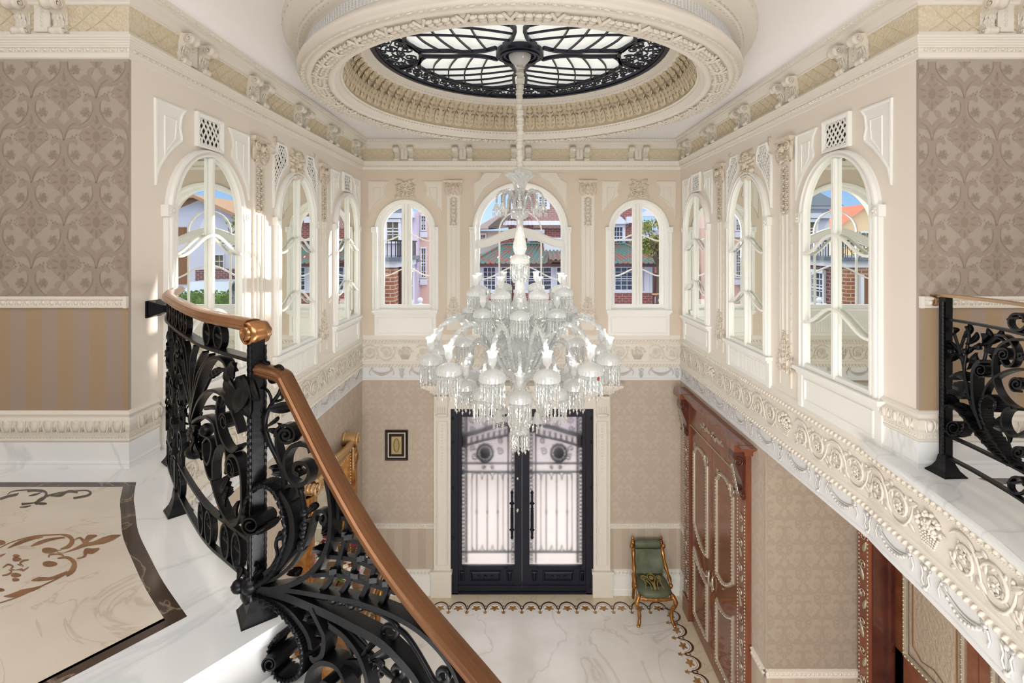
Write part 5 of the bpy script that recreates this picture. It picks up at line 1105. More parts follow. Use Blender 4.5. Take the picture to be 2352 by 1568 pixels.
# glazed wooden double door of the cloakroom wall, under the right landing
d3 = struct_root('door_3'); TC = lambda u, v, d: (XC-d, u, v)
m = MB(TC); m.box(4.78, 4.93, 0, 3.0, 0, 0.05); m.box(2.87, 3.02, 0, 3.0, 0, 0.05); m.box(2.87, 4.93, 3.0, 3.2, 0, 0.05); m.obj('door_casing', 'wood_red', d3)
m = MB(TC); m.box(4.765, 4.79, 0, 3.0, -0.22, 0.02); m.box(3.01, 3.03, 0, 3.0, -0.22, 0.02); m.box(4.73, 4.765, 0, 3.0, -0.16, -0.10); m.obj('door_jamb', 'wood_dark', d3)
m = MB(TC)
for k in range(9): m.leaf(4.855, 0.4+0.28*k, 0.12, 0.05, pi/2+(0.35 if k % 2 else -0.35), 0.05, 0.02, 4); m.tube([(x, z, 0.056) for x, z in spiral(4.855, 0.55+0.28*k, 0.045, 0.01, k, 1.4, 9)], 0.007, 4)
for e_ in (4.795, 4.915):
    for k in range(70): m.ell((e_, 0.1+0.04*k, 0.05), 0.009, 0.014, 0.008, 5, 3)
m.obj('casing_relief', 'silver_gilt', d3)
for a, b in ((3.905, 4.765), (3.035, 3.895)):
    m = MB(TC); m.box(a, a+0.10, 0, 3.0, -0.22, -0.195); m.box(b-0.10, b, 0, 3.0, -0.22, -0.195); m.box(a, b, 0, 1.5, -0.22, -0.195); m.box(a, b, 2.9, 3.0, -0.22, -0.195); lf = m.obj('door_leaf', 'wood_burl', d3)
    m = MB(TC); m.box(a+0.1, b-0.1, 1.5, 2.9, -0.22, -0.21); m.obj('hammered_panel', 'hammered', lf)
    m = MB(TC); silver_frame(m, [(a+0.10, 1.5), (b-0.10, 1.5), (b-0.10, 2.92), (a+0.10, 2.92)], -0.198, 0.05); m.obj('panel_moulding', 'silver_gilt', lf)
    m = MB(TC)
    for e_ in (a+0.20, b-0.20): m.box(e_-0.005, e_+0.005, 1.66, 2.9, -0.21, -0.20)
    m.tube([(a+0.2, 1.66, -0.205), (a+0.3, 1.6, -0.205), ((a+b)/2, 1.64, -0.205), (b-0.3, 1.6, -0.205), (b-0.2, 1.66, -0.205)], 0.005, 5); m.obj('gilt_line', 'brass', lf)
# opening behind door 3
# ---------------------------------------------------------------- chandelier (cut crystal, hangs from the skylight hub)
CY = 5.2; KP = CY/FPX                               # metres per photo pixel on the chandelier axis
def CZ(py): return E+(VY-py)*KP
ch = thing('chandelier', 'huge cut crystal chandelier hanging from the centre of the round skylight', 'chandelier', (0, CY, CZ(1044)))
CB = Vector(ch.location)
def CM(): return MB(lambda x, y, z: (x, y, z-CB.z))
def clathe(name, mt, pts, n=32, fac=None, par=ch):
    m = CM(); k = []
    for i in range(len(pts)-1):
        (r0, y0), (r1, y1) = pts[i], pts[i+1]; s_ = max(1, int(abs(y1-y0)/4))
        k += [(r0+(r1-r0)*j/s_, y0+(y1-y0)*j/s_) for j in range(s_)]
    k.append(pts[-1]); rows = []
    for i, (r, y) in enumerate(k):
        rows.append([(r*KP*(1+(0.05 if fac and (i+j) % 2 else -0.02 if fac else 0))*cos(2*pi*(j+0.5*(i % 2 if fac else 0))/n), r*KP*(1+(0.05 if fac and (i+j) % 2 else -0.02 if fac else 0))*sin(2*pi*(j+0.5*(i % 2 if fac else 0))/n), CZ(y)) for j in range(n)])
    m.grid(rows, cv=True, smooth=not fac); return m.obj(name, mt, par)
m = CM(); rows = []
for i in range(13):
    t = i/12; r = (8+17*sin(t*pi/2)**0.8)*KP; rows.append([(r*(1+0.03*(j % 2))*cos(2*pi*j/48), r*(1+0.03*(j % 2))*sin(2*pi*j/48), CZ(151-23*t)) for j in range(48)])
m.grid(rows, cv=True, smooth=False); m.obj('canopy', 'crystal_frost', ch)
# pleated fabric sleeve over the chain
m = CM(); R_ = random.Random(3); rows = []; n = 16; N = 120
for i in range(N+1):
    y = 150+(388-150)*i/N; r0 = (8.3-1.2*(i/N))*(1+0.13*sin(i*0.83)+0.10*sin(i*1.9+1)+R_.uniform(-0.05, 0.05)); rows.append([((r0*(1+0.08*sin(3*a+i*0.5))*cos(a)+sin(i*0.11)*0.7)*KP, r0*KP*(1+0.08*sin(3*a+i*0.5))*sin(a), CZ(y+1.2*sin(a+i*0.7))) for a in [2*pi*j/n for j in range(n)]])
m.grid(rows, cv=True); m.obj('chain_sleeve', 'fabric_sleeve', ch)
clathe('top_dish', 'crystal', [(6, 386), (14, 389), (24, 393), (33, 399), (36, 402), (31, 406), (24, 411), (17, 418), (13, 428), (10.5, 445), (9.5, 462), (10, 480)], 36, True)
clathe('upper_cup', 'crystal', [(10, 478), (20, 481), (22, 486), (18, 488), (19, 493), (17, 499), (12, 503), (7, 505)], 30, True)
clathe('stem', 'crystal', [(7.5, 504), (7, 515), (8, 526), (10, 540), (14, 556), (15.5, 566), (14.5, 575), (11, 583), (12, 590)], 28, True)
clathe('stem_dome', 'crystal_frost', [(12, 584), (17, 588), (21, 594), (22, 602), (20, 606)], 28, True)
clathe('stem', 'crystal', [(8, 604), (7, 625), (9, 650), (11, 668), (16, 690), (24, 706), (24, 714), (16, 722), (9, 728), (6.5, 735), (6.2, 763)], 28, True)
clathe('stem_collar', 'lock_steel', [(6.5, 760), (9, 761), (9, 764), (6.5, 765)], 20)
clathe('large_bowl', 'crystal_frost', [(8, 764), (26, 767), (40, 773), (50, 782), (55, 792), (56, 799)], 56, True)
clathe('lower_bowl', 'crystal_frost', [(56, 799), (54, 802), (55, 806), (50, 816), (44, 830), (38, 846), (30, 860), (20, 872), (14, 880), (12, 895), (15, 905), (12, 915), (9, 940), (12, 950), (22, 956), (24, 962), (12, 968)], 48, True)
clathe('bottom_dome', 'crystal_frost', [(8, 966), (15, 968), (20, 974), (22, 984), (21.5, 991)], 28, True)
# prism strings
def prism_drop(m, x, y, z, L, r, sides=5):            # elongated cut drop with a pointed pendant, z = top
    a0 = math.atan2(y, x)+x*37; rows = []
    for i, (t, k) in enumerate(((0, 0.25), (0.03, 0.75), (0.2, 1.0), (0.36, 0.82), (0.52, 1.0), (0.70, 0.85), (0.76, 0.35), (0.79, 0.4), (0.86, 1.45), (1.0, 0.05))): rows.append([(x+r*k*cos(a0+2*pi*(j+0.5*(i % 2))/sides), y+r*k*sin(a0+2*pi*(j+0.5*(i % 2))/sides), z-L*t) for j in range(sides)])
    m.grid(rows, cv=True, smooth=False)
def beads(m, pts, r): [m.ell(p, r, r, r, 5, 3) for p in pts]
def fringe(m, R, z, n, L, r, twist=0.0, chain=0.03):
    for i in range(n):
        a = 2*pi*(i+0.5*twist)/n; x, y = R*cos(a), R*sin(a); beads(m, [(x, y, z-0.008-0.014*k) for k in range(int(chain/0.014)+1)], 0.0062); prism_drop(m, x, y, z-chain-0.012, L*(1 if i % 2 else 0.86), r)
def lamp_parts(sc_=1.0, fr=(12, 0.17)):
    """candle cup, dome shade, drip column and prism fringe; origin = rim of the dome"""
    k = sc_; a = MB()
    for pr in ([(0.006, 0.19), (0.030, 0.20), (0.048, 0.222), (0.050, 0.226), (0.040, 0.212), (0.036, 0.18), (0.038, 0.15), (0.030, 0.12), (0.014, 0.10), (0.012, 0.085)],): a.lathe([(r*k, z*k) for r, z in pr], (0, 0, 0), 14, smooth=False)
    b = MB(); b.lathe([(0.007*k, 0.10*k), (0.007*k, 0.07*k)], (0, 0, 0), 6); 
    c = MB(); rows = []
    for i in range(17):
        t = i/16; r = 0.105*sin(min(1, t*1.02)*pi/2)**0.75*k+0.004; z = 0.082*(1-t)**0.62*k if i < 16 else -0.014*k
        rows.append([(r*(1+0.022*(j % 2))*cos(2*pi*(j+0.5*(i % 2))/44), r*(1+0.022*(j % 2))*sin(2*pi*(j+0.5*(i % 2))/44), z) for j in range(44)])
    c.grid(rows, cv=True, smooth=False)
    d = MB(); n, L = fr; fringe(d, 0.100*k, -0.012*k, n, L*k, 0.0075*k, 0, 0.03); fringe(d, 0.078*k, -0.02*k, n-2, L*0.66*k, 0.0065*k, 0.5, 0.02); fringe(d, 0.045*k, -0.02*k, 6, L*0.9*k, 0.007*k, 0.5, 0.03)
    for i in range(n): aa = 2*pi*(i+0.5)/n; beads(d, [(0.10*k*cos(aa+q*0.11), 0.10*k*sin(aa+q*0.11), -0.03*k-0.012*(1-abs(q)/2)) for q in (-2, -1, 0, 1, 2)], 0.006)
    d.tube([(0, 0, 0.0), (0, 0, -0.17*k)], 0.010*k, 6)
    return [(nm, x.obj('lp', mt).data) for nm, x, mt in (('candle_cup', a, 'crystal'), ('candle_pin', b, 'lock_steel'), ('dome_shade', c, 'crystal_frost'), ('prism_fringe', d, 'crystal_clear'))]
LP1 = lamp_parts(1.06, (18, 0.185)); LP2 = lamp_parts(0.86, (15, 0.17)); LP3 = lamp_parts(0.92, (12, 0.20))
for o in [x for x in C.objects if x.name.split('.')[0] == 'lp']: bpy.data.objects.remove(o)
def rope_arm(pts, r, mt='crystal'):
    p = cat_rom(pts, 9); m = MB(); k = len(p); m.tube([(x, y, z) for x, y, z in p], [r*(0.72+0.28*(i % 2)) for i in range(k)], 7, smooth=False)
    for s in (0, pi):                                  # twisted strands
        q = []
        for i in range(k):
            a = i*0.9+s; q.append((p[i][0], p[i][1]+r*0.75*cos(a), p[i][2]+r*0.75*sin(a)))
        m.tube(q, r*0.5, 5, smooth=False)
    return m
def arm_mesh(pts, r): o = rope_arm(pts, r).obj('am', 'crystal'); me = o.data; bpy.data.objects.remove(o); return me
def h2z(h): return E-h-CB.z                            # h = metres below the eye
def add_arms(name, n, ph, pts, r, R, hz, parts, arm=True, watts=0):
    me = arm_mesh(pts, r) if arm else None
    for i in range(n):
        a = ph+2*pi*i/n
        root = link(name, me, ch, None, (0, 0, 0), a)
        for nm, pm_ in parts: link(nm, pm_, root, None, (R, 0, h2z(hz)), 0)
        if watts: light('chandelier_fill', 'POINT', (R*cos(a), CY+R*sin(a), E-hz+0.25), watts, (1.0, 0.985, 0.965), 0.016)  # point lights added at the unlit candle cups to brighten the room
# main tier: 12 long rope arms that rise and curl down
add_arms('rope_arm', 12, pi/12, [(0.16, 0, h2z(1.28)), (0.26, 0, h2z(1.22)), (0.36, 0, h2z(1.05)), (0.46, 0, h2z(0.87)), (0.62, 0, h2z(0.76)), (0.78, 0, h2z(0.79)), (0.90, 0, h2z(0.92)), (0.92, 0, h2z(0.99))], 0.022, 0.92, 1.165, LP1, watts=3.6)
add_arms('rope_arm', 10, -pi/2, [(0.12, 0, h2z(1.22)), (0.20, 0, h2z(1.25)), (0.30, 0, h2z(1.12)), (0.38, 0, h2z(1.02)), (0.48, 0, h2z(1.02)), (0.56, 0, h2z(1.12)), (0.575, 0, h2z(1.26))], 0.017, 0.575, 1.44, LP1, watts=2.2)
# upper tiers
add_arms('rope_arm', 8, pi/8, [(0.10, 0, h2z(0.72)), (0.20, 0, h2z(0.80)), (0.32, 0, h2z(0.76)), (0.42, 0, h2z(0.62)), (0.47, 0, h2z(0.52))], 0.013, 0.48, 0.50, LP2, watts=0.35)
add_arms('rope_arm', 8, 0.0, [(0.10, 0, h2z(0.78)), (0.22, 0, h2z(0.92)), (0.36, 0, h2z(0.90)), (0.46, 0, h2z(0.76)), (0.50, 0, h2z(0.70))], 0.013, 0.51, 0.69, LP2)
# long inner strands from the upper basin to the bowl
for i in range(8):
    a = i*pi/4+0.2; m = MB(); p = cat_rom([(0.10, 0, h2z(0.70)), (0.20, 0, h2z(0.86)), (0.24, 0, h2z(1.00)), (0.34, 0, h2z(1.12))], 10); m.tube(p, [0.010*(0.8+0.3*(j % 2)) for j in range(len(p))], 6, smooth=False); m.obj('bead_strand', 'crystal_clear', ch, None, None, a)
# small hooked arms with bells at the top
bell = MB(); bell.lathe([(0.004, 0.05), (0.018, 0.045), (0.024, 0.02), (0.030, 0.0), (0.045, -0.02), (0.047, -0.022)], (0, 0, 0), 14, smooth=False); bell.ell((0, 0, -0.035), 0.008, 0.008, 0.014, 6, 4)
fringe(bell, 0.036, -0.018, 6, 0.05, 0.006, 0, 0.012); be = bell.obj('be', 'crystal'); bem = be.data; bpy.data.objects.remove(be)
hook = arm_mesh([(0.03, 0, CZ(495)-CB.z), (0.07, 0, CZ(470)-CB.z), (0.11, 0, CZ(446)-CB.z), (0.17, 0, CZ(438)-CB.z), (0.23, 0, CZ(446)-CB.z), (0.245, 0, CZ(465)-CB.z)], 0.0125)
hook2 = arm_mesh([(0.03, 0, CZ(488)-CB.z), (0.06, 0, CZ(462)-CB.z), (0.085, 0, CZ(450)-CB.z), (0.125, 0, CZ(458)-CB.z), (0.135, 0, CZ(482)-CB.z)], 0.014)
for i in range(8):
    o = link('hook_arm', hook, ch, None, (0, 0, 0), i*pi/4); m = MB(); 
    link('bell_drop', bem, o, None, (0.245, 0, CZ(478)-CB.z), 0)
    link('hook_arm', hook2, ch, None, (0, 0, 0), i*pi/4+pi/8)
# fringes hung directly on the stem
m = CM(); T_ = m.T
m.T = lambda x, y, z: (x, y, z-CB.z)
for q in (((0.098, CZ(604), 18, 0.13, 0.008), (0.075, CZ(606), 12, 0.16, 0.008, 0.5)), ((0.095, CZ(718), 14, 0.10, 0.008),), ((0.098, CZ(988), 18, 0.165, 0.009), (0.065, CZ(988), 10, 0.20, 0.009, 0.5)), ((0.10, CZ(960), 14, 0.06, 0.008),)):
    m = CM(); [fringe(m, *a) for a in q]; m.obj('prism_fringe', 'crystal_clear', ch)
m = CM()
for k in range(26):                                   # net of beads under the bowl rim
    a = 2*pi*k/26; beads(m, [(0.252*cos(a+0.03*q)*(1-0.02*abs(q)), 0.252*sin(a+0.03*q)*(1-0.02*abs(q)), CZ(806)-0.018*(1-(q/4)**2)) for q in range(-4, 5)], 0.006)
    for q in range(11): beads(m, [((0.25-0.012*q)*cos(a), (0.25-0.012*q)*sin(a), CZ(808+6*q))], 0.008)
m.obj('bead_net', 'crystal_clear', ch)
for i in range(6):                                    # low bells
    a = i*pi/3+0.35; m = MB(); m.tube(cat_rom([(0.05, 0, CZ(925)-CB.z), (0.12, 0, CZ(905)-CB.z), (0.20, 0, CZ(915)-CB.z), (0.235, 0, CZ(938)-CB.z)], 6), 0.010, 6, smooth=False); o = m.obj('hook_arm', 'crystal', ch, None, None, a)
    b_ = link('bell_drop', bem, o, None, (0.235, 0, CZ(950)-CB.z)); b_.scale = (1.45, 1.45, 1.45)
m = MB(); a_ = -pi/2+0.79; m.ell((0.92*cos(a_)+0.05, 0.92*sin(a_)-0.11, h2z(1.20)), 0.011, 0.011, 0.018, 8, 6); o = m.obj('red_drop', 'red_crystal', ch); o['label'] = 'single red crystal drop'
# ---------------------------------------------------------------- wrought-iron railings
def lerp_tab(tab, x):
    for (a, ya), (b, yb) in zip(tab[:-1], tab[1:]):
        if x <= b: return ya+(yb-ya)*(x-a)/(b-a)
    (a, ya), (b, yb) = tab[-2:]; return ya+(yb-ya)*(x-a)/(b-a)
class Panel:
    """upright curved railing surface; at(x, y) gives the point of the surface in the direction of a photo pixel"""
    def __init__(s, tab): s.tab = tab
    def at(s, x, y, off=0.0):
        Y = lerp_tab(s.tab, x); n = s.nrm(x); return (( x-VX)/FPX*Y+n[0]*off, Y+n[1]*off, E-(y-VY)/FPX*Y)
    def nrm(s, x):
        a = lerp_tab(s.tab, x-8); b = lerp_tab(s.tab, x+8); dx = (x+8-VX)/FPX*b-(x-8-VX)/FPX*a; dy = b-a; l = sqrt(dx*dx+dy*dy); return (-dy/l, dx/l, 0)
    def px(s, p): return p[0]/p[1]*FPX+VX
    def bar(s, m, pts, w_=0.03, th=0.010, k=6, off=0.0, raw=False, taper=None):
        q = pts if raw else cat_rom(pts, k); P = [s.at(x, y, off) for x, y in q]; n = len(P)
        T = th if not taper else [th*(taper[0]+(taper[1]-taper[0])*i/(n-1)) for i in range(n)]
        m.bar(P, lambda p: s.nrm(s.px(p)), w_, T); return s
    def tube(s, m, pts, r=0.008, k=6, off=0.0, taper=None, n=7):
        P = [s.at(x, y, off) for x, y in cat_rom(pts, k)]; c = len(P); m.tube(P, r if not taper else [r*(taper[0]+(taper[1]-taper[0])*i/(c-1)) for i in range(c)], n); return s
    def spiral(s, m, cx, cy, r0, r1, a0, t, w_=0.03, th=0.009, off=0.0, round_=False):
        q = spiral(cx, cy, r0, r1, a0, t, 16)
        (s.tube(m, q, th*0.7, 1, off) if round_ else s.bar(m, q, w_, th, raw=True, off=off)); return s
    def wavy(s, m, pts, w_=0.06, th=0.010, k=10, off=0.0):       # broad leaf band with a ruffled edge
        q = cat_rom(pts, k); P = [s.at(x, y, off) for x, y in q]; n = len(P)
        m.bar(P, lambda p: s.nrm(s.px(p)), [w_*(1+0.0*i) for i in range(n)], [th*(1+0.55*(i % 2)) for i in range(n)])
        for sg in (-1, 1): m.tube([s.at(x, y, off+sg*w_/2+0.004*sin(i*1.6)) for i, (x, y) in enumerate(q)], [0.006+0.004*(i % 2) for i in range(n)], 5)
        return s
    def leaf(s, m, x, y, L, W, ang, off=0.0, curl=0.02, seg=6):    # L, W in pixels; ang in image space
        ca, sa = cos(ang), sin(ang)
        for sgn in (1, -1):
            rows = []
            for i in range(seg+1):
                t = i/seg; w_ = W/2*sin(pi*min(1, 0.06+0.94*t))**0.7*(1-0.2*t)+0.015*W; row = []
                for q in (-1, -0.5, 0, 0.5, 1):
                    xx = x+ca*L*t-sa*w_*q; yy = y+sa*L*t+ca*w_*q; row.append(s.at(xx, yy, off+curl*sin(t*pi*0.9)*0.8-abs(q)*0.006*sgn+sgn*0.002+curl*0.5*t))
                rows.append(row)
            m.grid(rows)
        return s
    def ball(s, m, x, y, r, off=0.0, k=1.0): p = s.at(x, y, off); m.ell(p, r, r, r*k, 10, 7); return s
    def roll(s, m, x, y, r, w_=0.07, turns=1.4, a0=0, off=0.0): q = spiral(x, y, r, r*0.35, a0, turns, 14); return s.bar(m, q, w_, 0.006, raw=True, off=off)
RAILPROF = [(-0.034, -0.004), (-0.035, -0.012), (-0.029, -0.018), (-0.031, -0.025), (-0.022, -0.036), (0.022, -0.036), (0.031, -0.025), (0.029, -0.018), (0.035, -0.012), (0.034, -0.004), (0.027, 0.002), (0.026, 0.006), (0.014, 0.010), (0.0, 0.0115), (-0.014, 0.010), (-0.026, 0.006), (-0.027, 0.002)]
def rail(m, P, prof=RAILPROF, sc_=1.0):
    P = [Vector(p) for p in P]; n = len(P); rows = []
    for i in range(n):
        t = (P[min(i+1, n-1)]-P[max(i-1, 0)]).normalized(); sd = t.cross(Vector((0, 0, 1))).normalized(); up = sd.cross(t).normalized()
        k = sc_[i] if isinstance(sc_, list) else sc_; rows.append([tuple(P[i]+sd*a*k+up*b*k) for a, b in prof])
    m.grid(rows, cv=True, smooth=False); m.add(rows[0], [tuple(range(len(prof)))]); m.add(rows[-1], [tuple(range(len(prof)))]); return m
def foot(m, x, y, z, w0, w1, h, rot=0.0):
    rows = []
    for t, k in ((0, 1.0), (0.06, 1.0), (0.10, 0.93), (0.3, 0.66), (0.6, 0.46), (1.0, 0.36)):
        s_ = w0*k; rows.append([(x+s_*cos(rot+pi/4+j*pi/2), y+s_*sin(rot+pi/4+j*pi/2), z+h*t) for j in range(4)])
    m.grid(rows, cv=True, smooth=False); m.add(rows[-1], [(0, 1, 2, 3)])
def post(m, x, y, z0, z1, w_, rot):
    rows = [[(x+w_*0.707*cos(rot+pi/4+j*pi/2), y+w_*0.707*sin(rot+pi/4+j*pi/2), z) for j in range(4)] for z in (z0, z1)]; m.grid(rows, cv=True, smooth=False); m.add(rows[1], [(0, 1, 2, 3)])
def twist(m, x, y, z0, z1, r=0.008):
    n = int((z1-z0)/0.012); m.tube([(x, y, z0+(z1-z0)*i/n) for i in range(n+1)], [r*(0.72+0.34*(i % 2)) for i in range(n+1)], 6, smooth=False)
NX, NY = -0.978, 1.846
# ---- stair railing
st_ = thing('stair_railing', 'black wrought iron stair railing with a bronze handrail, descending from the tall newel post', 'railing', (NX, NY, ZFL))
SB = Vector(st_.location)
def fin(m, name, mt, par, base, lab=None):
    o = m.obj(name, mt, par); 
    for v in o.data.vertices: v.co -= base
    if lab: o['label'] = lab
    return o
PS = Panel([(560, 1.88), (590, 1.846), (650, 1.79), (690, 1.745), (760, 1.665), (850, 1.565), (950, 1.455), (1050, 1.345), (1115, 1.275), (1300, 1.09)])
m = MB(); HP = [(598, 842), (622, 848), (640, 853), (655, 862), (664, 878), (690, 930), (725, 1000), (762, 1072), (805, 1150), (850, 1226), (900, 1300), (950, 1366), (1000, 1427), (1050, 1486), (1100, 1545), (1150, 1606), (1200, 1668)]
rail(m, [PS.at(x, y, 0.0) for x, y in cat_rom([(x, y-2) for x, y in HP], 3)], sc_=0.93); fin(m, 'handrail', 'bronze', st_, SB, 'bronze handrail')
A_ = lambda x, y: (600+x/2.667, 980+y/2.667); B_ = lambda x, y: (600+x/4.704, 1240+y/4.704); C_ = lambda x, y: (370+x/3.408, 640+y/3.408); R_4 = lambda x, y: (370+x/3.028, 1050+y/3.028)
def mp(f, *p): return [f(x, y) for x, y in p]
m = MB(); f = B_                                       # main arched bars
PS.bar(m, mp(f, (-60, 480), (150, 492), (400, 512), (700, 560), (1000, 612), (1300, 700), (1550, 810), (1750, 930), (1950, 1110), (2120, 1340), (2230, 1600)), 0.045, 0.016)
PS.bar(m, mp(f, (-60, 500), (150, 530), (300, 570), (500, 645), (800, 775), (1100, 925), (1350, 1065), (1550, 1255), (1700, 1430), (1800, 1600)), 0.045, 0.030)
PS.bar(m, mp(R_4, (640, 940), (700, 1090), (760, 1240), (810, 1410), (860, 1600)), 0.04, 0.036)
PS.bar(m, mp(f, (780, 880), (950, 1010), (1090, 1190), (1170, 1390), (1210, 1600)), 0.04, 0.020)
fin(m, 'arched_bar', 'iron', st_, SB)
m = MB(); f = A_
PS.bar(m, mp(f, (425, 300), (448, 420), (456, 550), (442, 680), (404, 785), (335, 870), (250, 930), (130, 968), (0, 978)), 0.045, 0.018)
for p in (((545, 520), (522, 680), (485, 820), (435, 930), (378, 995)), ((632, 650), (600, 800), (555, 920), (500, 1008)), ((720, 790), (692, 900), (655, 980), (622, 1045)), ((800, 920), (772, 1010), (738, 1088)), ((480, 450), (485, 560))): PS.bar(m, mp(f, *p), 0.022, 0.016)
for p in (((470, 550), (530, 560), (590, 580)), ((445, 680), (560, 692), (670, 722)), ((405, 788), (540, 802), (640, 835), (745, 882)), ((320, 905), (460, 900), (600, 935), (700, 965), (830, 1010))): PS.bar(m, mp(f, *p), 0.022, 0.014, off=0.004)
for x, y in ((545, 660), (565, 655), (625, 790), (640, 783), (700, 920), (715, 918), (455, 870), (470, 865), (600, 895), (585, 890), (690, 800), (780, 940), (530, 640)): p_ = PS.at(*f(x, y), -0.012); m.box(p_[0]-0.008, p_[0]+0.008, p_[1]-0.008, p_[1]+0.008, p_[2]-0.008, p_[2]+0.008)
fin(m, 'lattice', 'iron', st_, SB)
m = MB(); f = C_                                       # upper vine and scrolls
PS.tube(m, mp(f, (945, 830), (922, 900), (872, 970), (832, 1050), (815, 1150), (850, 1280), (900, 1380), (945, 1480), (965, 1570), (975, 1640)), 0.0085, taper=(0.8, 1.3))
PS.tube(m, mp(f, (780, 640), (800, 650), (825, 668), (850, 690)), 0.005); PS.tube(m, mp(f, (880, 700), (920, 680), (950, 700), (940, 740), (920, 790), (870, 810), (845, 780), (860, 750)), 0.006)
PS.tube(m, mp(f, (770, 850), (830, 870), (860, 930), (865, 990)), 0.005); PS.tube(m, mp(f, (775, 960), (790, 1040), (830, 1060)), 0.005); PS.tube(m, mp(f, (770, 1070), (790, 1085), (820, 1060)), 0.005); PS.tube(m, mp(f, (940, 900), (950, 940), (900, 960)), 0.005)
for x, y, L, W, a in ((870, 1010, 155, 95, 0.05), (850, 1150, 90, 32, -0.9), (850, 1170, 75, 50, 0.9), (840, 1280, 45, 40, 2.0), (810, 1200, 45, 45, 3.0), (870, 1460, 90, 60, 0.7), (930, 1120, 60, 44, 1.8), (880, 1190, 80, 30, 1.3), (780, 640, 70, 30, 0.6)): PS.leaf(m, *f(x, y), L/3.408, W/3.408, a, -0.01, 0.02)
PS.spiral(m, *f(1000, 1215), 88/3.408, 10/3.408, pi*0.95, 2.35, 0.03, 0.010); PS.bar(m, mp(f, (930, 1190), (925, 1290), (950, 1390), (990, 1490), (1010, 1560)), 0.03, 0.012)
f = A_
PS.bar(m, mp(f, (322, 150), (300, 105), (215, 108), (168, 180), (172, 270), (225, 345), (292, 330), (316, 268), (290, 218), (235, 215), (222, 262), (255, 285)), 0.034, 0.015); PS.ball(m, *f(235, 262), 0.012)
PS.spiral(m, *f(195, 392), 48/2.667, 40/2.667, -1.0, 1.0, 0.026, 0.010); PS.tube(m, mp(f, (215, 345), (245, 400), (262, 480), (272, 560), (268, 640), (262, 720), (240, 770)), 0.011, taper=(0.8, 1.0))
for x, y, r in ((268, 520, 0.018), (270, 600, 0.020), (262, 655, 0.018), (256, 720, 0.022)): PS.ball(m, *f(x, y), r)
PS.bar(m, mp(f, (10, 950), (120, 905), (220, 810), (290, 690), (318, 600), (335, 540), (362, 510), (398, 512), (416, 545), (404, 582), (384, 578), (378, 552), (392, 542)), 0.026, 0.012)
PS.bar(m, mp(f, (10, 940), (100, 880), (180, 800), (250, 730)), 0.024, 0.012)
for x, y, L, W, a in ((300, 520, 60, 50, -1.2), (290, 560, 60, 45, 0.3), (330, 740, 75, 70, 0.4), (360, 740, 60, 65, 1.8), (400, 640, 60, 60, -2.1), (390, 650, 45, 45, -0.6), (180, 880, 60, 70, 0.6), (215, 850, 60, 50, 1.7)): PS.leaf(m, *f(x, y), L/2.667, W/2.667, a, -0.01, 0.02)
fin(m, 'vine_scroll', 'iron', st_, SB)
m = MB(); f = R_4                                      # ruffled acanthus bands with rolled ends
PS.wavy(m, mp(f, (690, 870), (780, 810), (850, 720), (905, 560), (900, 400), (850, 250), (780, 180), (700, 190), (645, 270), (630, 380), (665, 460), (730, 490), (770, 450)), 0.055, 0.014)
PS.bar(m, mp(f, (760, 800), (880, 690), (945, 560), (950, 430), (920, 320), (860, 230)), 0.05, 0.03); PS.roll(m, *f(725, 415), 66/3.028, 0.085, 1.7, 0.5, -0.02)
PS.tube(m, mp(f, (700, 830), (770, 760), (810, 680), (800, 600), (830, 520)), 0.007); PS.tube(m, mp(f, (720, 830), (820, 740), (870, 640), (890, 540)), 0.007); PS.leaf(m, *f(820, 560), 22, 20, -0.6, -0.01); PS.leaf(m, *f(800, 70), 30, 24, 0.9, -0.01); PS.leaf(m, *f(790, 100), 26, 20, 0.4, -0.01)
f = B_
PS.wavy(m, mp(f, (-20, 560), (130, 610), (250, 690), (360, 800), (450, 930), (510, 1080), (525, 1230), (500, 1350), (430, 1420), (340, 1440), (250, 1400), (190, 1300), (165, 1190), (185, 1080), (260, 985)), 0.06, 0.014)
PS.bar(m, mp(f, (100, 600), (300, 680), (450, 820), (560, 980), (600, 1130)), 0.05, 0.022); PS.roll(m, *f(275, 1190), 90/4.704, 0.10, 1.8, 2.2, -0.02)
PS.bar(m, mp(f, (560, 1600), (560, 1480), (600, 1360), (680, 1280), (770, 1262), (870, 1300), (940, 1390), (975, 1500), (980, 1600)), 0.06, 0.016); PS.roll(m, *f(800, 1470), 70/4.704, 0.07, 1.8, 0, -0.01)
PS.bar(m, mp(f, (600, 700), (700, 900), (740, 1000), (730, 1150), (690, 1230), (620, 1240), (600, 1190)), 0.05, 0.02)
fin(m, 'acanthus_band', 'iron', st_, SB)
m = MB()
for x, y, L, W, a in ((360, 700, 200, 90, 0.25), (520, 790, 250, 180, 0.35), (560, 820, 200, 160, 0.9), (640, 1000, 130, 110, 2.2), (960, 1250, 260, 170, 1.2), (560, 950, 130, 60, 1.9), (1220, 1250, 230, 130, -0.1), (1250, 1260, 160, 100, 1.9), (1150, 1200, 150, 80, -1.1), (1200, 1180, 170, 70, 2.9)): PS.leaf(m, *f(x, y), L/4.704, W/4.704, a, -0.02, 0.03)
PS.tube(m, mp(f, (300, 545), (450, 575), (640, 610), (780, 635), (940, 670), (1080, 710), (1200, 745), (1320, 800), (1430, 880), (1480, 960), (1450, 1045), (1370, 1055), (1318, 990), (1350, 925), (1440, 930), (1560, 1020), (1680, 1190), (1790, 1380), (1860, 1500), (1940, 1560), (2020, 1510), (2020, 1420), (1960, 1390), (1915, 1430), (1930, 1480), (1965, 1470)), 0.0085, 5)
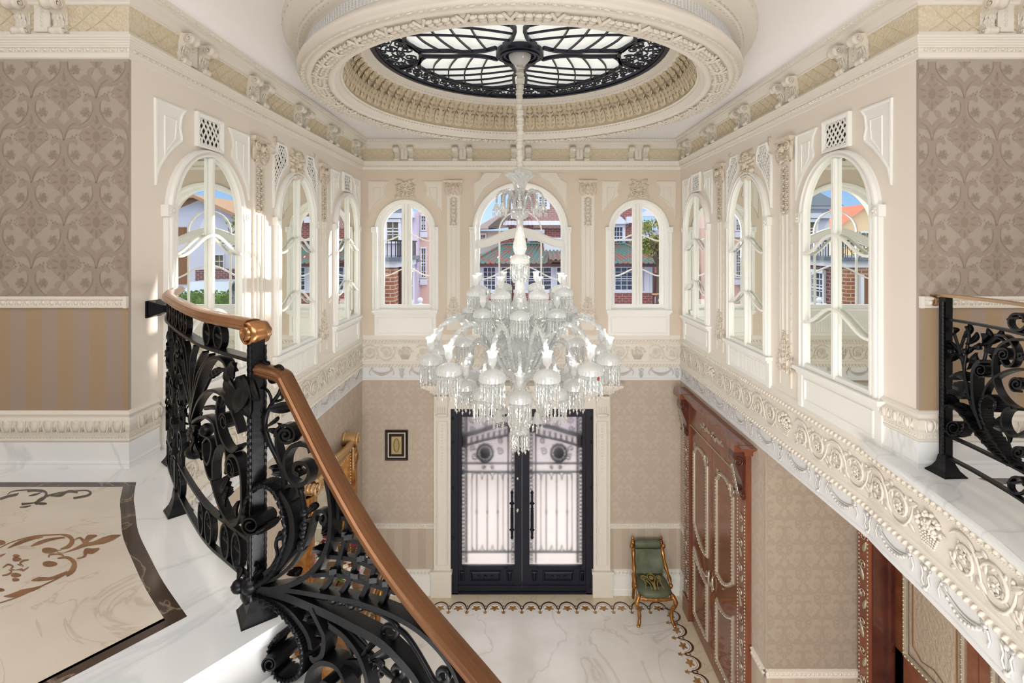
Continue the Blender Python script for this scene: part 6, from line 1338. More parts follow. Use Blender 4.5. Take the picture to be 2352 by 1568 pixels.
for x, y, r in ((780, 632, 0.017), (860, 655, 0.014), (900, 664, 0.011), (975, 685, 0.018), (1075, 712, 0.015)): PS.ball(m, *f(x, y), r)
PS.tube(m, mp(f, (760, 830), (900, 930), (1030, 1060), (1150, 1190), (1250, 1300), (1330, 1400), (1420, 1470), (1500, 1490), (1545, 1430), (1520, 1370), (1450, 1365), (1430, 1410), (1470, 1440)), 0.009, 5)
PS.tube(m, mp(f, (1290, 1300), (1320, 1330), (1300, 1390), (1275, 1420), (1290, 1470), (1310, 1450)), 0.006, 5); PS.bar(m, mp(f, (740, 860), (860, 970), (960, 1120), (1000, 1230)), 0.02, 0.010)
for x in (1500, 2150): PS.ball(m, *f(x, 1570), 0.03)
fin(m, 'leaf_scroll', 'iron', st_, SB)
# newel post
ROT = 0.64
m = MB(); post(m, NX, NY, ZFL+0.05, E-0.335, 0.047, ROT)
for a in range(4):
    aa = ROT+pi/4+a*pi/2; twist(m, NX+0.035*cos(aa), NY+0.035*sin(aa), ZFL+0.10, E-0.37, 0.0055)
foot(m, NX, NY, ZFL, 0.085, 0.03, 0.12, ROT); fin(m, 'newel_post', 'iron', st_, SB)
m = MB(); f = C_
for x, y, L, W, a, o in ((690, 740, 330, 170, 1.25, -0.035), (730, 790, 230, 190, 1.75, -0.04), (760, 760, 200, 110, 1.0, -0.035), (570, 760, 170, 95, 0.75, -0.03), (600, 640, 110, 80, 0.6, -0.03), (650, 640, 120, 60, 1.4, -0.035), (560, 690, 130, 60, 1.0, -0.02)): PS.leaf(m, *f(x, y), L/3.408, W/3.408, a, o, -0.02)
fin(m, 'leaf_cluster', 'iron', st_, SB); m = MB(); f = R_4
for x, y, L, W, a in ((640, 830, 130, 60, -1.0), (610, 800, 90, 50, -2.1), (600, 850, 75, 60, 2.8), (640, 850, 80, 70, 0.4), (620, 880, 80, 60, 1.7), (660, 820, 110, 40, -0.7)): PS.leaf(m, *f(x, y), L/3.028, W/3.028, a, -0.04, 0.02)
PS.ball(m, *f(610, 850), 0.026, -0.04); PS.ball(m, *f(660, 860), 0.035, -0.02); PS.ball(m, *f(640, 920), 0.035, -0.01, 1.4)
fin(m, 'leaf_boss', 'iron', st_, SB)

# ---- curved railing of the left landing
lr = thing('landing_railing', 'curved wrought iron railing of the left landing, its bronze handrail ending in a scroll', 'railing', (-1.76, 2.574, ZFL)); LBs = Vector(lr.location)
PLAN = cat_rom([(NX, NY), (-1.14, 1.965), (-1.315, 2.10), (-1.49, 2.27), (-1.67, 2.46), (-1.85, 2.66), (-2.02, 2.86), (-2.15, 3.06), (-2.26, 3.27), (-2.31, 3.36)], 10)
ACC = [0]
for a, b in zip(PLAN[:-1], PLAN[1:]): ACC.append(ACC[-1]+sqrt((b[0]-a[0])**2+(b[1]-a[1])**2))
LT = ACC[-1]
def pl(s0):
    k = 0
    while k < len(PLAN)-2 and s0 > ACC[k+1]: k += 1
    a, b = PLAN[k], PLAN[k+1]; L = (ACC[k+1]-ACC[k]); t = (s0-ACC[k])/L; tx, ty = (b[0]-a[0])/L, (b[1]-a[1])/L
    return (a[0]+(b[0]-a[0])*t, a[1]+(b[1]-a[1])*t), (tx, ty), (-ty, tx)
class LPanel(Panel):
    """same calls as Panel, but x = distance along the railing and y = height over the floor, both in metres"""
    def __init__(s): pass
    def at(s, x, y, off=0.0): p, t, n = pl(x); return (p[0]+n[0]*off, p[1]+n[1]*off, ZFL+y)
    def nrm(s, x): n = pl(x)[2]; return (n[0], n[1], 0)
    def px(s, p):
        best = min(range(0, len(PLAN)), key=lambda i: (PLAN[i][0]-p[0])**2+(PLAN[i][1]-p[1])**2); return ACC[best]
LP = LPanel()
SPX = [(FPX*p[0]/p[1]+VX, a, p[1]) for p, a in zip(PLAN, ACC)]
def near_s(x):
    for (x0, a0, y0), (x1, a1, y1) in zip(SPX[:-1], SPX[1:]):
        if x1 >= x0 or a1 > 1.25: return a0, y0
        if x1 <= x <= x0: t = (x-x0)/(x1-x0); return a0+(a1-a0)*t, y0+(y1-y0)*t
    return 0, SPX[0][2]
def SH(x, y): s0, Y = near_s(x); return (s0, E-(y-VY)/FPX*Y-ZFL)
m = MB(); RP_ = []
for i in range(46): s0 = 0.03+(LT-0.03)*i/45; RP_.append(LP.at(s0, 1.085, 0))
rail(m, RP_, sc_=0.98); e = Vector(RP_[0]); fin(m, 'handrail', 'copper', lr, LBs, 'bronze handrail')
m = MB(); tdir = Vector((pl(0.02)[1][0], pl(0.02)[1][1], 0)); nd = Vector((pl(0.02)[2][0], pl(0.02)[2][1], 0))
c0 = Vector((NX, NY, ZFL+1.042))+tdir*0.01
rows = []
for i in range(40):
    a = pi/2+2*pi*1.9*i/39; r = 0.043*(1-0.72*i/39)
    p = c0+tdir*(-cos(a)*r)*(-1)+Vector((0, 0, 1))*sin(a)*r; ww = 0.040*(1-0.12*sin(i*0.2))+0.01*(i/39); rows.append([tuple(p+nd*ww), tuple(p+nd*ww*0.4+(p-c0)*0.12), tuple(p-nd*ww*0.4+(p-c0)*0.12), tuple(p-nd*ww), tuple(p-nd*ww*0.9-(p-c0)*0.10), tuple(p+nd*ww*0.9-(p-c0)*0.10)])
m.grid(rows, cv=True); 
m.tube([tuple(c0-nd*0.046), tuple(c0+nd*0.046)], 0.012, 10); m.lathe([], (0, 0, 0)) if False else None
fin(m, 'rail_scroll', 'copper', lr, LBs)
m = MB()
m.bar([LP.at(LT*i/40, 0.945) for i in range(41)], lambda p: LP.nrm(LP.px(p)), 0.045, 0.014)
for h, w_ in ((0.265, 0.022), (0.115, 0.022)): fin(m, 'frame_bar', 'iron', lr, LBs); m = MB(); m.bar([LP.at(LT*i/40, h) for i in range(41)], lambda p: LP.nrm(LP.px(p)), w_, 0.014)
fin(m, 'frame_bar', 'iron', lr, LBs)
m = MB()
p, t, n = pl(1.06); post(m, p[0], p[1], ZFL+0.05, ZFL+0.27, 0.036, 0.8); foot(m, p[0], p[1], ZFL, 0.078, 0.03, 0.12, 0.8); fin(m, 'post', 'iron', lr, LBs); m = MB()
p, t, n = pl(LT-0.25); post(m, p[0], p[1], ZFL+0.03, ZFL+0.95, 0.03, 0.9); foot(m, p[0], p[1], ZFL, 0.07, 0.03, 0.11, 0.9); fin(m, 'post', 'iron', lr, LBs); m = MB()
m.box(XL, XL+0.012, 3.20, 3.33, ZFL+0.90, ZFL+1.01)
rows = [[(XL+0.01+dx, 3.265+sy*h, ZFL+0.955+sz*h) for sy, sz in ((-1, -1), (1, -1), (1, 1), (-1, 1))] for dx, h in ((0.0, 0.055), (0.03, 0.042), (0.08, 0.022), (0.11, 0.020))]; m.grid(rows, cv=True, smooth=False); m.box(XL+0.1, XL+0.16, 3.25, 3.28, ZFL+0.93, ZFL+0.98)
fin(m, 'wall_bracket', 'iron', lr, LBs)
def oval(m, s0, h0, h1, w_=0.045): 
    c = (h0+h1)/2; LP.bar(m, [(s0+w_*cos(a), c+(h1-h0)/2*sin(a)) for a in [2*pi*j/16 for j in range(17)]], 0.026, 0.010, raw=True)
for s0 in (0.30, 0.42, 0.80, 0.92, 1.06, 1.18, 1.32, 1.46, 1.60, 1.74):
    m = MB(); oval(m, s0, 0.952, 1.048, 0.040); LP.tube(m, [(s0-0.032, 1.0), (s0, 0.998), (s0+0.032, 1.005)], 0.010); fin(m, 'oval_ring', 'iron', lr, LBs)
for s0 in (0.14, 0.24, 0.40, 0.50, 0.95, 1.05, 1.18, 1.28, 1.5, 1.6):
    m = MB(); oval(m, s0, 0.12, 0.258, 0.036); LP.tube(m, [(s0-0.03, 0.19), (s0+0.03, 0.20)], 0.010); LP.leaf(m, s0, 0.25, 0.04, 0.03, -pi/2, -0.01); fin(m, 'oval_ring', 'iron', lr, LBs)
f = lambda *p: [SH(*C_(x, y)) for x, y in p]; g = lambda *p: [SH(370+x/3.136, 820+y/3.136) for x, y in p]
m = MB(); U3 = (0.03, 0.012)
LP.bar(m, f((255, 1120), (290, 930), (335, 760), (390, 650), (455, 608), (520, 640), (550, 700)), 0.04, 0.012)
LP.bar(m, f((262, 1110), (310, 970), (370, 890), (430, 868), (500, 900), (560, 985), (605, 1090), (640, 1200)), 0.035, 0.012)
LP.bar(m, f((480, 920), (465, 1000), (468, 1110), (495, 1220), (540, 1310), (590, 1340), (635, 1300)), 0.035, 0.012); LP.roll(m, *f((535, 1105))[0], 0.035, 0.05, 1.6, 0)
LP.tube(m, f((330, 900), (360, 830), (400, 755), (450, 715), (510, 720), (545, 770), (548, 850), (535, 910)), 0.009, taper=(0.8, 1.2)); [LP.ball(m, *f((x, y))[0], r) for x, y, r in ((405, 752, 0.016), (430, 732, 0.018), (452, 718, 0.015), (540, 850, 0.020), (536, 880, 0.018))]
LP.bar(m, f((270, 1120), (320, 1085), (380, 1075), (440, 1130), (460, 1230), (475, 1300)), 0.035, 0.012)
for q in ((590, 830), (600, 930), (625, 1030)): pass
LP.bar(m, f((590, 800), (600, 900), (628, 1030)), 0.02, 0.010)
LP.tube(m, f((350, 1010), (400, 1005), (440, 1010)), 0.010); LP.tube(m, f((420, 930), (450, 945), (480, 940), (475, 985), (440, 1040)), 0.010)
LP.ball(m, *g((330, 525))[0], 0.030)
LP.bar(m, g((340, 610), (345, 700), (370, 760), (395, 700), (400, 610), (370, 570), (345, 600)), 0.045, 0.010); LP.bar(m, g((335, 600), (340, 740), (370, 850), (400, 880)), 0.035, 0.012)
LP.bar(m, g((402, 870), (402, 740), (435, 645), (480, 640), (500, 730), (490, 830)), 0.035, 0.012)
LP.bar(m, g((395, 880), (430, 1000), (475, 1110), (530, 1185), (580, 1175), (612, 1060), (612, 900), (600, 790), (570, 710), (530, 700), (500, 760), (520, 830), (570, 830)), 0.04, 0.014); LP.roll(m, *g((540, 790))[0], 0.04, 0.05, 1.5, 1)
for x, y, L, W, a in ((470, 860, 0.09, 0.05, -1.2), (500, 960, 0.07, 0.05, -0.4), (540, 1040, 0.06, 0.05, -2.0), (480, 900, 0.10, 0.04, -1.5), (430, 1150, 0.05, 0.03, 2.2)): LP.leaf(m, *g((x, y))[0], L, W, a, -0.01)
for x, y, x2, y2, x3, y3 in ((240, 900, 190, 560, 150, 450), (250, 900, 220, 600, 200, 490), (255, 930, 250, 650, 280, 520), (262, 950, 290, 700, 350, 570), (268, 960, 300, 760, 400, 590), (232, 940, 150, 640, 110, 420)): LP.bar(m, f((250, 1130), (x, y), (x2, y2), (x3, y3)), 0.025, 0.009)
fin(m, 'scrollwork', 'iron', lr, LBs)
m = MB(); R_ = random.Random(12); hs, hh = f((240, 1190))[0]
for j in range(16): a = j*2*pi/16; LP.leaf(m, hs+0.01*cos(a), hh-0.02, 0.09+0.03*(j % 2), 0.05, a, -0.03-0.012*(j % 3), 0.03)
LP.ball(m, hs, hh-0.02, 0.035, -0.03); LP.ball(m, hs+0.06, hh-0.12, 0.05, -0.03, 0.7)
for s0, h0, r, t_ in ((1.05, 0.78, 0.07, 1.5), (1.20, 0.60, 0.08, -1.6), (1.38, 0.75, 0.07, 1.5), (1.55, 0.55, 0.08, -1.5), (1.15, 0.40, 0.07, 1.4), (1.45, 0.36, 0.07, -1.4), (0.95, 0.62, 0.06, 1.4), (1.70, 0.74, 0.07, 1.4), (0.92, 0.40, 0.07, -1.4), (0.98, 0.86, 0.05, 1.3)): LP.spiral(m, s0, h0, r, 0.015, R_.uniform(0, 6), t_, 0.035, 0.011)
for _ in range(70):
    s0 = R_.uniform(0.88, 1.72); LP.leaf(m, s0, R_.uniform(0.30, 0.90), R_.uniform(0.05, 0.10), R_.uniform(0.03, 0.05), R_.uniform(0, 2*pi), R_.uniform(-0.05, -0.01), 0.03)
for _ in range(12): s0 = R_.uniform(0.9, 1.7); h = R_.uniform(0.3, 0.6); LP.tube(m, [(s0, 0.28), (s0+R_.uniform(-0.06, 0.06), h+0.1), (s0+R_.uniform(-0.08, 0.08), 0.93)], 0.008)
fin(m, 'leafwork', 'iron', lr, LBs)

# ---- railing of the right landing
rr = thing('landing_railing', 'wrought iron railing of the right landing with leafy scrollwork and a thin brass handrail', 'railing', (2.557, 2.98, ZFL)); RB = Vector(rr.location)
PR = Panel([(2120, 3.13), (2172, 2.98), (2260, 2.72), (2352, 2.46), (2440, 2.22), (2560, 1.95)])
G_ = lambda x, y: (2000+x/2.614, 600+y/2.614); f = G_
m = MB(); hp = [(375, 202), (430, 200), (480, 204), (600, 216), (760, 234), (920, 256), (1150, 292), (1350, 328)]
PR.bar(m, mp(f, *hp), 0.045, 0.008); PR.bar(m, mp(f, *[(x, y+8) for x, y in hp[1:]]), 0.030, 0.012); PR.spiral(m, *f(378, 236), 34/2.614, 5/2.614, -pi/2, -2.2, 0.022, 0.010); fin(m, 'handrail', 'brass', rr, RB, 'thin brass handrail')
m = MB(); x0, y0 = 2.557, 2.98; post(m, x0, y0, ZFL+0.04, E-0.315, 0.045, 0.05); twist(m, x0-0.032, y0-0.015, ZFL+0.12, E-0.34, 0.010); foot(m, x0, y0, ZFL, 0.10, 0.03, 0.11, 0.05); fin(m, 'post', 'iron', rr, RB)
m = MB()
for p in (((445, 345), (600, 370), (760, 400), (920, 437), (1250, 520)), ((445, 1035), (600, 1105), (760, 1182), (920, 1262), (1250, 1450)), ((445, 1165), (600, 1245), (760, 1338), (920, 1436), (1250, 1660))): m = MB(); PR.bar(m, mp(f, *p), 0.032, 0.013); fin(m, 'frame_bar', 'iron', rr, RB)
m = MB()
PR.spiral(m, *f(895, 360), 60/2.614, 40/2.614, 0.2, 1.0, 0.03, 0.012); PR.bar(m, mp(f, (835, 350), (870, 340), (910, 340)), 0.03, 0.010)
PR.bar(m, mp(f, (905, 890), (850, 860), (795, 800), (760, 720), (750, 620), (775, 530), (840, 480), (930, 470), (1050, 500)), 0.035, 0.013)
PR.bar(m, mp(f, (760, 440), (820, 450), (870, 500), (890, 560), (870, 620), (830, 630), (800, 590)), 0.035, 0.012); PR.spiral(m, *f(825, 560), 42/2.614, 8/2.614, pi, 1.8, 0.05, 0.008)
PR.bar(m, mp(f, (700, 960), (685, 870), (705, 770), (760, 700), (840, 660), (930, 648), (1050, 670)), 0.035, 0.013); PR.spiral(m, *f(900, 738), 46/2.614, 8/2.614, pi*0.6, 1.9, 0.04, 0.009); PR.spiral(m, *f(912, 570), 26/2.614, 6/2.614, 0, 1.8, 0.03, 0.008)
PR.bar(m, mp(f, (870, 880), (830, 900), (810, 960), (840, 1030), (900, 1050), (1000, 1000)), 0.045, 0.014)
PR.wavy(m, mp(f, (895, 1235), (840, 1170), (770, 1070), (710, 970), (690, 880), (705, 825), (750, 812), (785, 845), (780, 890), (745, 890)), 0.055, 0.014)
PR.wavy(m, mp(f, (860, 1225), (760, 1140), (660, 1030), (580, 930), (520, 872), (468, 872), (445, 930), (462, 1000), (520, 1045), (575, 1020), (590, 970)), 0.055, 0.014); PR.roll(m, *f(535, 1000), 50/2.614, 0.075, 1.7, 1.0)
PR.bar(m, mp(f, (700, 1010), (655, 880), (640, 740), (650, 640), (690, 600)), 0.06, 0.02); PR.roll(m, *f(700, 655), 42/2.614, 0.07, 1.6, 1.0)
PR.spiral(m, *f(905, 1150), 44/2.614, 6/2.614, 2.0, 1.8, 0.03, 0.009); PR.spiral(m, *f(895, 1340), 62/2.614, 40/2.614, 0.2, 1.0, 0.03, 0.011); PR.bar(m, mp(f, (835, 1330), (880, 1330), (930, 1325)), 0.03, 0.010)
for x, y in ((1000, 760), (1050, 560), (1020, 900)): PR.spiral(m, *f(x, y), 60/2.614, 10/2.614, 1, 1.7, 0.035, 0.011)
fin(m, 'scrollwork', 'iron', rr, RB)
m = MB()
for p in (((680, 1010), (610, 880), (572, 720), (545, 570), (500, 500), (470, 480)), ((592, 830), (562, 660), (580, 520), (590, 440), (572, 390)), ((560, 600), (530, 520), (500, 430)), ((540, 520), (560, 460), (575, 420)), ((650, 700), (690, 560), (690, 490)), ((690, 540), (760, 460), (830, 500))): PR.tube(m, mp(f, *p), 0.0085)
for x, y, L, W, a in ((575, 460, 90, 40, -1.5), (590, 500, 85, 40, -1.1), (510, 440, 50, 36, -2.0), (480, 500, 60, 30, 1.0), (500, 530, 60, 40, -2.4), (545, 560, 60, 50, 1.5), (510, 600, 60, 55, -1.9), (600, 650, 70, 40, -1.8), (535, 680, 90, 60, 0.3), (490, 700, 90, 55, -0.4), (510, 740, 90, 80, 0.4), (470, 780, 110, 60, 0.35), (470, 800, 80, 60, 1.2), (600, 830, 100, 60, -1.2), (530, 850, 110, 60, 0.9), (600, 900, 90, 60, 1.2), (620, 960, 70, 40, 1.0), (690, 510, 110, 50, -1.55), (720, 500, 110, 50, -1.0), (680, 500, 90, 45, 2.9), (700, 530, 90, 50, 0.3), (660, 570, 80, 70, 2.9), (740, 560, 70, 60, 1.4), (690, 480, 60, 50, -2.2), (630, 800, 80, 40, 1.2), (600, 560, 60, 50, -2.2), (740, 980, 60, 50, -1), (800, 990, 110, 30, 1.4), (760, 990, 60, 60, 0.3)): PR.leaf(m, *f(x, y), L/2.614, W/2.614, a, -0.015, 0.03)
for x, y in ((585, 540), (670, 515), (500, 540)): PR.ball(m, *f(x, y), 0.016, -0.02)
fin(m, 'leafwork', 'iron', rr, RB)

# ---------------------------------------------------------------- gilt side chair by the carved door
cx, cy = 1.915, 7.2
chn = thing('side_chair', 'gilt carved side chair with green silk upholstery against the wall beside the carved door', 'chair', (cx, cy, 0))
def gleg(side, front):
    m = MB(); x = side*(0.235 if front else 0.20); y = -0.20 if front else 0.26; s = side
    if front: p = [(x, y, 0.40), (x+s*0.03, y-0.035, 0.36), (x+s*0.035, y-0.03, 0.29), (x+s*0.0, y+0.01, 0.20), (x-s*0.01, y, 0.10), (x+s*0.005, y-0.03, 0.03), (x+s*0.02, y-0.05, 0.005)]
    else: p = [(x, y, 0.40), (x, y+0.0, 0.30), (x, y+0.03, 0.15), (x, y+0.05, 0.01)]
    q = cat_rom(p, 5); k = len(q); m.tube(q, [0.034*(1-0.45*i/k)*(1+0.12*sin(i*1.1)) for i in range(k)], 9)
    if front: m.ell((x+s*0.035, y-0.035, 0.33), 0.028, 0.03, 0.035, 8, 6); m.ell((x+s*0.02, y-0.05, 0.02), 0.028, 0.03, 0.02, 8, 5)
    m.ell((x, y, 0.40), 0.033, 0.033, 0.035, 8, 5); return m
for s in (-1, 1):
    for fr in (True, False): gleg(s, fr).obj('leg', 'gilt', chn)
m = MB(); W0, W1 = 0.27, 0.21
def seat_rows(z0, z1, k0, k1): return [[(sx*(W0 if sy < 0 else W1)*k, (-0.235 if sy < 0 else 0.25)*k, z) for sx, sy in ((-1, -1), (1, -1), (1, 1), (-1, 1))] for z, k in ((z0, k0), (z1, k1))]
rows = [[(sx*w_*k+0, yy*k, z) for sx, w_, yy in ((-1, W0, -0.22), (-0.5, W0, -0.25), (0, W0, -0.26), (0.5, W0, -0.25), (1, W0, -0.22), (1, W1, 0.25), (-1, W1, 0.25))] for z, k in ((0.355, 0.94), (0.36, 1.0), (0.385, 1.02), (0.40, 1.0), (0.405, 0.96))]
m.grid(rows, cv=True, smooth=False); m.obj('seat_rail', 'gilt', chn)
m = MB(); rows = []
for z, k in ((0.40, 0.97), (0.43, 1.01), (0.46, 0.97), (0.485, 0.82), (0.495, 0.5), (0.498, 0.05)): rows.append([(k*(W0+(W1-W0)*(0.5+0.5*sin(a)))*cos(a)*abs(cos(a))**-0.35 if abs(cos(a)) > 0.02 else 0, k*0.25*sin(a)*abs(sin(a))**-0.35 if abs(sin(a)) > 0.02 else 0, z) for a in [2*pi*(j+0.5)/24 for j in range(24)]])
m.grid(rows, cv=True); seat = m.obj('seat', 'velvet_green', chn)
m = MB(); 
def top(x, y): return 0.4995-0.10*(abs(x)/0.25)**4-0.06*(abs(y)/0.25)**4
dk = [(x, y, top(x, y)+0.002) for x, y in [(0.2*cos(a), 0.02+0.17*sin(a)) for a in [2*pi*j/30 for j in range(30)]]]; m.add([(0, 0.02, 0.503)]+dk, [(0, i+1, (i+1) % 30+1) for i in range(30)]); m.obj('embroidered_field', 'velvet_black', seat)
m = MB()
for s in (-1, 1):
    for pts in ([(0.0, -0.22), (0.02, -0.08), (0.06, 0.04), (0.10, 0.08)], [(0.05, -0.22), (0.05, -0.10), (0.09, -0.02)], [(0.13, -0.20), (0.11, -0.05), (0.13, 0.02)], [(0.0, 0.12), (0.04, 0.10), (0.05, 0.05)]): m.tube([(s*x, y, top(x, y)+0.004) for x, y in cat_rom(pts, 4)], 0.007, 4)
    m.tube([(s*x, y, top(x, y)+0.004) for x, y in spiral(0.12, 0.045, 0.045, 0.008, 1, 1.6, 10)], 0.006, 4)
m.ell((0, 0.04, 0.505), 0.035, 0.05, 0.004, 10, 4); m.ell((0, -0.12, 0.503), 0.02, 0.09, 0.004, 10, 4); m.obj('embroidery', 'embroidery', seat)
for s in (-1, 1):
    m = MB(); p = [(s*0.245, -0.06, 0.42), (s*0.255, -0.05, 0.47), (s*0.25, 0.02, 0.53), (s*0.235, 0.10, 0.60), (s*0.225, 0.18, 0.70), (s*0.215, 0.24, 0.80), (s*0.212, 0.275, 0.88), (s*0.212, 0.285, 0.92)]; q = cat_rom(p, 5); k = len(q)
    m.tube(q, [0.026*(1+0.22*sin(i*0.9)) for i in range(k)], 8); m.ell((s*0.212, 0.285, 0.93), 0.022, 0.022, 0.03, 8, 6); m.ell((s*0.255, -0.07, 0.46), 0.03, 0.032, 0.03, 8, 6); m.ell((s*0.235, 0.24, 0.84), 0.034, 0.03, 0.04, 8, 6); m.obj('back_stile', 'gilt', chn)
m = MB(); rows = []
for i in range(9):
    t = i/8; y = 0.16+0.10*t; z = 0.50+0.30*t; row = []
    for j in range(15):
        x = -0.2+0.4*j/14; d = sqrt((x/0.2)**2+((t-0.6)*1.6)**2); row.append((x*(1.05-0.08*t), y-0.035*(1-min(1, abs(1-d))*0.7)*(1 if d > 0.12 else 0.2)+0.004*sin(14*atan2(t-0.6, x/0.3)), z+0.002))
    rows.append(row)
m.grid(rows); m.grid([[(x, y+0.05, z) for x, y, z in r] for r in rows]); m.obj('back_cushion', 'velvet_green', chn)
m = MB(); rows = []
for i in range(17):
    x = -0.19+0.38*i/16; r = 0.052*(1-0.25*abs(i/8-1)**4); rows.append([(x, 0.255+r*cos(a), 0.865+r*1.15*sin(a)*(1+0.04*(i % 2))) for a in [2*pi*j/14 for j in range(14)]])
m.grid(rows, cv=True); m.obj('head_roll', 'velvet_green', chn)

# ---------------------------------------------------------------- small framed panel left of the front door
pf = thing('framed_picture', 'small dark framed gilt calligraphy plaque hanging on the wall left of the front door', 'picture', (xf(911.5), D, zf(1021)))
hw, hh = 26/S, 34.5/S; m = MB(T0)
R0 = [(-hw, -hh), (hw, -hh), (hw, hh), (-hw, hh)]; moulded(m, R0, [(0, 0), (0.0, 0.03), (0.012, 0.04), (0.030, 0.034), (0.038, 0.018)]); fo = m.obj('frame', 'black_wood', pf)
m = MB(T0); p = offset_poly(R0, 0.036); n_ = offset_poly(R0, 0.055); m.add([(x, y, 0.016) for x, y in p+n_], [(i, (i+1) % 4, 4+(i+1) % 4, 4+i) for i in range(4)]); m.obj('white_mount', 'mat_white', pf)
m = MB(T0); m.poly(n_, 0.015); m.obj('dark_mount', 'black_wood', pf)
m = MB(T0); q = offset_poly(R0, 0.095); m.prism(q, 0.014, 0.026); moulded(m, q, [(0, 0.026), (0.004, 0.032), (0.012, 0.032), (0.016, 0.026)]); pq = m.obj('gilt_plaque', 'paper_gold', pf)
m = MB(T0)
m.T = T0; el = [(0.045*cos(a), 0.105*sin(a)) for a in [2*pi*j/28 for j in range(28)]]; moulded(m, el, [(0, 0.026), (0.002, 0.031), (0.006, 0.031), (0.008, 0.027)])
for k in range(9):
    z = 0.08-0.02*k; w_ = 0.040*sqrt(max(0.05, 1-(z/0.105)**2)); R_ = random.Random(k)
    x = -w_*0.85
    while x < w_*0.8: L = R_.uniform(0.006, 0.014); m.tube([(x, z, 0.0275), (x+L*0.5, z+R_.uniform(-0.005, 0.005), 0.0275), (x+L, z, 0.0275)], 0.0016, 4); x += L+0.004
m.obj('engraving', 'black_wood', pq)
m = MB(T0)
for i in range(44):
    t = i/44*4; k = int(t); u = t-k; a, b = R0[k], R0[(k+1) % 4]; m.ell((a[0]*0.96+(b[0]-a[0])*u*0.96, a[1]*0.97+(b[1]-a[1])*u*0.97, 0.038), 0.006, 0.006, 0.005, 5, 3)
m.obj('frame_beading', 'wood_dark', fo)

# ---------------------------------------------------------------- gilt mirror and console on the left wall of the hall
gm = thing('gilt_mirror', 'tall carved gilt mirror with scrolled shoulders on the lower left wall behind the railing', 'mirror', (XL, 6.1, 0.95)); TM = lambda u, v, d: (d, u, v-0.95)
ya, yb = -0.70, 0.72; zt = 2.62
m = MB(TM); m.poly([(ya+0.06, 0.98), (yb-0.06, 0.98), (yb-0.06, zt-0.05), (ya+0.06, zt-0.05)], 0.05); m.obj('mirror_glass', 'mirror', gm)
for s, y in ((-1, ya), (1, yb)):
    m = MB(TM)
    for k, (w_, d) in enumerate(((0.075, 0.13), (0.06, 0.15), (0.035, 0.17))): m.box(y-w_, y+w_, 0.95, zt, 0.0 if k == 0 else 0.1, d)
    m.ell((y, 2.45, 0.17), 0.05, 0.10, 0.03, 8, 6)
    m.obj('frame_post', 'gilt', gm)
    m = MB(TM)
    sp_ = spiral(y-s*0.02, zt+0.07, 0.085, 0.015, pi/2, s*1.6, 14)
    rows = [[(x, z, 0.0), (x, z, 0.20)] for x, z in sp_]; m.grid(rows)
    for dd in (0.02, 0.20): m.tube([(x, z, dd) for x, z in sp_], [0.020-0.012*i/len(sp_) for i in range(len(sp_))], 6)
    for k in range(6): m.leaf(y-s*0.05, zt-0.10-0.05*k, 0.10, 0.06, pi/2+s*0.4, 0.15, 0.04, 4)
    for k in range(5): m.ell((y+s*0.03, zt+0.1, 0.02+0.04*k), 0.07, 0.05, 0.025, 8, 5)
    m.obj('scroll_shoulder', 'gilt_pale', gm)
m = MB(TM); m.box(ya, yb, zt-0.10, zt, 0, 0.12); m.tube([(ya, zt+0.03, 0.12), (ya*0.5, zt+0.05, 0.14), (0, zt+0.10, 0.15), (yb*0.5, zt+0.05, 0.14), (yb, zt+0.03, 0.12)], 0.045, 8)
for k in range(24): y = ya+0.06+(yb-ya-0.12)*k/23; m.leaf(y, zt-0.04, 0.09, 0.05, pi/2+(0.6 if k % 2 else -0.6), 0.12, 0.04, 4); m.ell((y, zt-0.09, 0.12), 0.016, 0.016, 0.014, 5, 3)
m.obj('top_rail', 'gilt_pale', gm)
m = MB(TM)
for y in (ya+0.085, yb-0.085):
    for k in range(40): m.ell((y, 1.0+0.04*k, 0.12), 0.012, 0.018, 0.012, 5, 3)
m.obj('frame_beading', 'gilt_pale', gm)
co = thing('console_table', 'carved gilt console table with brown painted panels under the tall gilt mirror', 'table', (XL+0.34, 6.1, 0)); TK = lambda u, v, d: (d-0.30, u, v)
m = MB(TK); m.box(-0.86, 0.86, 0.86, 0.90, 0, 0.50); m.box(-0.84, 0.84, 0.90, 0.925, 0, 0.47); m.obj('marble_top', 'inlay_brown', co)
m = MB(TK); m.box(-0.82, 0.82, 0.66, 0.86, 0.02, 0.46)
for k in range(30): m.leaf(-0.78+1.56*k/29, 0.72, 0.11, 0.05, pi/2+(0.5 if k % 2 else -0.5), 0.46, 0.03, 4)
m.obj('apron', 'gilt', co)
m = MB(TK); m.box(-0.70, 0.70, 0.10, 0.66, 0.05, 0.30); m.obj('back_panel', 'wood_burl', co)
for s in (-1, 1):
    for dd in (0.06, 0.42):
        m = MB(TK); p = cat_rom([(s*0.76, 0.68, dd), (s*0.80, 0.55, dd+0.02), (s*0.74, 0.35, dd), (s*0.76, 0.12, dd), (s*0.80, 0.01, dd+0.02)], 6); k = len(p); m.tube(p, [0.05*(1-0.4*i/k)*(1+0.15*sin(i)) for i in range(k)], 8); m.obj('leg', 'gilt', co)
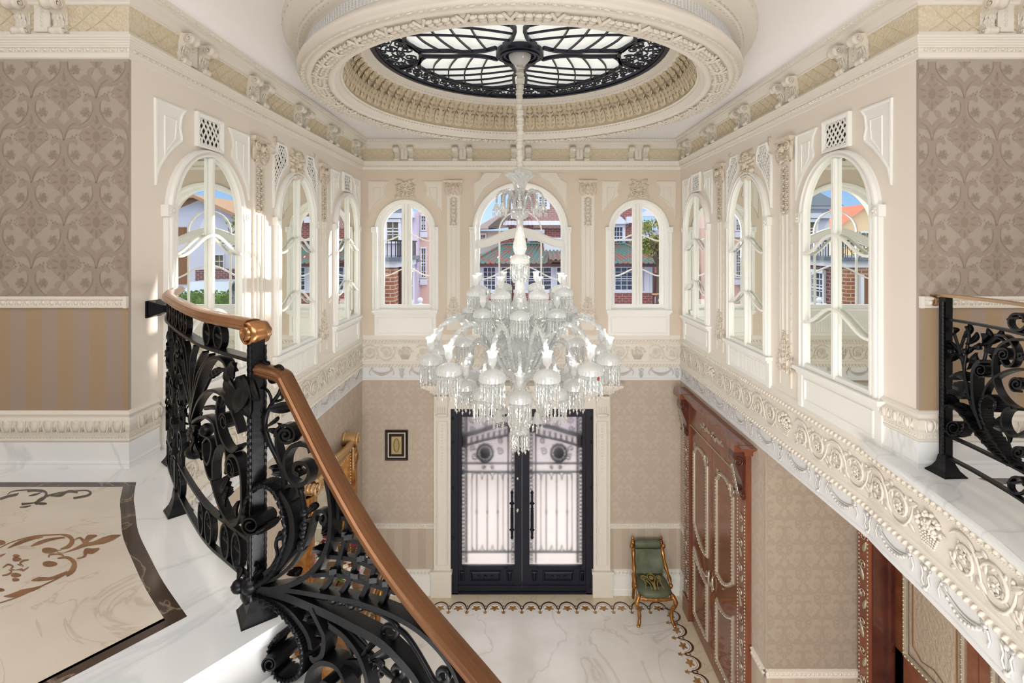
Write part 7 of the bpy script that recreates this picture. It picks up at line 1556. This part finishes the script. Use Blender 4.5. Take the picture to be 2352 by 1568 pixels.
def vase(lab, y, d, h, cols, seed):
    t = thing('flower_vase', lab, 'vase', (XL+d, 6.1+y, 0.925)); m = MB(); m.lathe([(0.0, 0), (0.05, 0), (0.045, 0.02), (0.02, 0.04), (0.05, 0.10*h), (0.065, 0.16*h), (0.04, 0.24*h), (0.05, 0.28*h)], (0, 0, 0), 16); m.obj('vase_body', 'vase_glass', t)
    R_ = random.Random(seed)
    for ci, c in enumerate(cols):
        m = MB()
        for _ in range(9):
            x, yy, z = R_.uniform(-0.12, 0.12), R_.uniform(-0.14, 0.14), 0.30*h+R_.uniform(0.02, 0.20)
            for j in range(6): m.ell((x+0.016*cos(j), yy+0.016*sin(j), z+0.006*(j % 2)), 0.020, 0.020, 0.016, 6, 4)
            m.ell((x, yy, z+0.01), 0.014, 0.014, 0.014, 6, 4)
        m.obj('blossoms', c, t)
    m = MB()
    for _ in range(14): a = R_.uniform(0, 6.28); m.tube([(0, 0, 0.2*h), (0.07*cos(a), 0.07*sin(a), 0.32*h), (0.13*cos(a), 0.13*sin(a), 0.34*h+R_.uniform(0, 0.1))], 0.004, 4); m.ell((0.12*cos(a), 0.12*sin(a), 0.33*h), 0.03, 0.02, 0.006, 6, 3)
    m.obj('leaves', 'hedge_green', t)
vase('vase of cream and dark red flowers on the console end nearest the front door', 0.52, 0.30, 1.0, ['petal_cream', 'petal_red'], 1)
vase('vase of cream and pink flowers in the middle of the gilt console', 0.0, 0.30, 1.15, ['petal_cream', 'petal_pink'], 2)
vase('vase of cream flowers at the end of the console nearest the stairs', -0.52, 0.30, 1.0, ['petal_cream'], 3)
# ---------------------------------------------------------------- the street outside
gr = struct_root('ground')
m = MB(); m.box(-30, 40, D+0.35, 15.5, -0.5, -0.2); m.obj('front_paving', 'paving', gr)
m = MB(); m.box(-60, 80, 15.5, 90, -0.5, E-2.55); m.obj('raised_ground', 'concrete', gr)
def house(lab, loc, group=None, cat='house', name='house'): return thing(name, lab, cat, loc, 0, group)
class HB(MB):
    def __init__(s, base): super().__init__(lambda x, y, z: (x-base[0], y-base[1], z-base[2]))
def sash(h, base, x0, x1, z0, z1, y, cols=3, rows=4, glass='glass_dark', fr=0.09, side=False):
    W = (lambda u, v, d: (u, y-d, v)) if not side else (lambda u, v, d: (y+d, u, v))
    def M(): return MBW(lambda u, v, d: tuple(a-b for a, b in zip(W(u, v, d), base)))
    m = M(); m.box(x0-fr, x1+fr, z0-fr, z0, 0, 0.08); m.box(x0-fr, x1+fr, z1, z1+fr*1.3, 0, 0.10); m.box(x0-fr, x0, z0, z1, 0, 0.06); m.box(x1, x1+fr, z0, z1, 0, 0.06); m.box(x0, x1, (z0+z1)/2-0.02, (z0+z1)/2+0.02, 0, 0.05)
    for i in range(1, cols): x = x0+(x1-x0)*i/cols; m.box(x-0.012, x+0.012, z0, z1, 0.01, 0.035)
    for i in range(1, rows): z = z0+(z1-z0)*i/rows; m.box(x0, x1, z-0.012, z+0.012, 0.01, 0.035)
    o = m.obj('window_frame', 'trim_out', h); m = M(); m.box(x0, x1, z0, z1, 0.0, 0.012); m.obj('pane', glass, o)
def bx(h, base, name, mt, *b): m = HB(base); m.box(*b); return m.obj(name, mt, h)
# 1 brick bungalow with a glazed tile roof, straight across the street
b = (1.8, 20, E-2.55); h = house('red brick bungalow with green and red glazed roof tiles straight across the street', b)
bx(h, b, 'brick_wall', 'brick_red', -1.65, 5.35, 20, 23.2, E-2.55, E-1.86); bx(h, b, 'trim_wall', 'trim_out', -1.65, 5.35, 20.02, 23.2, E-1.86, E-0.80); bx(h, b, 'sill_band', 'trim_out', -1.7, 5.4, 19.93, 20.02, E-1.93, E-1.85); bx(h, b, 'eaves', 'trim_out', -1.8, 5.5, 19.75, 20.02, E-0.86, E-0.78); bx(h, b, 'gutter', 'gutter', -2.0, 5.75, 19.42, 19.55, E-0.86, E-0.74)
for x0, x1 in ((-1.45, -1.0), (-0.72, -0.2), (0.35, 1.25), (1.5, 2.0), (2.3, 3.1), (3.85, 4.55), (4.66, 4.9)): sash(h, b, x0, x1, E-1.80, E-0.92, 20.02, 3 if x1-x0 > 0.4 else 2, 5, fr=0.05)
for x in (-0.88, 2.15, 5.1): bx(h, b, 'pilaster', 'trim_out', x-0.10, x+0.10, 19.95, 20.02, E-1.85, E-0.84)
m = HB(b); bx(h, b, 'downpipe', 'gutter', -0.32, -0.26, 19.9, 19.96, E-2.5, E-0.85)
def tiled(h, b, pts, name='tiled_roof', mt='tile_green', sp_=0.20):    # quad roof plane with S-shaped tile rows ; pts = eave0, eave1, top1, top0
    e0, e1, t1, t0 = [Vector(p) for p in pts]; m = HB(b); n = int((e1-e0).length/sp_*6); k = int((t0-e0).length/0.30); up = Vector((0, 0, 1)); rows = []
    for i in range(k*2+1):
        t = i/(k*2); row = []
        for j in range(n+1):
            u = j/n; p = e0.lerp(e1, u); q = t0.lerp(t1, u); w_ = p.lerp(q, t); ang = (p-e0).length/sp_*2*pi; row.append(tuple(w_+up*(0.045*sin(ang)+0.03*(1-(i % 2)))))
        rows.append(row)
    m.grid(rows); return m.obj(name, mt, h)
zr = E-0.02; tiled(h, b, [(-2.0, 19.5, E-0.78), (5.75, 19.5, E-0.78), (4.9, 23.2, zr), (-0.75, 23.2, zr)]); tiled(h, b, [(-2.0, 23.6, E-0.78), (-2.0, 19.5, E-0.78), (-0.75, 23.2, zr), (-0.75, 23.6, zr)]); tiled(h, b, [(5.75, 19.5, E-0.78), (5.75, 23.6, E-0.78), (4.9, 23.6, zr), (4.9, 23.2, zr)])
m = HB(b); m.tube([(-2.0, 19.5, E-0.72), (-0.75, 23.2, zr+0.06), (4.9, 23.2, zr+0.06), (5.75, 19.5, E-0.72)], 0.07, 6); m.obj('ridge_tiles', 'tile_green', h)
bx(h, b, 'rendered_wall', 'trim_out', 1.08, 2.1, 22.0, 23.1, E-2.5, E+0.32); tiled(h, b, [(1.15, 19.3, E-0.62), (2.25, 19.3, E-0.62), (2.2, 21.2, E-0.32), (1.2, 21.2, E-0.32)]); bx(h, b, 'gutter', 'gutter', 1.1, 2.25, 19.2, 19.3, E-0.68, E-0.6)
# 2 tall red brick house behind it
b = (2.6, 24, E-2.55); h = house('tall red brick house with white window surrounds rising behind the tiled bungalow', b)
bx(h, b, 'brick_wall', 'brick_red', -0.55, 5.9, 24.1, 29, E-2.55, E+2.7); bx(h, b, 'cornice', 'trim_out', -0.8, 3.2, 23.7, 24, E+0.95, E+1.15); bx(h, b, 'string_course', 'trim_out', 0.4, 6.0, 23.85, 24, E+0.18, E+0.28)
for x0, x1, z0, z1, g in ((0.5, 1.05, E+0.02, E+0.55, 'glass_warm'), (0.95, 1.3, E+1.85, E+2.3, 'glass_dark'), (4.55, 4.95, E-0.05, E+0.85, 'glass_dark'), (-0.3, 0.1, E+1.4, E+2.1, 'glass_dark'), (2.2, 2.8, E+0.9, E+1.8, 'glass_dark')): sash(h, b, x0, x1, z0, z1, 24, 3, 4, g, 0.14)
m = HB(b); m.T = lambda u, v, d: (u-b[0], 24-d-b[1], v-b[2]); 
for cx, hw, z in ((4.75, 0.5, E+1.0), (6.3, 0.7, E+1.35)): m.prism([(cx-hw, z), (cx+hw, z), (cx, z+0.42)], 0, 0.25)
m.box(5.1, 5.5, E+1.05, E+1.35, 0, 0.3); m.obj('pediment', 'trim_out', h)
m = HB(b); m.add([(-0.9, 23.6, E+2.7), (6.3, 23.6, E+2.7), (6.3, 29, E+4), (-0.9, 29, E+4)], [(0, 1, 2, 3)]); m.obj('roof', 'slate', h)
bx(h, b, 'roof_edge', 'gutter', -0.9, -0.7, 23.6, 24.2, E+1.1, E+2.7)
# 3 pale sided house, far left of the middle window
b = (-2.4, 30, E-2.55); h = house('pale sided house with dark eaves seen at the left edge of the middle window', b)
bx(h, b, 'siding_wall', 'siding', -3.4, -0.8, 30, 36, E-2.55, E+0.85); bx(h, b, 'porch_roof', 'slate', -3.6, -1.2, 29, 30, E-0.62, E-0.55)
m = HB(b); m.add([(-3.0, 29.6, E+0.80), (-0.4, 29.6, E+1.05), (-0.4, 34, E+2.6), (-1.8, 34, E+1.9)], [(0, 1, 2, 3)]); m.add([(-1.9, 29.5, E+1.05), (0.2, 29.5, E+2.9), (0.2, 34, E+2.9), (-1.9, 34, E+1.05)], [(0, 1, 2, 3)]); m.obj('roof', 'gutter', h)
for x0, x1 in ((-2.35, -2.1), (-1.1, -0.75)): sash(h, b, x0, x1, E+0.05, E+0.6, 30, 2, 3, fr=0.08)
bx(h, b, 'brick_wall', 'brick_dark', -1.25, -0.55, 29.4, 30.2, E-1.2, E+0.55)
# 4 brick house with roof terrace at the left
b = (-5.5, 12.1, -0.2); h = house('orange brick house with a white cornice and railed roof terrace left of the street', b)
bx(h, b, 'brick_wall', 'brick_sun_orange', -8, -3.07, 12.1, 12.55, -0.2, E-0.55); bx(h, b, 'side_wall', 'brick_dark', -7.9, -3.08, 12.5, 14.2, -0.2, E-0.55)  # front brick toned orange for the sun on it, side kept dark red
bx(h, b, 'cornice', 'trim_out', -8.1, -2.98, 12.0, 14.25, E-0.55, E-0.40); bx(h, b, 'terrace_edge', 'slate', -8.2, -2.88, 11.9, 14.3, E-0.40, E-0.30)
sash(h, b, 13.0, 13.5, E-1.55, E-0.75, -3.07, 3, 5, fr=0.07, side=True); sash(h, b, 13.62, 14.0, E-1.55, E-0.75, -3.07, 2, 5, fr=0.07, side=True)
bx(h, b, 'brown_door', 'door_brown', -3.62, -3.42, 12.04, 12.1, E-1.9, E-0.75); bx(h, b, 'door_post', 'trim_out', -3.42, -3.34, 12.0, 12.1, E-1.9, E-0.72)
m = HB(b)
for i in range(52): x = -8.0+0.1*i; m.tube([(x, 11.98, E-0.30), (x, 11.98, E+0.10)], 0.010, 4)
for i in range(20): y = 12.0+0.11*i; m.tube([(-2.96, y, E-0.30), (-2.96, y, E+0.10)], 0.010, 4)
m.tube([(-8, 11.98, E+0.10), (-2.96, 11.98, E+0.10), (-2.96, 14.2, E+0.10)], 0.02, 5); m.obj('terrace_railing', 'iron', h)
bx(h, b, 'downpipe', 'gutter', -3.06, -3.0, 12.55, 12.62, 1, E-0.5)
b = (-3.9, 15, 0); h = house('white rendered house with a slate hipped roof and glazed balcony door', b)
bx(h, b, 'rendered_wall', 'stucco_white', -4.45, -3.45, 15, 15.5, 0, E+1.1); bx(h, b, 'cornice', 'trim_out', -4.55, -3.4, 14.85, 15.6, E+0.80, E+0.95); bx(h, b, 'eaves', 'trim_out', -4.6, -3.35, 14.8, 15.6, E+1.08, E+1.16)
sash(h, b, -4.0, -3.66, E+0.12, E+0.68, 15, 2, 3, 'glass_warm', 0.08); m = HB(b); m.add([(-4.7, 14.7, E+1.16), (-3.3, 14.7, E+1.16), (-3.3, 15.7, E+1.16), (-4.7, 15.7, E+1.16), (-4.0, 15.2, E+1.75)], [(0, 1, 4), (1, 2, 4), (2, 3, 4), (3, 0, 4)]); m.obj('slate_roof', 'slate', h)
b = (-3.5, 20, 0); h = house('pink rendered building with a dark downpipe and tall leaded windows', b)
bx(h, b, 'rendered_wall', 'stucco_pink', -4.1, -2.4, 20, 26, 0, E+3.2); bx(h, b, 'corner_pier', 'stucco_lav', -4.45, -4.02, 19.4, 20, 0, E+1.3); bx(h, b, 'white_pier', 'trim_out', -4.22, -4.10, 19.2, 19.4, E-2.4, E-0.75)
m = HB(b); m.tube([(-4.25, 19.3, E+1.25), (-4.25, 19.3, E+0.9), (-4.32, 19.3, E+0.75), (-4.32, 19.3, E-0.5), (-3.9, 19.3, E-0.6)], 0.035, 6); m.obj('downpipe', 'gutter', h); bx(h, b, 'lean_to_roof', 'slate', -5.0, -3.85, 18.6, 19.4, E-0.66, E-0.60)
for z0, z1 in ((E+0.6, E+1.15), (E-1.3, E-0.15)): sash(h, b, -3.95, -3.80, z0, z1, 20, 2, 5, 'glass_warm', 0.05); bx(h, b, 'balustrade', 'trim_out', -4.0, -3.72, 19.85, 20, z0-0.3, z0-0.08)
bx(h, b, 'corbel', 'trim_out', -4.5, -4.1, 19.1, 19.4, E+1.05, E+1.3)
for k, (x, y, lab) in enumerate(((-2.45, 12.2, 'brick gate pillar topped by a white ball at the right edge of the left window'), (-2.72, 12.4, 'white ball finial on a low pier beside the left window mullion'))):
    t = thing('gate_pillar', lab, 'pillar', (x, y, -0.2)); m = MB(); m.box(-0.12, 0.12, -0.12, 0.12, 0, E-1.30-0.17*k); m.obj('brick_shaft', 'brick_sun_orange', t); m = MB(); z = E-1.30-0.17*k; m.box(-0.15, 0.15, -0.15, 0.15, z, z+0.03); m.lathe([(0.09, z+0.03), (0.05, z+0.06), (0.03, z+0.08)], (0, 0, 0), 12); m.ell((0, 0, z+0.14), 0.07, 0.07, 0.07, 12, 8); m.obj('ball_cap', 'trim_out', t)
# 5 yellow house with a red tiled gable, seen in the right mirror
b = (-16.5, 30, E-2.55); h = house('yellow rendered house with a red tiled roof reflected in the right mirror', b)
bx(h, b, 'rendered_wall', 'stucco_yellow', -19.5, -14.2, 30, 36, E-2.55, E+1.0); m = HB(b); m.T = lambda u, v, d: (u-b[0], 30-d-b[1], v-b[2]); m.prism([(-18.2, E+1.0), (-14.2, E+1.0), (-16.0, E+2.3)], -5, 0); m.obj('gable', 'stucco_yellow', h)
m = HB(b); m.add([(-16.0, 29.6, E+2.45), (-13.9, 29.6, E+0.9), (-13.9, 36, E+0.9), (-16.0, 36, E+2.45)], [(0, 1, 2, 3)]); m.add([(-16.0, 29.6, E+2.45), (-20, 29.6, E+0.9), (-20, 36, E+0.9), (-16.0, 36, E+2.45)], [(0, 1, 2, 3)]); m.obj('tiled_roof', 'roof_red', h)
for x in (-16.3, -15.3, -17.4): sash(h, b, x, x+0.6, E-0.1, E+0.7, 30, 2, 3, 'glass_warm', 0.1)
# 6 white house with tan roof to the right, seen in the left mirror
b = (11, 24, E-2.55); h = house('white rendered house with a broad tan roof and brown door, reflected in the left mirror', b)
bx(h, b, 'rendered_wall', 'stucco_white', 8.3, 16, 24, 30, E-2.55, E+1.35); m = HB(b); m.T = lambda u, v, d: (u-b[0], 24-d-b[1], v-b[2]); m.prism([(8.3, E+1.352), (12.6, E+1.352), (10.6, E+2.2)], -5, -0.002); m.obj('gable', 'stucco_white', h)
m = HB(b)
for q in ([(7.9, E+1.15), (10.6, E+2.38)], [(10.6, E+2.38), (16.5, E+2.0)]): (x0, z0), (x1, z1) = q; m.add([(x0, 23.4, z0), (x1, 23.4, z1), (x1, 30, z1), (x0, 30, z0), (x0, 23.4, z0-0.16), (x1, 23.4, z1-0.16)], [(0, 1, 2, 3), (0, 1, 5, 4)])
m.obj('tan_roof', 'roof_tan', h); bx(h, b, 'brown_door', 'door_brown', 11.2, 12.2, 23.95, 24, E-1.9, E-0.4); bx(h, b, 'brown_shutter', 'door_brown', 11.3, 12.2, 23.95, 24, E+0.25, E+0.85); sash(h, b, 9.5, 9.9, E-1.1, E-0.5, 24, 2, 2, 'glass_warm', 0.04); bx(h, b, 'low_wing', 'brick_dark', 8.3, 9.9, 22.5, 24, E-2.5, E-1.15)
# 7 white gabled house behind the tree in the right-hand window
b = (8, 32, E-2.55); h = house('white boarded house with a grey roof behind the tree in the right window', b)
bx(h, b, 'boarded_wall', 'trim_out', 6.9, 9.4, 32, 36, E-2.55, E+0.6); bx(h, b, 'brick_wall', 'brick_red', 6.6, 9.8, 31, 31.4, E-1.8, E-0.6); bx(h, b, 'wall_coping', 'trim_out', 6.6, 9.8, 30.95, 31.45, E-0.6, E-0.45); m = HB(b); m.add([(6.5, 31.6, E+0.2), (9.7, 31.6, E+0.2), (9.7, 34, E+1.0), (6.5, 34, E+1.0)], [(0, 1, 2, 3)]); m.obj('roof', 'slate', h); sash(h, b, 7.6, 8.0, E-0.25, E+0.15, 31.9, 2, 2, fr=0.1)
m = thing('garden_gate', 'dark timber gate at the end of the pale path in the right window', 'gate', (6.9, 24.5, E-2.55)); q = MB(); q.box(-0.5, 0.9, 0, 0.1, 0, 1.15); [q.box(-0.5+0.14*k, -0.49+0.14*k, -0.02, 0, 0, 1.15) for k in range(10)]; q.obj('boarding', 'gutter', m)
t = thing('garden_lamp', 'slim dark post with a shallow bronze dish beside the path in the right window', 'post', (4.85, 18.0, E-2.55)); q = MB(); q.tube([(0, 0, 0), (0, 0, 1.75)], 0.04, 8); q.obj('shaft', 'gutter', t); q = MB(); q.lathe([(0.03, 0.70), (0.16, 0.74), (0.17, 0.78), (0.05, 0.80)], (0.08, 0, 0), 16); q.obj('dish', 'copper', t)
# tree
def tree(lab, x, y, z0, zc, r, seed, n=1500):
    t = thing('tree', lab, 'tree', (x, y, z0)); R_ = random.Random(seed); m = MB(); m.tube([(0, 0, 0), (0.05, 0, (zc-z0)*0.5), (-0.05, 0.1, zc-z0)], [0.12, 0.09, 0.05], 8)
    for k in range(12): a = R_.uniform(0, 6.28); q = r*R_.uniform(0.6, 1); m.tube([(0, 0, (zc-z0)*0.6), (q*0.5*cos(a), q*0.5*sin(a), (zc-z0)*0.8), (q*cos(a), q*sin(a), zc-z0+R_.uniform(-0.4, 0.5)*r)], [0.04, 0.025, 0.01], 5)
    m.obj('trunk', 'bark', t); m = MB()
    cl = [(R_.uniform(-1, 1)*r*0.8, R_.uniform(-1, 1)*r*0.8, R_.uniform(-0.7, 0.7)*r) for _ in range(16)]
    for _ in range(n):
        c = cl[_ % 16]; p = Vector((c[0]+R_.gauss(0, 0.22*r), c[1]+R_.gauss(0, 0.22*r), zc-z0+c[2]+R_.gauss(0, 0.12*r))); a, b_ = Vector((R_.uniform(-1, 1), R_.uniform(-1, 1), R_.uniform(-1, 1))).normalized()*0.06, Vector((R_.uniform(-1, 1), R_.uniform(-1, 1), R_.uniform(-1, 1))).normalized()*0.04
        m.add([tuple(p-a), tuple(p+b_), tuple(p+a), tuple(p-b_)], [(0, 1, 2, 3)])
    m.obj('foliage', 'leaf_green', t)
tree('yellow-green leafy street tree seen in the right-hand window', 5.15, 18.5, E-2.55, E+0.35, 0.85, 4, 2600)
tree('green garden tree reflected beside the yellow house in the right mirror', -13.2, 26, E-2.55, E-0.2, 1.0, 6, 1200)
def hedge(lab, x0, x1, y, z0, z1, seed):
    t = thing('hedge', lab, 'hedge', ((x0+x1)/2, y, z0)); R_ = random.Random(seed); m = MB(); m.box((x0-x1)/2+0.1, (x1-x0)/2-0.1, -0.25, 0.25, 0, z1-z0-0.1)
    for _ in range(1800):
        p = Vector((R_.uniform((x0-x1)/2, (x1-x0)/2), R_.uniform(-0.35, 0.35), R_.uniform(0.1, z1-z0+0.05*sin(_)))); a, b_ = Vector((R_.uniform(-1, 1), R_.uniform(-1, 1), R_.uniform(-1, 1))).normalized()*0.07, Vector((R_.uniform(-1, 1), R_.uniform(-1, 1), R_.uniform(-1, 1))).normalized()*0.045
        m.add([tuple(p-a), tuple(p+b_), tuple(p+a), tuple(p-b_)], [(0, 1, 2, 3)])
    m.obj('foliage', 'hedge_green', t)
hedge('clipped green hedge in front of the white house reflected in the left mirror', 5.3, 8.6, 17.2, E-2.55, E-1.62, 5)
# parked car
t = thing('parked_car', 'pale car parked beyond the hedge, reflected in the left mirror', 'car', (6.9, 19.6, E-2.55), pi/2); m = MB()
side = [(-1.9, 0.3), (-1.85, 0.62), (-1.2, 0.75), (-0.7, 1.15), (0.6, 1.15), (1.2, 0.8), (1.9, 0.7), (1.95, 0.3)]; m.T = lambda u, v, d: (u, d, v); m.prism(side, -0.8, 0.8); m.obj('car_body', 'car_paint', t)
m = MB(); m.T = lambda u, v, d: (u, d, v); m.prism([(-1.05, 0.78), (-0.66, 1.08), (0.55, 1.08), (1.0, 0.8)], -0.82, 0.82); m.obj('car_windows', 'glass_dark', t)
for sx in (-1.2, 1.25):
    for sy in (-0.75, 0.75): m = MB(); m.T = lambda u, v, d, sx=sx, sy=sy: (sx+u, sy+d, 0.32+v); m.prism([(0.31*cos(a), 0.31*sin(a)) for a in [2*pi*j/20 for j in range(20)]], -0.1, 0.1); m.obj('wheel', 'tyre', t)
